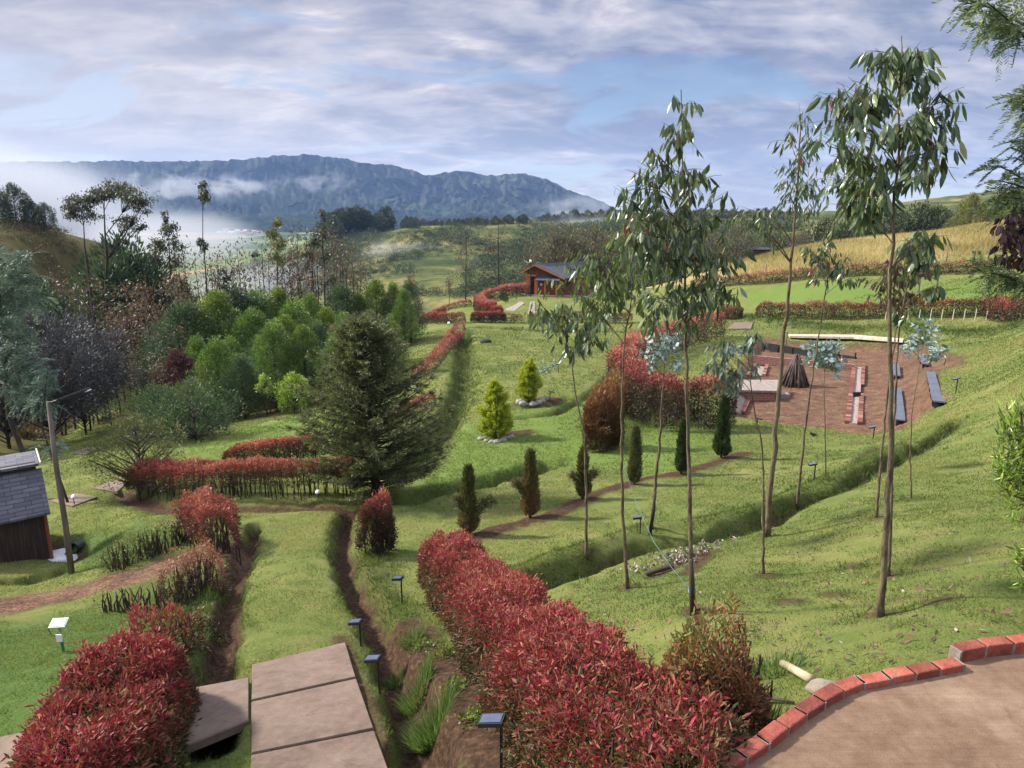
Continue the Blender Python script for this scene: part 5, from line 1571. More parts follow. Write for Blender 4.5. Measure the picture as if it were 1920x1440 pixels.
fronds('feathery grey-green acacia reaching in from the right edge, fronds at several heights', 'feathery_acacia', [(2040, 1080), (2020, 800), (2000, 500), (1985, 250), (1975, 60), (1970, -120)], 6,
       [(1850, 5, 56, 12, 30), (1885, 32, 32, 24, 40), (1815, 0, 30, 12, 24), (1870, 55, 26, 20, 26), (1915, 200, 20, 30, 22), (1918, 265, 18, 24, 16), (1905, 365, 30, 22, 30), (1880, 340, 18, 16, 12), (1890, 400, 22, 14, 14),
        (1845, 508, 24, 16, 22), (1875, 512, 28, 18, 30), (1905, 520, 20, 20, 26), (1918, 180, 16, 20, 20), (1870, 310, 16, 14, 12), (1925, 320, 18, 34, 12)], M_FERN, r0=.07)
fronds('feathery blue-green acacia with pale sprays at the left edge behind the shed', 'blue_acacia', [(18, None), (16, 780), (10, 680), (0, 560), (-10, 470)], 20,
       [(20, 490, 34, 16, 34), (52, 478, 26, 12, 26), (72, 520, 24, 14, 24), (30, 540, 34, 18, 36), (66, 560, 26, 14, 26), (20, 600, 34, 20, 36), (60, 625, 26, 14, 24), (30, 660, 36, 18, 34), (70, 680, 24, 14, 24), (25, 715, 36, 18, 34), (62, 735, 26, 14, 26), (-10, 560, 30, 40, 40), (-10, 660, 30, 50, 40)], M_BLUE, frl=.52, r0=.09)
fronds('low blue-green acacia branch leaning past the log lamp post', 'blue_acacia', [(70, None), (78, 800), (84, 740), (90, 690)], 19,
       [(95, 700, 18, 10, 18), (85, 725, 20, 12, 18), (104, 760, 14, 10, 12), (72, 750, 18, 12, 16), (100, 840, 14, 8, 9), (108, 830, 10, 8, 7)], M_BLUE, frl=.42, r0=.04)
sapling('purple-bronze broad-leaved shrub at the right edge above the green slope', 5.6, [(1990, 1120), (1985, 900), (1975, 650), (1960, 480), (1945, 400)],
        [(1895, 405, 22, 22, 22), (1880, 430, 22, 24, 24), (1905, 440, 24, 26, 26), (1875, 465, 20, 20, 18), (1900, 480, 22, 18, 20), (1915, 420, 20, 20, 16), (1920, 470, 18, 24, 16)], .085, .03, M_PURP, wr=.5, name='bronze_shrub', cat='shrub', group=None, depth=.4)
sapling('lime-green long-leaved acacia shrub at the right edge of the lawn', 6, [(1950, 1020), (1928, 960), (1918, 880), (1915, 820), (1912, 760)],
        [(1885, 815, 26, 30, 40), (1892, 855, 28, 26, 40), (1878, 890, 26, 20, 30), (1895, 920, 26, 26, 36), (1910, 770, 18, 26, 20), (1865, 880, 20, 14, 14), (1895, 790, 24, 34, 26), (1905, 840, 24, 34, 34), (1882, 870, 26, 30, 30), (1870, 905, 26, 18, 26), (1900, 900, 26, 34, 36), (1905, 950, 20, 30, 28), (1920, 800, 20, 40, 24), (1888, 930, 20, 16, 16), (1915, 985, 14, 20, 12)],
        .145, .05, M_LIME, wr=.17, hang=-.75, name='lime_acacia', cat='shrub', group=None, depth=.5)
sapling('low trailing lime acacia branch below the larger one at the right edge', 5.5, [(1935, 1130), (1925, 1100), (1920, 1060), (1918, 1030)],
        [(1912, 1060, 12, 22, 14), (1918, 1095, 10, 18, 10), (1915, 1030, 12, 14, 8)], .13, .02, M_LIME, wr=.17, hang=-.3, name='lime_acacia', cat='shrub', group=None, depth=.2)


# ------------------------------------------------------------------ paving, terrace, brick edging


def concrete_mat(name, c0, c1, c2, rot, brush):
    """cast concrete: blotches, fine grit, a few stains and faint brush lines"""
    m, nt, b, o = new_mat(name)
    PV = N(nt, 'ShaderNodeNewGeometry').outputs['Position']
    a1 = noise(nt, PV, 1.1, 6, .6, .4); a2 = noise(nt, PV, 9, 6, .65); a3 = noise(nt, PV, 160, 3, .7)
    mp = N(nt, 'ShaderNodeMapping'); mp.inputs['Rotation'].default_value = (0, 0, rot); mp.inputs['Scale'].default_value = (2.5, 120, 1)
    nt.links.new(PV, mp.inputs[0]); br = noise(nt, mp.outputs[0], 1.0, 4, .6)
    r1 = ramp(nt, [(.32, c0), (.5, c1), (.68, c2)])
    nt.links.new(math_n(nt, 'ADD', math_n(nt, 'MULTIPLY', a1, .55), math_n(nt, 'MULTIPLY', a2, .45)), r1.inputs[0])
    r2 = ramp(nt, [(.3, .70), (.7, 1.28)]); nt.links.new(a3, r2.inputs[0])
    r3 = ramp(nt, [(.36, 1 - brush), (.64, 1 + brush)]); nt.links.new(br, r3.inputs[0])
    c = mixc(nt, 1.0, mixc(nt, 1.0, r1.outputs[0], r2.outputs[0], 'MULTIPLY'), r3.outputs[0], 'MULTIPLY')
    st = ramp(nt, [(.60, 0.0), (.70, .5)]); nt.links.new(noise(nt, PV, 3.1, 7, .7, 1.0), st.inputs[0])
    c = mixc(nt, st.outputs[0], c, tuple(v * .45 for v in c0))
    nt.links.new(c, b.inputs['Base Color']); b.inputs['Roughness'].default_value = .85; b.inputs['Specular IOR Level'].default_value = .2
    bp = N(nt, 'ShaderNodeBump'); bp.inputs['Distance'].default_value = .004; bp.inputs['Strength'].default_value = .8
    nt.links.new(math_n(nt, 'ADD', math_n(nt, 'ADD', a3, a2), math_n(nt, 'MULTIPLY', br, brush * 4)), bp.inputs['Height']); nt.links.new(bp.outputs[0], b.inputs['Normal'])
    return m


M_TERR = concrete_mat('brushed_concrete', (.092, .055, .033), (.165, .107, .067), (.25, .176, .118), .5, .07)
M_CONC = concrete_mat('concrete', (.086, .060, .044), (.142, .102, .078), (.19, .143, .110), .2, .04)
M_BRICK = solid('red_brick', [(.3, (.14, .036, .026)), (.45, (.23, .056, .036)), (.6, (.29, .082, .052)), (.75, (.21, .10, .075))], 7, .85, .6, 50)
M_MORT = solid('mortar', [(.3, (.13, .105, .085)), (.7, (.24, .20, .165))], 12, .9, .4)
for _m in (M_BRICK,):      # every brick its own tone
    _nt = _m.node_tree; _b = [n for n in _nt.nodes if n.type == 'BSDF_PRINCIPLED'][0]
    _src = _b.inputs['Base Color'].links[0].from_socket
    _r = ramp(_nt, [(0, .62), (.5, 1.0), (1, 1.22)]); _nt.links.new(N(_nt, 'ShaderNodeObjectInfo').outputs['Random'], _r.inputs[0])
    _nt.links.new(mixc(_nt, 1.0, _src, _r.outputs[0], 'MULTIPLY'), _b.inputs['Base Color'])
NOGRASS = []


def plane_pt(px, py, z):
    a, r = ray(px, py)
    D = (CZ - z) / r
    return np.array((a * D, D, z))


def slab(name, pxs, th, lift, mat, label=None, cat=None, kind='structure', z=None, world=None, bev=.012):
    if world is not None:
        T = np.array(world, float)
    elif z is not None:
        T = np.array([plane_pt(px, py, z) for px, py in pxs])
    else:
        T = np.array([at(px, py, cast(base_h, px, py)[1]) for px, py in pxs])
        T[:, 2] += lift
        if len(T) >= 3:        # level it to one plane
            A = np.column_stack([T[:, 0], T[:, 1], np.ones(len(T))]); c = np.linalg.lstsq(A, T[:, 2], rcond=None)[0]; T[:, 2] = A @ c
    n = len(T); c = T.mean(0)
    In = T + unit((c - T) * (1, 1, 0)) * bev
    Lo = T - (0, 0, bev)
    Bt = T - (0, 0, th)
    mb = MB(); V = np.vstack([In, Lo, Bt])
    F = [tuple(range(n))] + [(n + i, n + (i + 1) % n, (i + 1) % n, i) for i in range(n)] + [(2 * n + i, 2 * n + (i + 1) % n, n + (i + 1) % n, n + i) for i in range(n)]
    area = sum(T[i, 0] * T[(i + 1) % n, 1] - T[(i + 1) % n, 0] * T[i, 1] for i in range(n))
    if area < 0: F = [f[::-1] for f in F]
    mb.faces(V, F)
    o = mb.build(name, mat)
    tag(o, label, cat, kind=kind)
    NOGRASS.append(T[:, :2])
    return o


for q in SLABS.values():
    slab('path', None, .09, 0, M_CONC, world=q[0])
slab('path', [(1362, 618), (1378, 606), (1412, 606), (1408, 618)], .15, .08, M_CONC)
slab('path', [(1478, 629), (1600, 634), (1695, 638), (1692, 644), (1600, 642), (1480, 636)], .15, .22, solid('pale_path', [(.3, (.30, .24, .18)), (.7, (.52, .45, .36))], 4, .9, .2))
TZ = CZ - 2.50
slab('terrace', [(1250, 1520), (1352, 1448), (1440, 1398), (1520, 1334), (1562, 1308), (1600, 1289), (1690, 1272), (1808, 1251), (1800, 1226), (1860, 1214), (1925, 1208), (2050, 1215), (2150, 1700), (1500, 1800)], .35, 0, M_TERR, z=TZ)
er = thing('brick_edging', 'curved row of red bricks edging the concrete terrace', 'brick edging', (*plane_pt(1600, 1280, TZ)[:2], TZ))
curve = np.array([plane_pt(px, py, TZ + .045) for px, py in [(1250, 1500), (1345, 1437), (1430, 1385), (1505, 1328), (1552, 1298), (1600, 1275), (1690, 1258), (1800, 1238)]])
curve2 = np.array([plane_pt(px, py, TZ + .075) for px, py in [(1793, 1214), (1850, 1203), (1920, 1196), (2000, 1190)]])
for C_, hh in ((curve, .13), (curve2, .15)):
    cum = np.concatenate([[0], np.cumsum(np.hypot(*np.diff(C_[:, :2], axis=0).T))]); LT = cum[-1]
    nb = int(LT / .165); 
    mm = MB()
    for k in range(nb):
        s = (k + .5) / nb * LT
        p = np.array([np.interp(s, cum, C_[:, i]) for i in range(3)])
        p2 = np.array([np.interp(min(s + .05, LT), cum, C_[:, i]) for i in range(3)]); p1 = np.array([np.interp(max(s - .05, 0), cum, C_[:, i]) for i in range(3)])
        a = math.atan2(p2[1] - p1[1], p2[0] - p1[0]) + RNG.normal(0, .02)
        bm = MB(); Lk = LT / nb - .016
        bm.box((p[0], p[1], p[2] - hh / 2 + RNG.normal(0, .003)), (Lk, .080, hh), a)
        bo = bm.build('brick', M_BRICK, er)
        md = bo.modifiers.new('bevel', 'BEVEL'); md.width = .008; md.segments = 2
        mm.box((p[0], p[1], p[2] - hh / 2 - .007), (LT / nb + .012, .073, hh), a)
    mm.build('mortar', M_MORT, er)


# ------------------------------------------------------------------ fire pit yard
def gp(px, py):
    return G(px, py)


M_PITB = leaf_mat('pit_brick', [(0, (.085, .030, .022)), (.4, (.15, .052, .038)), (.75, (.20, .085, .062)), (1, (.26, .15, .12))], .9, 0, .2, 1.0)


def brick_mat():
    m, nt, b, o = new_mat('brick_wall')
    tc = N(nt, 'ShaderNodeTexCoord')
    bt = N(nt, 'ShaderNodeTexBrick')
    bt.inputs['Color1'].default_value = (.19, .062, .044, 1); bt.inputs['Color2'].default_value = (.24, .095, .068, 1); bt.inputs['Mortar'].default_value = (.25, .21, .18, 1)
    bt.inputs['Scale'].default_value = 1.0; bt.inputs['Brick Width'].default_value = .30; bt.inputs['Row Height'].default_value = .11; bt.inputs['Mortar Size'].default_value = .012
    mp = N(nt, 'ShaderNodeMapping'); mp.inputs['Rotation'].default_value = (math.pi / 2, 0, 0)
    nt.links.new(tc.outputs['Object'], mp.inputs[0]); nt.links.new(mp.outputs[0], bt.inputs['Vector']); nt.links.new(bt.outputs['Color'], b.inputs['Base Color'])
    b.inputs['Roughness'].default_value = .9
    return m


M_BWALL = brick_mat()


def kerb(mb, a, b, w, h, sink=.15):
    A = gp(*a); B_ = gp(*b)
    d = B_ - A; L = math.hypot(d[0], d[1]); n = max(1, int(L / .26))
    ang = math.atan2(d[1], d[0])
    for k in range(n):
        f = (k + .5) / n
        c = A + d * f
        mb.box((c[0], c[1], c[2] + h / 2 - sink / 2 + RNG.normal(0, .006)), (L / n - .022, w * .85, h + sink), ang, RNG.random())


def strip(mb, pxs, lift):
    T = np.array([gp(*p) for p in pxs]); T[:, 2] += lift
    A = np.column_stack([T[:, 0], T[:, 1], np.ones(len(T))]); c = np.linalg.lstsq(A, T[:, 2], rcond=None)[0]; T[:, 2] = A @ c
    n = len(T); mb.faces(np.vstack([T, T - (0, 0, .2)]), [tuple(range(n))[::-1]] + [(i, (i + 1) % n, n + (i + 1) % n, n + i) for i in range(n)])


M_CHAN = solid('channel_concrete', [(.3, (.15, .118, .098)), (.7, (.28, .235, .20))], 5, .9, .2)
r = thing('brick_channel', 'straight brick-kerbed concrete channel on the right of the fire pit yard', 'channel', gp(1600, 740))
k = MB(); kerb(k, (1589, 795), (1601, 688), .24, .14); k.build('kerb', M_PITB, r)
k = MB(); kerb(k, (1612, 797), (1615, 743), .22, .14); k.build('kerb', M_PITB, r)
k = MB(); kerb(k, (1616, 726), (1619, 686), .22, .14); k.build('kerb', M_PITB, r)
k = MB(); strip(k, [(1592, 795), (1610, 796), (1616, 690), (1603, 690)], .05); k.build('channel_floor', M_CHAN, r)
dk = solid('black_metal', [(.3, (.012, .012, .013)), (.7, (.03, .03, .032))], 6, .5, .1)
k = MB(); c = gp(1605, 748); k.box((c[0], c[1], c[2] + .16), (.34, .10, .34)); k.build('gate_box', dk, r)
r = thing('brick_channel', 'short brick-kerbed channel running under the concrete platform', 'channel', gp(1400, 740))
k = MB(); kerb(k, (1366, 768), (1384, 738), .22, .16); k.build('kerb', M_PITB, r); k = MB(); kerb(k, (1404, 708), (1416, 686), .22, .16); k.build('kerb', M_PITB, r)
k = MB(); kerb(k, (1392, 778), (1404, 752), .22, .16); k.build('kerb', M_PITB, r); k = MB(); kerb(k, (1432, 706), (1438, 688), .22, .16); k.build('kerb', M_PITB, r)
k = MB(); strip(k, [(1369, 770), (1390, 778), (1404, 752), (1387, 740)], .05); k.build('channel_floor', M_CHAN, r)
k = MB(); strip(k, [(1407, 706), (1430, 706), (1436, 689), (1418, 688)], .05); k.build('channel_floor', M_CHAN, r)
r = thing('low_brick_wall', 'low brick wall along the back of the fire pit yard', 'wall', gp(1500, 680))
A_, B_ = gp(1413, 680), gp(1602, 694)
k = MB(); k.box(((A_ + B_) / 2 + (0, 0, .14)), (np.hypot(*(B_ - A_)[:2]), .24, .5), math.atan2(B_[1] - A_[1], B_[0] - A_[0])); k.build('wall', M_BWALL, r)
r = thing('brick_platform', 'raised concrete platform on brick sides beside the wood pile', 'platform', gp(1420, 752))
c = gp(1428, 752); zt = at(1420, 731, c[1])[2]
T0 = [plane_pt(px, py, zt) for px, py in [(1378, 731), (1456, 733), (1462, 712), (1388, 712)]]
Bm = MB(); In_ = np.array(T0) * 1.0; cc = In_.mean(0)
sh = cc + (In_ - cc) * np.array((.94, .93, 1))
Bm.faces(np.vstack([sh - (0, 0, .10), sh - (0, 0, .95)]), [(0, 1, 5, 4), (1, 2, 6, 5), (2, 3, 7, 6), (3, 0, 4, 7)]); Bm.build('brick_side', M_BWALL, r)
tm = MB(); Tq = np.array(T0); tm.faces(np.vstack([Tq, Tq - (0, 0, .10)]), [(0, 1, 2, 3), (0, 4, 5, 1), (1, 5, 6, 2), (2, 6, 7, 3), (3, 7, 4, 0), (7, 6, 5, 4)])
tm.build('platform_slab', M_CHAN, r)
sm_ = MB(); q0 = gp(1468, 747); sm_.box((q0[0], q0[1] + .1, q0[2] + .10), (.52, .50, .28)); sm_.build('step', M_CHAN, r)
dm = MB(); q0 = gp(1396, 752); dm.box((q0[0] - .02, q0[1] + .32, q0[2] + .16), (.52, .10, .36)); dm.build('opening_shade', dk, r)  # solid black block stands in for the shade inside the channel mouth
# bonfire
c = gp(1489, 723); R0 = 27 / FPX * c[1] * 1.05; hb_ = at(1489, 665, c[1])[2] - c[2]
r = thing('bonfire_pile', 'cone-shaped pile of dark logs stacked for a bonfire', 'wood pile', c)
M_LOG = solid('grey_log', [(.3, (.030, .022, .018)), (.5, (.072, .052, .042)), (.7, (.14, .11, .095))], 7, .9, .4, stretch=(1, 1, .3))
for i in range(58):
    a = i / 58 * 2 * math.pi * 2 + RNG.normal(0, .06); ly = 1 if i < 30 else .72
    rb = R0 * ly * RNG.uniform(.92, 1.06); lt = RNG.uniform(.86, 1.04)
    p0 = c + (math.cos(a) * rb, math.sin(a) * rb, -.02); p1 = c + (math.cos(a + RNG.normal(0, .2)) * R0 * .10, math.sin(a) * R0 * .10, hb_ * lt * (1.0 if ly == 1 else .92))
    lm = MB(); mid = (p0 + p1) / 2 + RNG.normal(0, .025, 3); rr_ = RNG.uniform(.030, .055)
    lm.tube([p0, mid, p1], [rr_, rr_ * .92, rr_ * .8], 7); lm.build('log', M_LOG, r, True)
# black board edge and benches
M_BOARD = solid('dark_board', [(.3, (.020, .022, .028)), (.6, (.042, .045, .056)), (.8, (.075, .08, .095))], 4, .45, .2, stretch=(1, 5, 1))
r = thing('board_edging', 'black board retaining edge behind the wood pile', 'edging', gp(1515, 662))
A_, B_ = gp(1428, 658), gp(1606, 673)
k = MB(); k.box((A_ + B_) / 2 + (0, 0, .12), (np.hypot(*(B_ - A_)[:2]), .06, .50), math.atan2(B_[1] - A_[1], B_[0] - A_[0])); k.build('board', dk, r)
for f in np.linspace(.02, .98, 7):
    k = MB(); p = A_ + (B_ - A_) * f; k.box(p + (0, -.07, .14), (.07, .07, .52)); k.build('post', dk, r)
M_PLANK = solid('blue_black_plank', [(.3, (.055, .062, .085)), (.6, (.095, .105, .14)), (.8, (.15, .165, .205))], 3, .7, .15, stretch=(6, 1, 1))


def bench(label, p0, p1, w):
    A = gp(*p0); B2 = gp(*p1)
    r = thing('plank_bench', label, 'bench', (A + B2) / 2, 'dark plank benches stepped up the yard slope')
    ang = math.atan2(B2[1] - A[1], B2[0] - A[0]); L = np.hypot(*(B2 - A)[:2])
    n = max(1, int(round(L / 1.6)))
    for i in range(n):
        p, q = (A + (B2 - A) * ((i + f) / n) for f in (.01, .99))
        p = np.array((p[0], p[1], H(p[0], p[1]) + .20)); q = np.array((q[0], q[1], H(q[0], q[1]) + .20))
        k = MB(); k.bar(p, q, w, .05); k.build('plank', M_PLANK, r)
        for e in (.12, .88):
            c = p + (q - p) * e
            k = MB(); k.box((c[0], c[1], c[2] - .16), (.08, w * .8, .26), ang); k.build('leg', dk, r)
    return r


bench('longer right-hand dark plank bench along the yard edge', (1761, 764), (1744, 706), .34)
bench('short dark plank bench behind the longer right-hand one', (1735, 690), (1725, 672), .34)
bench('dark plank bench beside the twin trunks, nearest the lawn', (1687, 798), (1681, 736), .32)
bench('dark plank bench farther up behind the twin trunks', (1681, 712), (1679, 690), .32)

# ------------------------------------------------------------------ shed and lamp pole at the left
M_SHW = solid('dark_stained_boards', [(.3, (.016, .010, .008)), (.5, (.034, .021, .017)), (.7, (.065, .042, .034))], 4, .6, .3, stretch=(9, 9, .5))
M_EDGE = solid('red_brown_wood', [(.3, (.13, .040, .018)), (.7, (.26, .085, .035))], 5, .7, .2, stretch=(1, 1, .3))


def shingle_mat():
    m, nt, b, o = new_mat('slate_shingle')
    tc = N(nt, 'ShaderNodeTexCoord')
    bt = N(nt, 'ShaderNodeTexBrick')
    bt.inputs['Color1'].default_value = (.055, .055, .070, 1); bt.inputs['Color2'].default_value = (.105, .105, .125, 1); bt.inputs['Mortar'].default_value = (.028, .028, .036, 1)
    bt.inputs['Scale'].default_value = 1.0; bt.inputs['Brick Width'].default_value = .33; bt.inputs['Row Height'].default_value = .105; bt.inputs['Mortar Size'].default_value = .008
    bt.offset = .37
    nt.links.new(tc.outputs['UV'], bt.inputs['Vector'])
    nz = noise(nt, tc.outputs['Object'], 40, 4, .6)
    rr = ramp(nt, [(.3, .75), (.7, 1.25)]); nt.links.new(nz, rr.inputs[0])
    nt.links.new(mixc(nt, 1.0, bt.outputs['Color'], rr.outputs[0], 'MULTIPLY'), b.inputs['Base Color'])
    b.inputs['Roughness'].default_value = .75
    bp = N(nt, 'ShaderNodeBump'); bp.inputs['Distance'].default_value = .01; nt.links.new(bt.outputs['Fac'], bp.inputs['Height']); bp.invert = True
    nt.links.new(bp.outputs[0], b.inputs['Normal'])
    return m


M_SHING = shingle_mat()
R_ = G(98, 1049); zb = R_[2]
ey = unit(np.array((R_[0] - .06 * R_[1], R_[1], 0.0))); ex = np.array((-ey[1], ey[0], 0.0))
ez = np.array((0, 0, 1.0))


def SH(a, b_, c_):
    return R_ + ex * a + ey * b_ + ez * c_


LW = 2.6
hw = at(86, 957, R_[1])[2] - zb
sd_ = thing('garden_shed', 'dark wooden shed with grey slate shingle roof at the left edge', 'shed', R_)
k = MB(); k.faces([SH(.02, .02, -.4), SH(LW, .02, -.4), SH(LW, 2.0, -.4), SH(.02, 2.0, -.4), SH(.02, .02, hw), SH(LW, .02, hw), SH(LW, 2.0, hw), SH(.02, 2.0, hw)], [(0, 4, 5, 1), (1, 5, 6, 2), (2, 6, 7, 3), (3, 7, 4, 0), (4, 7, 6, 5)])
k.build('wall', M_SHW, sd_)
k = MB(); k.bar(SH(0, 0, -.4), SH(0, 0, hw), .05, .05); k.build('corner_board', M_EDGE, sd_)


def roof_slab(name, a0, a1, lo, hi, th, mat, par):
    """sloping roof sheet from the low edge lo=(b,c) to the high edge hi=(b,c)"""
    T = [SH(a0, *lo), SH(a1, *lo), SH(a1, *hi), SH(a0, *hi)]
    mb = MB(); V = np.vstack([T, np.array(T) - (0, 0, th)])
    mb.faces(V, [(3, 2, 1, 0), (0, 1, 5, 4), (1, 2, 6, 5), (2, 3, 7, 6), (3, 0, 4, 7), (4, 5, 6, 7)])
    o = mb.build(name, mat, par)
    uv = o.data.uv_layers.new(name='uv')
    co = [v.co + par.location for v in o.data.vertices]
    nrm = unit(ey * (hi[0] - lo[0]) + ez * (hi[1] - lo[1]))
    for lp in o.data.loops:
        p = np.array(co[lp.vertex_index]) - R_
        uv.data[lp.index].uv = (float(p @ ex), float(p @ nrm))
    return o


# roof rise found from the photograph's top edge
def z_at(px, py, b_):
    """height above the shed base of a point at depth b_ behind the wall seen at image (px, py)"""
    best = None
    for c_ in np.linspace(0, 3, 301):
        y = to_px(SH(.05, b_, c_))[1]
        if best is None or abs(y - py) < best[0]: best = (abs(y - py), c_)
    return best[1]


b1 = .62
c1 = z_at(80, 880, b1)
roof_slab('roof', -.10, LW, (-.14, hw - .02), (b1, c1), .05, M_SHING, sd_)
k = MB(); k.faces([SH(.0, b1, c1 - .05), SH(LW, b1, c1 - .05), SH(LW, b1, c1 + .14), SH(.0, b1, c1 + .14)], [(0, 1, 2, 3)]); 
k = MB(); k.box(SH(LW / 2, b1 + .04, c1 + .06), (LW, .06, .22), math.atan2(ex[1], ex[0])); k.build('fascia', M_SHW, sd_)
c2 = z_at(66, 846, 1.35)
roof_slab('roof', -.06, LW, (b1 - .10, c1 + .15), (1.35, c2), .06, M_SHING, sd_)
k = MB(); k.bar(SH(-.09, b1 - .10, c1 + .13), SH(-.09, 1.35, c2), .03, .09); k.build('trim', solid('pale_trim', [(.3, (.4, .38, .34)), (.7, (.6, .57, .5))], 5, .6, .1), sd_)

M_POLE = solid('weathered_log', [(.3, (.055, .045, .036)), (.5, (.11, .090, .072)), (.7, (.19, .16, .13))], 6, .9, .5, stretch=(1, 1, .2))
g = G(134, 1076); top = at(91, 753, g[1] + .1)
lp_ = thing('lamp_post', 'rough log lamp post with a flat solar street lamp on top, beside the shed', 'lamp post', g)
k = MB(); Pm = np.array([g - (0, 0, .2), g + (top - g) * .3 + (.01, 0, 0), g + (top - g) * .65 + (-.02, 0, 0), top]); k.tube(Pm, [.062, .056, .05, .042], 10); k.build('post', M_POLE, lp_, True)
hd = at(166, 729, g[1] + .1); md_ = top + (hd - top) * .3 - (0, 0, .03)
k = MB(); k.tube([top - (0, 0, .04), md_], .022, 8); k.build('arm', dk, lp_)
k = MB(); k.bar(md_ - (hd - md_) * .05, hd, .16, .045); k.bar(md_ + (hd - md_) * .2 - (0, 0, .035), md_ + (hd - md_) * .8 - (0, 0, .035), .11, .03); k.build('lamp_head', dk, lp_)
k = MB(); k.bar(hd - (hd - md_) * .08 + (0, 0, -.03), hd + (hd - md_) * .02 + (0, 0, -.03), .13, .02); k.build('lens', solid('lamp_lens', [(.4, (.6, .62, .62)), (.6, (.75, .77, .77))], 4, .25, 0), lp_)
M_PIPE = solid('black_pipe', [(.3, (.012, .012, .013)), (.7, (.035, .035, .036))], 6, .55, .1)
q0 = G(141, 1034)
pp = thing('drain_pipe', 'black drain pipe mouth in a muddy hole behind the lamp post', 'pipe', q0)
k = MB(); a0 = np.array((q0[0], q0[1] - .05, q0[2] + .10)); k.tube([a0, a0 + (.03, .25, -.03)], .13, 18, cap=False); k.tube([a0 + (.03, .25, -.03), a0], .11, 18, cap=False); k.build('pipe', M_PIPE, pp, True)
q0 = G(112, 1043); k = MB(); k.tube([q0 + (0, 0, -.05), q0 + (0, 0, .035)], [.42, .36], 14)
tag(k.build('cement_spill', solid('pale_cement', [(.3, (.36, .36, .36)), (.7, (.58, .58, .57))], 6, .9, .3)), 'pale grey patch of spilled cement at the foot of the shed', 'cement')

# ------------------------------------------------------------------ garden lights
M_BLK = solid('black_plastic', [(.3, (.014, .014, .016)), (.7, (.028, .028, .032))], 6, .4, .05)
M_CELL = solid('solar_cell', [(.3, (.035, .045, .085)), (.7, (.07, .085, .14))], 9, .2, 0, spec=.7)
M_WHITE = solid('white_plastic', [(.3, (.62, .62, .60)), (.7, (.78, .78, .76))], 5, .5, .05)
GL = 'small black solar garden lights'


def solar_light(label, base, h, s=1.0, ang=math.pi, off=(0, 0)):
    g = G(*base)
    r = thing('solar_light', label, 'garden light', g, GL)
    k = MB(); k.box((g[0], g[1], g[2] + h / 2 - .05), (.018 * s, .018 * s, h + .1)); k.build('stake', M_BLK, r)
    ca, sa = math.cos(ang), math.sin(ang)
    M = np.array([[ca, -sa, 0], [sa, ca, 0], [0, 0, 1]]) @ np.array([[math.cos(.22), 0, math.sin(.22)], [0, 1, 0], [-math.sin(.22), 0, math.cos(.22)]])
    c = g + np.array((ca * .055 * s, sa * .055 * s, h + .01))
    k = MB(); k.box(c, (.150 * s, .092 * s, .030), 0, .5, M); k.build('lamp_head', M_BLK, r)
    k = MB(); k.box(c + M @ np.array((0, 0, .017)), (.128 * s, .074 * s, .006), 0, .5, M); k.build('solar_cell', M_CELL, r)
    return r


solar_light('black solar light in the soil bank closest to the terrace', (940, 1442), .36, 1.15, 2.9)
solar_light('black solar light beside the concrete path slabs', (712, 1299), .36, 1.0, 2.9)
solar_light('black solar light at the top corner of the concrete path, leaning', (677, 1212), .30, 1.0, 2.9)
solar_light('black solar light on the grass left of the long crimson hedge', (754, 1132), .38, 1.0, 2.8)
solar_light('black solar light between the staked sapling and the ditch', (1200, 1000), .28, 1.0, 2.9)
solar_light('black solar light mid-lawn beyond the ditch bank', (1526, 901), .36, 1.1, 3.1)
solar_light('black solar light below the left channel of the fire pit yard', (1419, 806), .40, 1.3, .2)
solar_light('black solar light below the front edge of the fire pit yard', (1637, 823), .38, 1.4, 3.0)
solar_light('black solar light on the lawn right of the plank benches', (1792, 736), .50, 1.5, 3.1)
solar_light('black solar light right of the pale silver sprays', (1771, 686), .50, 1.5, 3.1)
solar_light('tall black solar light behind the black board edging', (1474, 650), 1.0, 1.8, 3.1)
solar_light('black solar light on a post on the cabin lawn', (968, 562), 1.5, 3.2, 3.1)
solar_light('black solar light beside the farther golden conifer', (1031, 752), .42, 1.6, 0.3)
solar_light('black solar light on the lawn behind the silver sprig', (1047, 699), .48, 1.8, 3.1)


def spot_light(label, base, h=.16, s=1.0):
    g = G(*base)
    r = thing('spot_light', label, 'garden light', g, 'small white spot lights along the hedge')
    k = MB(); k.tube([g - (0, 0, .08), g + (0, 0, h)], .012 * s, 6); k.build('stake', M_BLK, r)
    k = MB(); c = g + (0, 0, h); d = np.array((-.25, -.75, .6)) * .05 * s
    k.tube([c + d * .5, c, c - d * .8], [.062 * s, .055 * s, .03 * s], 12); k.build('lamp_head', M_WHITE, r, True)


spot_light('white spot light in the soil under the right end of the stemmed hedge', (597, 934))
spot_light('white spot light under the left end of the stemmed hedge', (262, 925))
spot_light('white spot light under the stemmed hedge, half behind the red hedge block', (397, 928))
spot_light('white spot light standing in front of the square paving slab', (140, 948), .26)
spot_light('tiny white spot light at the far end of the narrow climbing hedge', (842, 612), .3, 2.0)
spot_light('tiny white spot light on the mown strip beside the climbing hedge', (823, 655), .2, 1.8)

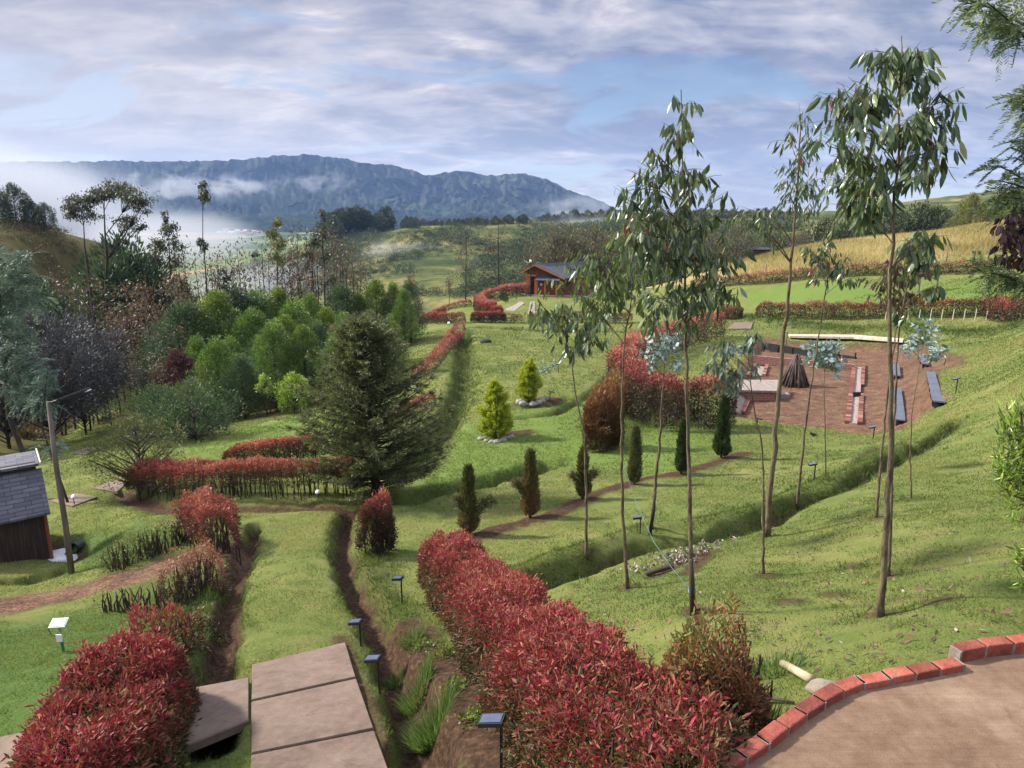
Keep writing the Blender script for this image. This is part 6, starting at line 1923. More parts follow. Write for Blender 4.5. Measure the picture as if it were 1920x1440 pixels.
g = G(119, 1222)
r = thing('solar_panel_stand', 'small white-framed solar panel on a green-footed post on the left lawn', 'solar panel', g)
h_ = at(117, 1168, g[1])[2] - g[2]
k = MB(); k.tube([g - (0, 0, .1), g + (0, 0, h_ * .45)], .018, 8); k.build('foot_post', solid('green_paint', [(.3, (.02, .12, .08)), (.7, (.03, .18, .12))], 5, .5, .05), r)
k = MB(); k.tube([g + (0, 0, h_ * .45), g + (0, 0, h_ * .98)], .014, 8); k.build('post', solid('galvanised_steel', [(.3, (.24, .25, .25)), (.7, (.4, .41, .41))], 6, .4, .05, metal=.6), r)
M = np.array([[1, 0, 0], [0, math.cos(.38), -math.sin(.38)], [0, math.sin(.38), math.cos(.38)]])
k = MB(); k.box(g + (0, 0, h_), (.19, .14, .016), .12, .5, M); k.build('frame', M_WHITE, r)
k = MB(); k.box(g + (0, -.002, h_ + .011), (.165, .118, .008), .12, .5, M); k.build('solar_cell', solid('pale_cell', [(.3, (.50, .52, .55)), (.7, (.66, .68, .70))], 9, .15, 0, spec=.8), r)
k = MB(); k.box(g + (-.005, -.03, h_ * .52), (.075, .012, .10)); k.build('control_box', M_WHITE, r)
k = MB(); k.tube([g + (-.10, 0, h_ - .02), g + (-.13, -.02, h_ * .8), g + (-.10, -.02, h_ * .62), g + (-.03, -.03, h_ * .55)], .005, 5); k.build('cable', M_BLK, r)

# ------------------------------------------------------------------ cabin
M_LOGW = solid('orange_sunlit_boards', [(.3, (.32, .100, .034)), (.5, (.46, .16, .055)), (.7, (.58, .24, .09))], 3, .6, .2, stretch=(1, 1, 6))  # orange wood, with the sun on the left side brightened into its colour
M_CABW = solid('red_brown_cabin_boards', [(.3, (.11, .034, .020)), (.5, (.18, .056, .032)), (.7, (.25, .09, .052))], 3, .7, .3, stretch=(1, 1, 7))
M_ROOF = solid('blue_grey_roof', [(.3, (.036, .040, .055)), (.5, (.054, .060, .080)), (.7, (.08, .088, .11))], 2.2, .6, .3, stretch=(1, 6, 1))
M_GLASS = solid('dark_glass', [(.3, (.012, .014, .016)), (.7, (.03, .034, .04))], 3, .1, 0, spec=.8)
c0 = G(986, 553)
cs = c0[1] / FPX * 1.02      # metres per image pixel there
cr_ = thing('cabin', 'red-brown wooden cabin with slate-blue roof on the far terrace', 'cabin', c0)
A1 = math.radians(-16)       # facade turned slightly to the left
fx = np.array((math.cos(A1), math.sin(A1), 0)); fy = np.array((-math.sin(A1), math.cos(A1), 0))


def CB(a, b_, c_):
    return c0 + fx * a * cs + fy * b_ * cs + ez * c_ * cs


def cbox(name, a0, a1, b0, b1_, z0, z1, mat):
    k = MB(); k.faces([CB(a0, b0, z0), CB(a1, b0, z0), CB(a1, b1_, z0), CB(a0, b1_, z0), CB(a0, b0, z1), CB(a1, b0, z1), CB(a1, b1_, z1), CB(a0, b1_, z1)],
                      [(3, 2, 1, 0), (4, 5, 6, 7), (0, 1, 5, 4), (1, 2, 6, 5), (2, 3, 7, 6), (3, 0, 4, 7)])
    return k.build(name, mat, cr_)


WF, DP = 62, 150
cbox('deck', -6, 118, -16, DP, -14, 1.5, M_CHAN)
cbox('wall', 24, WF, 0, 60, 1.5, 32, M_CABW)
cbox('wall', 0, 8, -2, 60, 1.5, 37, M_LOGW)  # left wall: sunlight put into the colour, brighter than the front boards
cbox('corner_post', 18, 23, -3, 2, 1.5, 44, M_CABW)
cbox('corner_post', 17, 23, -4, -3.2, 1.5, 30, M_LOGW)
cbox('glass_front', 8, 18, 3, 5, 1.5, 34, M_GLASS)
cbox('window', 27, 31, -1.2, .2, 18, 22, M_WHITE)
cbox('porch_post', 37, 39.5, -12, -9.5, 1.5, 28, M_LOGW)
cbox('porch_post', 58, 60.5, -12, -9.5, 1.5, 28, M_LOGW)
cbox('wall', 62, 112, 8, 60, 1.5, 34, M_CABW)
for a in (75, 92):
    f_ = cbox('window', a, a + 9, 7, 8.2, 10, 25, M_GLASS)
k = MB(); k.faces([CB(22, -16, 29), CB(66, -16, 29), CB(66, 0, 36), CB(22, 0, 36), CB(22, -16, 27.8), CB(66, -16, 27.8), CB(66, 0, 34.8), CB(22, 0, 34.8)], [(0, 1, 2, 3), (7, 6, 5, 4), (0, 4, 5, 1), (1, 5, 6, 2), (3, 7, 4, 0), (2, 6, 7, 3)])
k.build('porch_roof', M_ROOF, cr_)
k = MB(); k.faces([CB(18, -.6, 30), CB(62, -.6, 30), CB(62, -.6, 34), CB(20, -.6, 54), CB(2, -.6, 45), CB(2, -.6, 37), CB(18, -.6, 37)], [(0, 1, 2, 3, 4, 5, 6)]); k.faces([CB(18, 1, 30), CB(62, 1, 30), CB(62, 1, 34), CB(20, 1, 54), CB(2, 1, 45), CB(2, 1, 37), CB(18, 1, 37)], [(6, 5, 4, 3, 2, 1, 0)])
k.build('gable', M_CABW, cr_)


def sheet(name, pts, th, mat):
    P = np.array([CB(*p) for p in pts]); k = MB(); n = len(P)
    k.faces(np.vstack([P, P - (0, 0, th)]), [tuple(range(n)), tuple(range(2 * n - 1, n - 1, -1))] + [(i, n + i, n + (i + 1) % n, (i + 1) % n) for i in range(n)])
    return k.build(name, mat, cr_)


sheet('roof', [(18, -8, 57.5), (74, -8, 33), (120, 50, 35), (98, 58, 59)], .14, M_ROOF)
sheet('roof', [(-6, -8, 43), (18, -8, 57.5), (98, 58, 59), (60, 75, 44)], .14, M_ROOF)
for (p, q) in (((18, -9, 55), (74, -9, 31)), ((-6, -9, 41), (18, -9, 55)), ((2, -7, 37), (20, -7, 36))):
    k = MB(); k.bar(CB(*p), CB(*q), .16, .16); k.build('rafter', M_LOGW, cr_)
g = G(995, 556); top = at(995, 489, g[1])
r = thing('camera_mast', 'thin dark mast with white camera head beside the cabin front', 'mast', g)
k = MB(); k.tube([g, top], .06, 7); k.build('pole', M_BLK, r)
k = MB(); k.tube([top - (0, 0, .2), top + (0, 0, .12)], [.16, .13], 10); k.build('camera_head', M_WHITE, r, True)
k = MB(); q = top + (-.55, 0, -.1); k.bar(q - (.22, 0, -.12), q + (.22, 0, -.12), .14, .05); k.bar(q + (.2, 0, -.1), top - (0, 0, .25), .03); k.build('lamp_head', M_WHITE, r)
slab('path', [(946, 581), (962, 574), (975, 566), (984, 569), (972, 578), (962, 585)], .2, .06, M_CHAN)
slab('path', [(990, 590), (1003, 590), (1003, 566), (994, 566)], .2, .06, M_CHAN)

# ------------------------------------------------------------------ small things on the lawn
M_STONE = solid('field_stone', [(.3, (.13, .12, .10)), (.5, (.24, .22, .19)), (.7, (.36, .33, .29))], 6, .9, .4)
M_DSTONE = solid('dark_stone', [(.3, (.012, .013, .014)), (.7, (.04, .042, .045))], 6, .7, .3)


def stone(label, p, s, mat, group=None, name='stone'):
    mb = MB(); n = 9; m_ = 14
    th = np.linspace(0, math.pi, n); ph = np.arange(m_) * 2 * math.pi / m_
    sd = int(RNG.integers(999))
    V = np.array([(math.sin(t) * math.cos(f), math.sin(t) * math.sin(f), math.cos(t)) for t in th for f in ph])
    V *= (.8 + .45 * vnoise(V[:, 0] * 1.8 + 9, V[:, 1] * 1.8 + V[:, 2] * 1.3 + 9, sd))[:, None]
    V = V * np.array(s) + np.asarray(p) + (0, 0, s[2] * .35)
    i = np.arange(n - 1)[:, None] * m_; j = np.arange(m_)[None]; j2 = (j + 1) % m_
    mb.add(V, np.stack([i + j, i + m_ + j, i + m_ + j2, i + j2], -1).reshape(-1, 4))
    return tag(mb.build(name, mat, None, True), label, 'stone', group)


for px, py in [(905, 824), (913, 828), (922, 830), (932, 830), (942, 827), (950, 823), (958, 820)]:
    p = G(px, py); stone('rough grey stone ringing the nearer golden conifer', p, (.14 * RNG.uniform(.8, 1.3), .11, .085), M_STONE, 'stones round the nearer golden conifer')
for px, py in [(974, 756), (981, 760), (1000, 760), (1010, 757), (1018, 754), (1026, 750)]:
    p = G(px, py); stone('rough grey stone ringing the farther golden conifer', p, (.16 * RNG.uniform(.8, 1.3), .13, .14), M_STONE, 'stones round the farther golden conifer')
stone('black rounded stone lying alone on the upper lawn', G(910, 642), (.42, .3, .2), M_DSTONE)
stone('pale flat stone against the brick edging of the terrace', G(1543, 1294), (.10, .08, .045), solid('pale_stone', [(.3, (.16, .13, .10)), (.7, (.26, .22, .17))], 6, .9, .4))
a = G(1468, 1252); b_ = G(1518, 1280)
k = MB(); k.tube([a + (0, 0, .035), (a + b_) / 2 + (0, 0, .032), b_ + (0, 0, .03)], .030, 12); tag(k.build('cut_log', solid('pale_wood', [(.3, (.22, .19, .11)), (.7, (.36, .32, .20))], 7, .8, .3), None, True), 'short pale peeled log lying in the grass by the terrace', 'log')
a = G(1368, 1318); b_ = G(1488, 1322)
k = MB(); k.tube([a + (0, 0, .05), a + (b_ - a) * .35 + (0, 0, .045), a + (b_ - a) * .7 + (0, .02, .03), b_ + (0, 0, .02)], [.018, .016, .013, .008], 7); k.tube([a + (b_ - a) * .5 + (0, 0, .04), a + (b_ - a) * .8 + (0, .09, .05)], [.01, .005], 5)
tag(k.build('fallen_branch', M_BARKD, None, True), 'dark fallen branch on the grass beside the dry rust-brown shrub', 'branch')
a = G(1212, 1080); b_ = G(1262, 1068)
k = MB(); k.tube([a + (0, 0, .04), b_ + (0, 0, .05)], [.035, .03], 8); tag(k.build('fallen_branch', M_BARKD, None, True), 'short charred branch lying by the ditch litter', 'branch')
# stakes and twine
for lb, p0, p1, dy in [('dark wooden stake tied against the tall pointed sapling', (1297, 1146), (1295, 1050), -.07), ('leaning dark stake beside the silver-leaved sapling', (1216, 994), (1229, 922), -.12), ('thin grey stake in the ditch beside the brown-leaved sapling', (1226, 992), (1228, 930), .1)][:2]:
    g = G(*p0); t = at(*p1, g[1] + dy)
    k = MB(); k.tube([g + (0, dy, -.1), t], [.030, .024], 8); tag(k.build('stake', M_BARKD, None, True), lb, 'stake')
M_TWINE = solid('blue_twine', [(.3, (.07, .13, .15)), (.7, (.13, .21, .23))], 9, .7, 0)
g1 = G(1300, 1145); g2 = G(1178, 1103)
P = [at(1168, 865, g2[1]), at(1190, 935, g2[1] - .3), at(1225, 1015, g1[1] + .9), at(1262, 1068, g1[1] + .4), at(1297, 1108, g1[1])]
k = MB(); k.tube(P, .0028, 5); tag(k.build('twine', M_TWINE), 'blue twine stretched from a sapling trunk down to the tall pointed sapling', 'twine')
c = at(1297, 1108, g1[1]); k = MB()
for dz in (-.014, 0, .014):
    an = np.linspace(0, 2 * math.pi, 13); k.tube(np.column_stack([c[0] + .034 * np.cos(an), c[1] + .034 * np.sin(an), np.full(13, c[2] + dz)]), .006, 5, cap=False)
tag(k.build('twine_tie', M_TWINE), 'blue twine wound round the tall pointed sapling and its stake', 'twine')
# bird
g = G(1524, 819); s = .9
me = bpy.data.meshes.new('bird'); 
pts = [(-.02, 0, .10), (.05, 0, .115), (.11, 0, .150), (.135, 0, .175), (.165, 0, .176), (.185, 0, .172), (-.09, 0, .085), (-.15, 0, .07), (-.23, 0, .05), (.0, .03, .05), (.0, .03, .0), (.035, .03, 0), (.0, -.03, .05), (.0, -.03, .0), (.035, -.03, 0)]
ed = [(0, 1), (1, 2), (2, 3), (3, 4), (4, 5), (0, 6), (6, 7), (7, 8), (0, 9), (9, 10), (10, 11), (0, 12), (12, 13), (13, 14)]
rad = [.062, .060, .040, .036, .016, .004, .045, .024, .016, .009, .005, .004, .009, .005, .004]
me.from_pydata([(-x * s * .94 + y * .3, y * s, z * s) for x, y, z in pts], ed, [])
bird = bpy.data.objects.new('bird', me); COL.objects.link(bird); bird.location = g; bird.rotation_euler = (0, 0, .25)
sk = bird.modifiers.new('skin', 'SKIN')
for v_, r_ in zip(me.skin_vertices[0].data, rad): v_.radius = (r_ * s, r_ * s)
me.skin_vertices[0].data[0].use_root = True
ss_ = bird.modifiers.new('smooth', 'SUBSURF'); ss_.levels = 2; ss_.render_levels = 2
me.materials.append(solid('thrush_feathers', [(.3, (.020, .018, .017)), (.7, (.06, .052, .045))], 14, .7, .2))
tag(bird, 'dark thrush standing on the lawn below the fire pit yard', 'bird')
k = MB(); k.bar((-.17 * s, 0, .158 * s), (-.20 * s, 0, .152 * s), .012, .010); bk = k.build('beak', solid('orange_beak', [(.3, (.4, .16, .02)), (.7, (.5, .22, .03))], 5, .4, 0)); bk.parent = bird
# fence posts
M_POST = solid('grey_post', [(.3, (.06, .05, .042)), (.7, (.16, .14, .12))], 7, .9, .3)
for lb, px, py, h in [('grey fence post at the lawn crest before the grove, left of two', 410, 806, .8), ('grey fence post at the lawn crest before the grove, right of two', 427, 800, .75),
                      ('fence post at the foot of the hay field, left of three', 1774, 491, 1.0), ('fence post at the foot of the hay field, middle of three', 1826, 487, 1.15), ('fence post at the foot of the hay field, right of three', 1853, 485, 1.2),
                      ('short fence post at the left end of the hay field', 1435, 512, 1.0), ('fence post at the hay field edge behind the stout sapling', 1520, 506, 1.0)]:
    g = G(px, py); k = MB(); k.tube([g - (0, 0, .1), g + (.03, 0, h)], [.06, .05], 7); tag(k.build('fence_post', M_POST, None, True), lb, 'fence post')
for i, px in enumerate(range(1660, 1920, 21)):
    g = G(px, 600); k = MB(); k.tube([g - (0, 0, .1), g + (.02, 0, .8)], [.035, .028], 5)
    tag(k.build('hedge_stake', solid('pale_stake', [(.3, (.36, .32, .24)), (.7, (.52, .48, .38))], 6, .9, .1) if i == 0 else bpy.data.materials['pale_stake'], None), 'pale thin stake in the row before the lower terrace hedge', 'stake', 'pale stakes before the lower terrace hedge')
# signboard on two posts
g = G(1738, 548); sc_ = g[1] / FPX
r = thing('roofed_board', 'dark red board on two posts standing on the green slope', 'signboard', g)
for px in (1722, 1755):
    p = np.array((g[0] + (px - 1738) * sc_, g[1], 0)); p[2] = H(p[0], p[1])
    k = MB(); k.tube([p - (0, 0, .2), (p[0], p[1], g[2] + 33 * sc_)], .07, 7); k.build('post', M_POST, r)
k = MB(); k.box(g + (0, 0, 33 * sc_), (44 * sc_, .18, 6.5 * sc_), 0, .5, np.array([[math.cos(.13), 0, -math.sin(.13)], [0, 1, 0], [math.sin(.13), 0, math.cos(.13)]])); k.build('board', solid('dark_red_paint', [(.3, (.045, .010, .012)), (.7, (.10, .022, .026))], 4, .7, .1), r)
# tussocks and weeds by the path ditch
def tuft(label, px, py, n, L, mat=None, name='grass_tussock', spread=.12):
    g = G(px, py); mb = MB()
    a = RNG.uniform(0, 6.28, n); rr = spread * np.sqrt(RNG.random(n))
    x = g[0] + np.cos(a) * rr; y = g[1] + np.sin(a) * rr
    C = np.column_stack([x, y, H(x, y) - .01])
    Dr = np.column_stack([np.cos(a) * .55 - .15, np.sin(a) * .55, np.ones(n)]) + RNG.normal(0, .25, (n, 3))
    leaves(mb, C, Dr, L * RNG.uniform(.5, 1.2, n), .0075, np.clip(RNG.beta(2, 2, n), 0, 1), 'blade', .0)
    return tag(mb.build(name, mat or M_TUFT), label, 'grass')


tuft('largest feathery green grass tussock in the path ditch', 812, 1385, 900, .29, spread=.15)
tuft('blue-green grass tussock above the largest one in the ditch', 785, 1310, 500, .25, spread=.14)
tuft('small grass tussock beside the solar light by the path', 742, 1285, 260, .16, spread=.1)
tuft('bright grass tuft on the soil bank under the hedge', 775, 1200, 260, .2)
tuft('grass tuft at the foot of the dry rust-brown shrub', 1395, 1395, 500, .24, spread=.22)
tuft('grass tuft around the pale peeled log', 1452, 1258, 420, .15, spread=.2)
tuft('grass tuft by the terrace brick curve', 1330, 1420, 400, .22, spread=.2)
for lb, px, py, n in [('low leafy weed on the soil bank, topmost', 790, 1215, 130), ('low leafy weed on the soil bank below the grass tuft', 838, 1228, 120), ('clover-like weed patch beside the nearest solar light', 900, 1345, 200), ('bright green weed low on the soil bank', 850, 1290, 90), ('weed clump beside the left ditch behind the big crimson hedge', 365, 1150, 260), ('low weed patch under the russet hedge', 395, 1185, 260)]:
    g = G(px, py); mb = MB(); x = g[0] + RNG.normal(0, .09, n); y = g[1] + RNG.normal(0, .09, n)
    C = np.column_stack([x, y, H(x, y) + RNG.uniform(0, .07, n)]); leaves(mb, C, rand_dir(n) + (0, 0, .8), .045 * RNG.uniform(.6, 1.4, n), .026, np.clip(RNG.beta(2, 2, n), 0, 1), 'quad')
    tag(mb.build('leafy_weed', M_OLIVE if 'hedge' in lb else M_ACAL), lb, 'weed', kind='stuff')
# silver sprig sapling near the golden conifer and pale litter by the ditch
sapling('thin silver-blue sprig beside the crooked sapling, before the farther golden conifer', 24, [(1050, 742), (1040, 715), (1030, 695)], [(1022, 690, 13, 10, 26), (1038, 682, 10, 10, 16), (1012, 697, 8, 6, 10)], .17, .012, M_SILV, wr=.55, hang=-.2, depth=.3)
n = 420
ctr = np.array([G(*p) for p in [(1250, 1045), (1275, 1050), (1310, 1040), (1330, 1030), (1260, 1055), (1200, 1070)]])
C = ctr[RNG.integers(0, 6, n)] + RNG.normal(0, .11, (n, 3)) * (1.4, .7, 0); C[:, 2] = H(C[:, 0], C[:, 1]) + RNG.uniform(.01, .10, n)
mb = MB(); leaves(mb, C, rand_dir(n) + (0, 0, .1), .07 * RNG.uniform(.5, 1.3, n), .026, RNG.random(n), 'quad')
tag(mb.build('leaf_litter', leaf_mat('pale_litter', [(0, (.05, .038, .03)), (.55, (.15, .12, .10)), (1, (.42, .38, .36))], .7, 0, .2, 1.0)), 'pale dry leaves and bark chips heaped in the ditch by the tall sapling', 'leaf litter', kind='stuff')
n = 520
u_ = RNG.uniform(1080, 1900, n); v_ = RNG.uniform(930, 1250, n)
mb = MB(); C = []
for px, py in zip(u_, v_):
    p = cast(base_h, px, py, 1.5, 40, 260); C.append((p[0], p[1], 0))
C = np.array(C); C[:, 2] = H(C[:, 0], C[:, 1]) + .02
leaves(mb, C, np.column_stack([RNG.normal(size=(n, 2)), RNG.normal(.0, .2, n)]), .085 * RNG.uniform(.4, 1.2, n), .026, RNG.random(n), 'quad', nrm=np.column_stack([RNG.normal(0, .3, (n, 2)), np.ones(n)]))
tag(mb.build('fallen_leaves', leaf_mat('fallen_leaf', [(0, (.035, .024, .016)), (.5, (.085, .052, .034)), (.8, (.14, .066, .05)), (.93, (.20, .11, .085)), (1, (.32, .26, .20))], .7, 0, .2, 1.0)), 'scattered dry eucalypt leaves on the lawn', 'leaf litter', kind='stuff')

# ------------------------------------------------------------------ far houses, trees and scrub
def house(label, px, py, w, h, d, wall, roof, D0=130, group=None, name='village_house'):
    g = GH(px, py, D0) if D0 > 120 else col(px, D0)
    if D0 <= 120: g = np.array((g[0], g[1], at(px, py, D0)[2]))
    r = thing(name, label, 'house', g, group)
    k = MB(); k.box(g + (0, 0, h / 2 - 1), (w, d, h + 2)); k.build('wall', wall, r)
    z = g[2] + h; x0, x1, y0, y1 = g[0] - w * .55, g[0] + w * .55, g[1] - d * .6, g[1] + d * .6
    k = MB(); V = [(x0, y0, z), (x1, y0, z), (x1, y1, z), (x0, y1, z), (x0, g[1], z + h * .45), (x1, g[1], z + h * .45)]
    k.faces(V, [(0, 1, 5, 4), (2, 3, 4, 5), (0, 4, 3), (1, 2, 5), (3, 2, 1, 0)]); k.build('roof', roof, r)
    for sx in (-.25, .25):
        k = MB(); k.box(g + (w * sx, -d / 2 - .05, h * .5), (w * .14, .1, h * .35)); k.build('window', M_GLASS, r)
    return r


M_WALLW = solid('whitewash', [(.3, (.60, .60, .58)), (.7, (.75, .75, .73))], 1, .9, 0)
M_WALLB = solid('ochre_wall', [(.3, (.38, .24, .14)), (.7, (.50, .34, .22))], 1, .9, 0)
M_RTILE = solid('clay_tile', [(.3, (.22, .08, .05)), (.7, (.34, .14, .09))], 1, .9, 0)
M_RGREY = solid('grey_sheet', [(.3, (.30, .31, .33)), (.7, (.44, .45, .47))], 1, .6, 0)
for i, (px, py, w, wl, rf, d_) in enumerate([(424, 438, 12, 0, 1, 'large red house with a red tile roof, tallest of the village'), (436, 440, 14, 0, 0, 'long white house with grey roof next to the red house'), (446, 436, 10, 0, 0, 'white house behind the long white one'), (455, 439, 12, 1, 1, 'ochre house in the village centre'), (463, 436, 14, 0, 0, 'white shed with grey roof at the village centre'),
                                                  (470, 442, 13, 1, 1, 'ochre house in front of the village sheds'), (478, 437, 12, 0, 0, 'white house toward the right end of the village'), (487, 439, 12, 0, 1, 'white house with tile roof at the right end of the village'), (412, 440, 9, 0, 0, 'small white house left of the red house'), (400, 427, 16, 0, 0, 'pale long shed at the left of the village in the mist'),
                                                  (388, 431, 12, 0, 0, 'pale house fading in the mist left of the village'), (492, 432, 10, 0, 0, 'white house behind the right end of the village')]):
    house(d_, px, py, w, 5 if i else 8, 8, (M_WALLW, M_WALLB)[wl], (M_RGREY, M_RTILE)[rf])
house('white flat-looking house on the ridge of the far hill', 698, 432, 4.4, 2.6, 4, M_WALLW, M_RGREY, name='hill_house')
house('small pinkish hut left of the white ridge house', 681, 435, 3.2, 1.3, 3, M_WALLB, M_RTILE, name='hill_house')
house('dark-roofed small house half hidden left of the hay field', 1412, 474, 2.5, .6, 4, M_SHW, M_ROOF, 108, name='field_house')
g = GH(641, 425); tp = at(641, 394, g[1]); r = thing('lattice_mast', 'thin pale lattice mast rising from the far tree line', 'mast', g)
k = MB()
for sx, sy in ((-1, -1), (1, -1), (1, 1), (-1, 1)): k.bar(g + (sx * .8, sy * .8, -1), tp + (sx * .15, sy * .15, 0), .22)
for f in np.linspace(.1, .95, 9): w_ = .8 - .65 * f; c = g + (tp - g) * f; k.bar(c + (-w_, -w_, 0), c + (w_, -w_, .6), .12); k.bar(c + (w_, w_, 0), c + (-w_, w_, .6), .12)
k.build('lattice', M_RGREY, r)

DT = [Kind(lambda a=a: acacia_proto(*a)) for a in [(71, 9, 7, 1500, M_DIST, .95, .02, 26, 'ridge_tree', 1.1, 'tree'), (72, 9, 6, 1300, M_DIST, .9, .06, 22, 'ridge_tree', 1.0, 'tree'), (73, 9, 9, 1600, M_DIST, 1.0, .02, 28, 'ridge_tree', 1.3, 'tree')]]
ft = []
for px in np.arange(470, 735, 6.5): ft.append((px + RNG.uniform(-3, 3), 436 - 12 * smooth(470, 740, px) + RNG.uniform(-2, 3), RNG.uniform(9, 15), 'dark tree in the dense tree line behind the far hill ridge'))
for px in [757, 763, 772, 780]: ft.append((px, 428, RNG.uniform(4.5, 7), 'tree of the clump on the far ridge right of the white house'))
for px in np.arange(795, 1000, 8): ft.append((px + RNG.uniform(-3, 3), 423 - 4 * smooth(800, 1000, px), RNG.uniform(2.2, 5), 'tree in the broken row along the far hill crest'))
for px in np.arange(1010, 1150, 9): ft.append((px + RNG.uniform(-3, 3), 415 - 8 * smooth(1000, 1150, px), RNG.uniform(2, 6), 'tree on the misty right end of the far hill crest'))
for px in np.arange(1180, 1500, 15): ft.append((px, 408, RNG.uniform(2, 6), 'tree on the far crest behind the saplings'))
for px in np.arange(380, 480, 11): ft.append((px, 424 + RNG.uniform(-3, 6), RNG.uniform(6, 10), 'tree among the fields around the village'))
for px, py in [(560, 452), (548, 454), (573, 450), (513, 462), (590, 466), (635, 470), (480, 476), (600, 448), (530, 468)]: ft.append((px, py, RNG.uniform(3, 7), 'round tree on the pale spur below the tree line'))
for px, py, h_, lb in ft:
    g = GH(px, py)
    DT[int(RNG.integers(3))].put(g - (0, 0, .6), h_, lb, lb.replace('tree', 'trees', 1), 9, RNG.uniform(.85, 1.4))
# scrub over the far hill
n = 13000
px = RNG.uniform(470, 1500, n); py = RNG.uniform(412, 560, n)
C = []
for a_, b_ in zip(px, py):
    aa, rr = ray(a_, b_)
    D = np.exp(np.linspace(math.log(135), math.log(700), 90)); gz = (CZ - rr * D) - HH(aa * D, D)
    i = int(np.argmax(gz < 0))
    if gz[i] < 0: C.append((aa * D[i], D[i]))
C = np.array(C)
dens = fbm(C[:, 0] / 28, C[:, 1] / 45, 77, 4)
keep = dens > .445 + RNG.uniform(-.09, .09, len(C))
C = C[keep]; S_ = RNG.uniform(.6, 2.0, len(C)) * (1 + .9 * (dens[keep] > .55))
mb = MB(); q = 44
cc = np.repeat(np.column_stack([C, HH(C[:, 0], C[:, 1])]), q, 0); ss2 = np.repeat(S_, q)
dd = rand_dir(len(cc)); dd[:, 2] = np.abs(dd[:, 2])
cc = cc + dd * (ss2 * RNG.uniform(.5, 1, len(cc)))[:, None] * (1, 1, 1.15)
leaves(mb, cc, dd + rand_dir(len(cc)) * .7, (.22 + .16 * ss2) * RNG.uniform(.6, 1.3, len(cc)), .11 + .09 * ss2, np.clip(np.repeat(RNG.beta(2, 2.5, len(C)), q) + RNG.normal(0, .15, len(cc)), 0, 1))
tag(mb.build('hill_scrub', M_SCRUB), 'dark green scrub scattered over the far terraced hillside', 'scrub', kind='stuff')
# undergrowth on the left bank and wood floor
n = 6500
ux = RNG.uniform(-40, 760, n); D = np.exp(RNG.uniform(math.log(34), math.log(100), n))
x = (ux - 960) / FPX * D; wv = bil(woodf, x, D)
ok = (wv > .7) & (fbm(x / 4, D / 4, 91, 3) > .34 + .12 * (D < 50))
x, D = x[ok], D[ok]; S_ = RNG.uniform(.25, .95, len(x)); q = 34
cc = np.repeat(np.column_stack([x, D, bil(ZZ, x, D)]), q, 0); ss2 = np.repeat(S_, q)
dd = rand_dir(len(cc)); dd[:, 2] = np.abs(dd[:, 2])
cc = cc + dd * (ss2 * RNG.uniform(.3, 1, len(cc)))[:, None]
mb = MB(); leaves(mb, cc, dd + rand_dir(len(cc)) * .6 + (0, 0, .4), .26 * RNG.uniform(.6, 1.3, len(cc)), .06, np.clip(np.repeat(RNG.random(len(x)), q) * .7 + RNG.random(len(cc)) * .3, 0, 1))
tag(mb.build('undergrowth', leaf_mat('undergrowth_leaf', [(0, (.022, .034, .014)), (.35, (.045, .055, .020)), (.6, (.090, .066, .030)), (.85, (.13, .075, .042)), (1, (.17, .13, .055))], .6, .2)), 'brown and green undergrowth covering the wooded bank', 'undergrowth', kind='stuff')

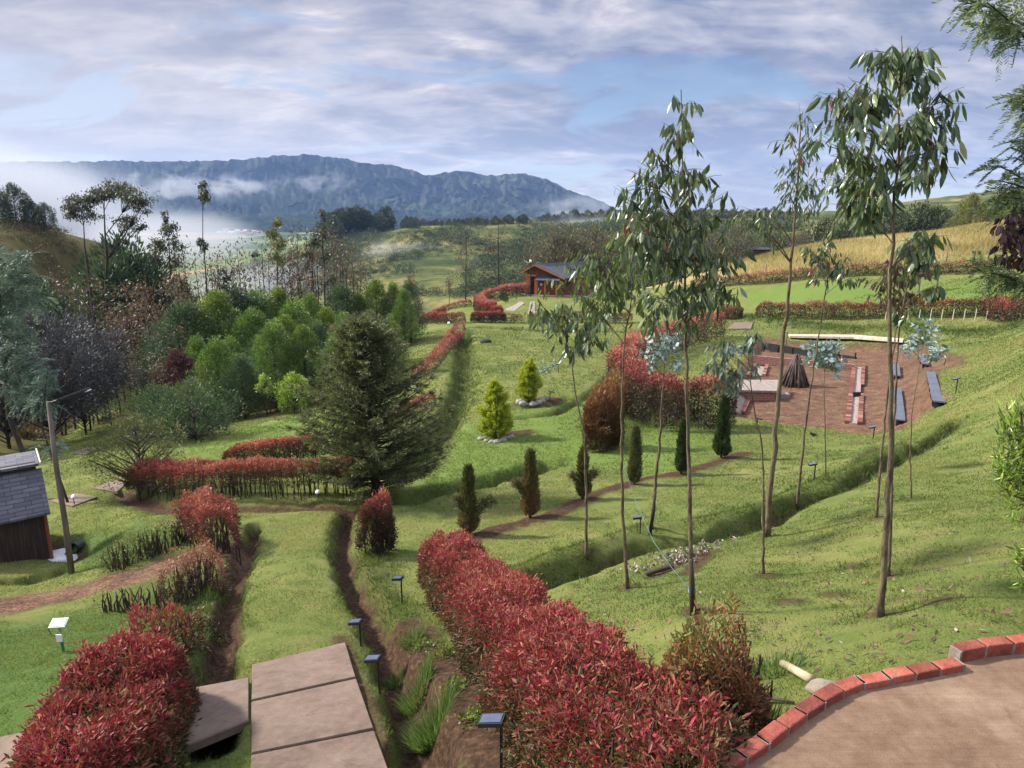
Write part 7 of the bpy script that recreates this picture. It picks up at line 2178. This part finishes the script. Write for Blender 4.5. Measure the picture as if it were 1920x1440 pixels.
# ------------------------------------------------------------------ lawn grass and hay
def grass(n, ylo, yhi, u0, u1):
    w = RNG.uniform(math.log(ylo + 3), math.log(yhi + 3), n); u = RNG.uniform(u0, u1, n)
    y = np.exp(w) - 3; x = u * (y + 3)
    s_, r_, m_, d_, w_ = (bil(A, x, y) for A in (soil, rough, mul, dryf, woodf))
    lu_ = bil(lushf, x, y) - 14 * bil(deepf, x, y)
    p = RNG.random(n)
    ok = (s_ < .35 + .3 * p) & (m_ < .2 + .2 * p) & (w_ < .25 + .5 * p) & (d_ < .5)
    patch = fbm(x * .8, y * .8, 61, 3)
    clump = vnoise(x * 5.5, y * 5.5, 64)
    ok &= (patch + .20 * (clump - .5) + RNG.uniform(-.12, .12, n) > .335)
    x, y, r_, patch, lu_, clump = x[ok], y[ok], r_[ok], patch[ok], lu_[ok], clump[ok]
    bad = np.zeros(len(x), bool)
    for poly in NOGRASS:
        lo, hi = poly.min(0), poly.max(0)
        c = (x > lo[0]) & (x < hi[0]) & (y > lo[1]) & (y < hi[1])
        if c.any():
            i = np.where(c)[0]; bad[i] |= inside(x[i], y[i], poly)
    x, y, r_, patch, lu_, clump = x[~bad], y[~bad], r_[~bad], patch[~bad], lu_[~bad], clump[~bad]
    k = len(x)
    z = bil(ZZ, x, y)
    L = (.022 + .0016 * y) * RNG.uniform(.5, 1.4, k) * (1 + 1.9 * r_ + .02 * np.maximum(-lu_, 0)) * (.65 + .9 * clump ** 2)
    W = np.maximum(.0032, .00085 * (y + 2)) * (1 + .2 * r_)
    Dr = np.column_stack([RNG.normal(0, .55, k), RNG.normal(0, .55, k), np.full(k, .8)])
    big = fbm(x * .3, y * .3, 62, 3) - .44
    v = np.clip(.40 + big * 1.5 + (patch - .44) * .9 + (clump - .5) * .3 + RNG.normal(0, .20, k) - .28 * r_ + .02 * lu_, 0, 1)
    mb = MB(); leaves(mb, np.column_stack([x, y, z - .004]), Dr, L, W, v, 'tri')
    return mb


tag(grass(1050000, 2.0, 62, -.80, .80).build('grass', M_GRASS), 'short mown lawn grass', 'grass', kind='stuff')
n = 90000
ux = RNG.uniform(1360, 1960, n); D = np.exp(RNG.uniform(math.log(58), math.log(104), n)); x = (ux - 960) / FPX * D
ok = bil(dryf, x, D) > .25 + .5 * RNG.random(n); x, D = x[ok], D[ok]; k_ = len(x)
mb = MB(); leaves(mb, np.column_stack([x, D, bil(ZZ, x, D) - .02]), np.column_stack([RNG.normal(.1, .25, k_), RNG.normal(0, .25, k_), np.ones(k_)]), .55 * RNG.uniform(.5, 1.3, k_), .05, np.clip(.5 + (fbm(x * .15, D * .1, 71, 3) - .44) * 1.8 + RNG.normal(0, .2, k_), 0, 1), 'tri')
tag(mb.build('hay_grass', M_HAY), 'tall yellow dry grass of the hay field', 'grass', kind='stuff')
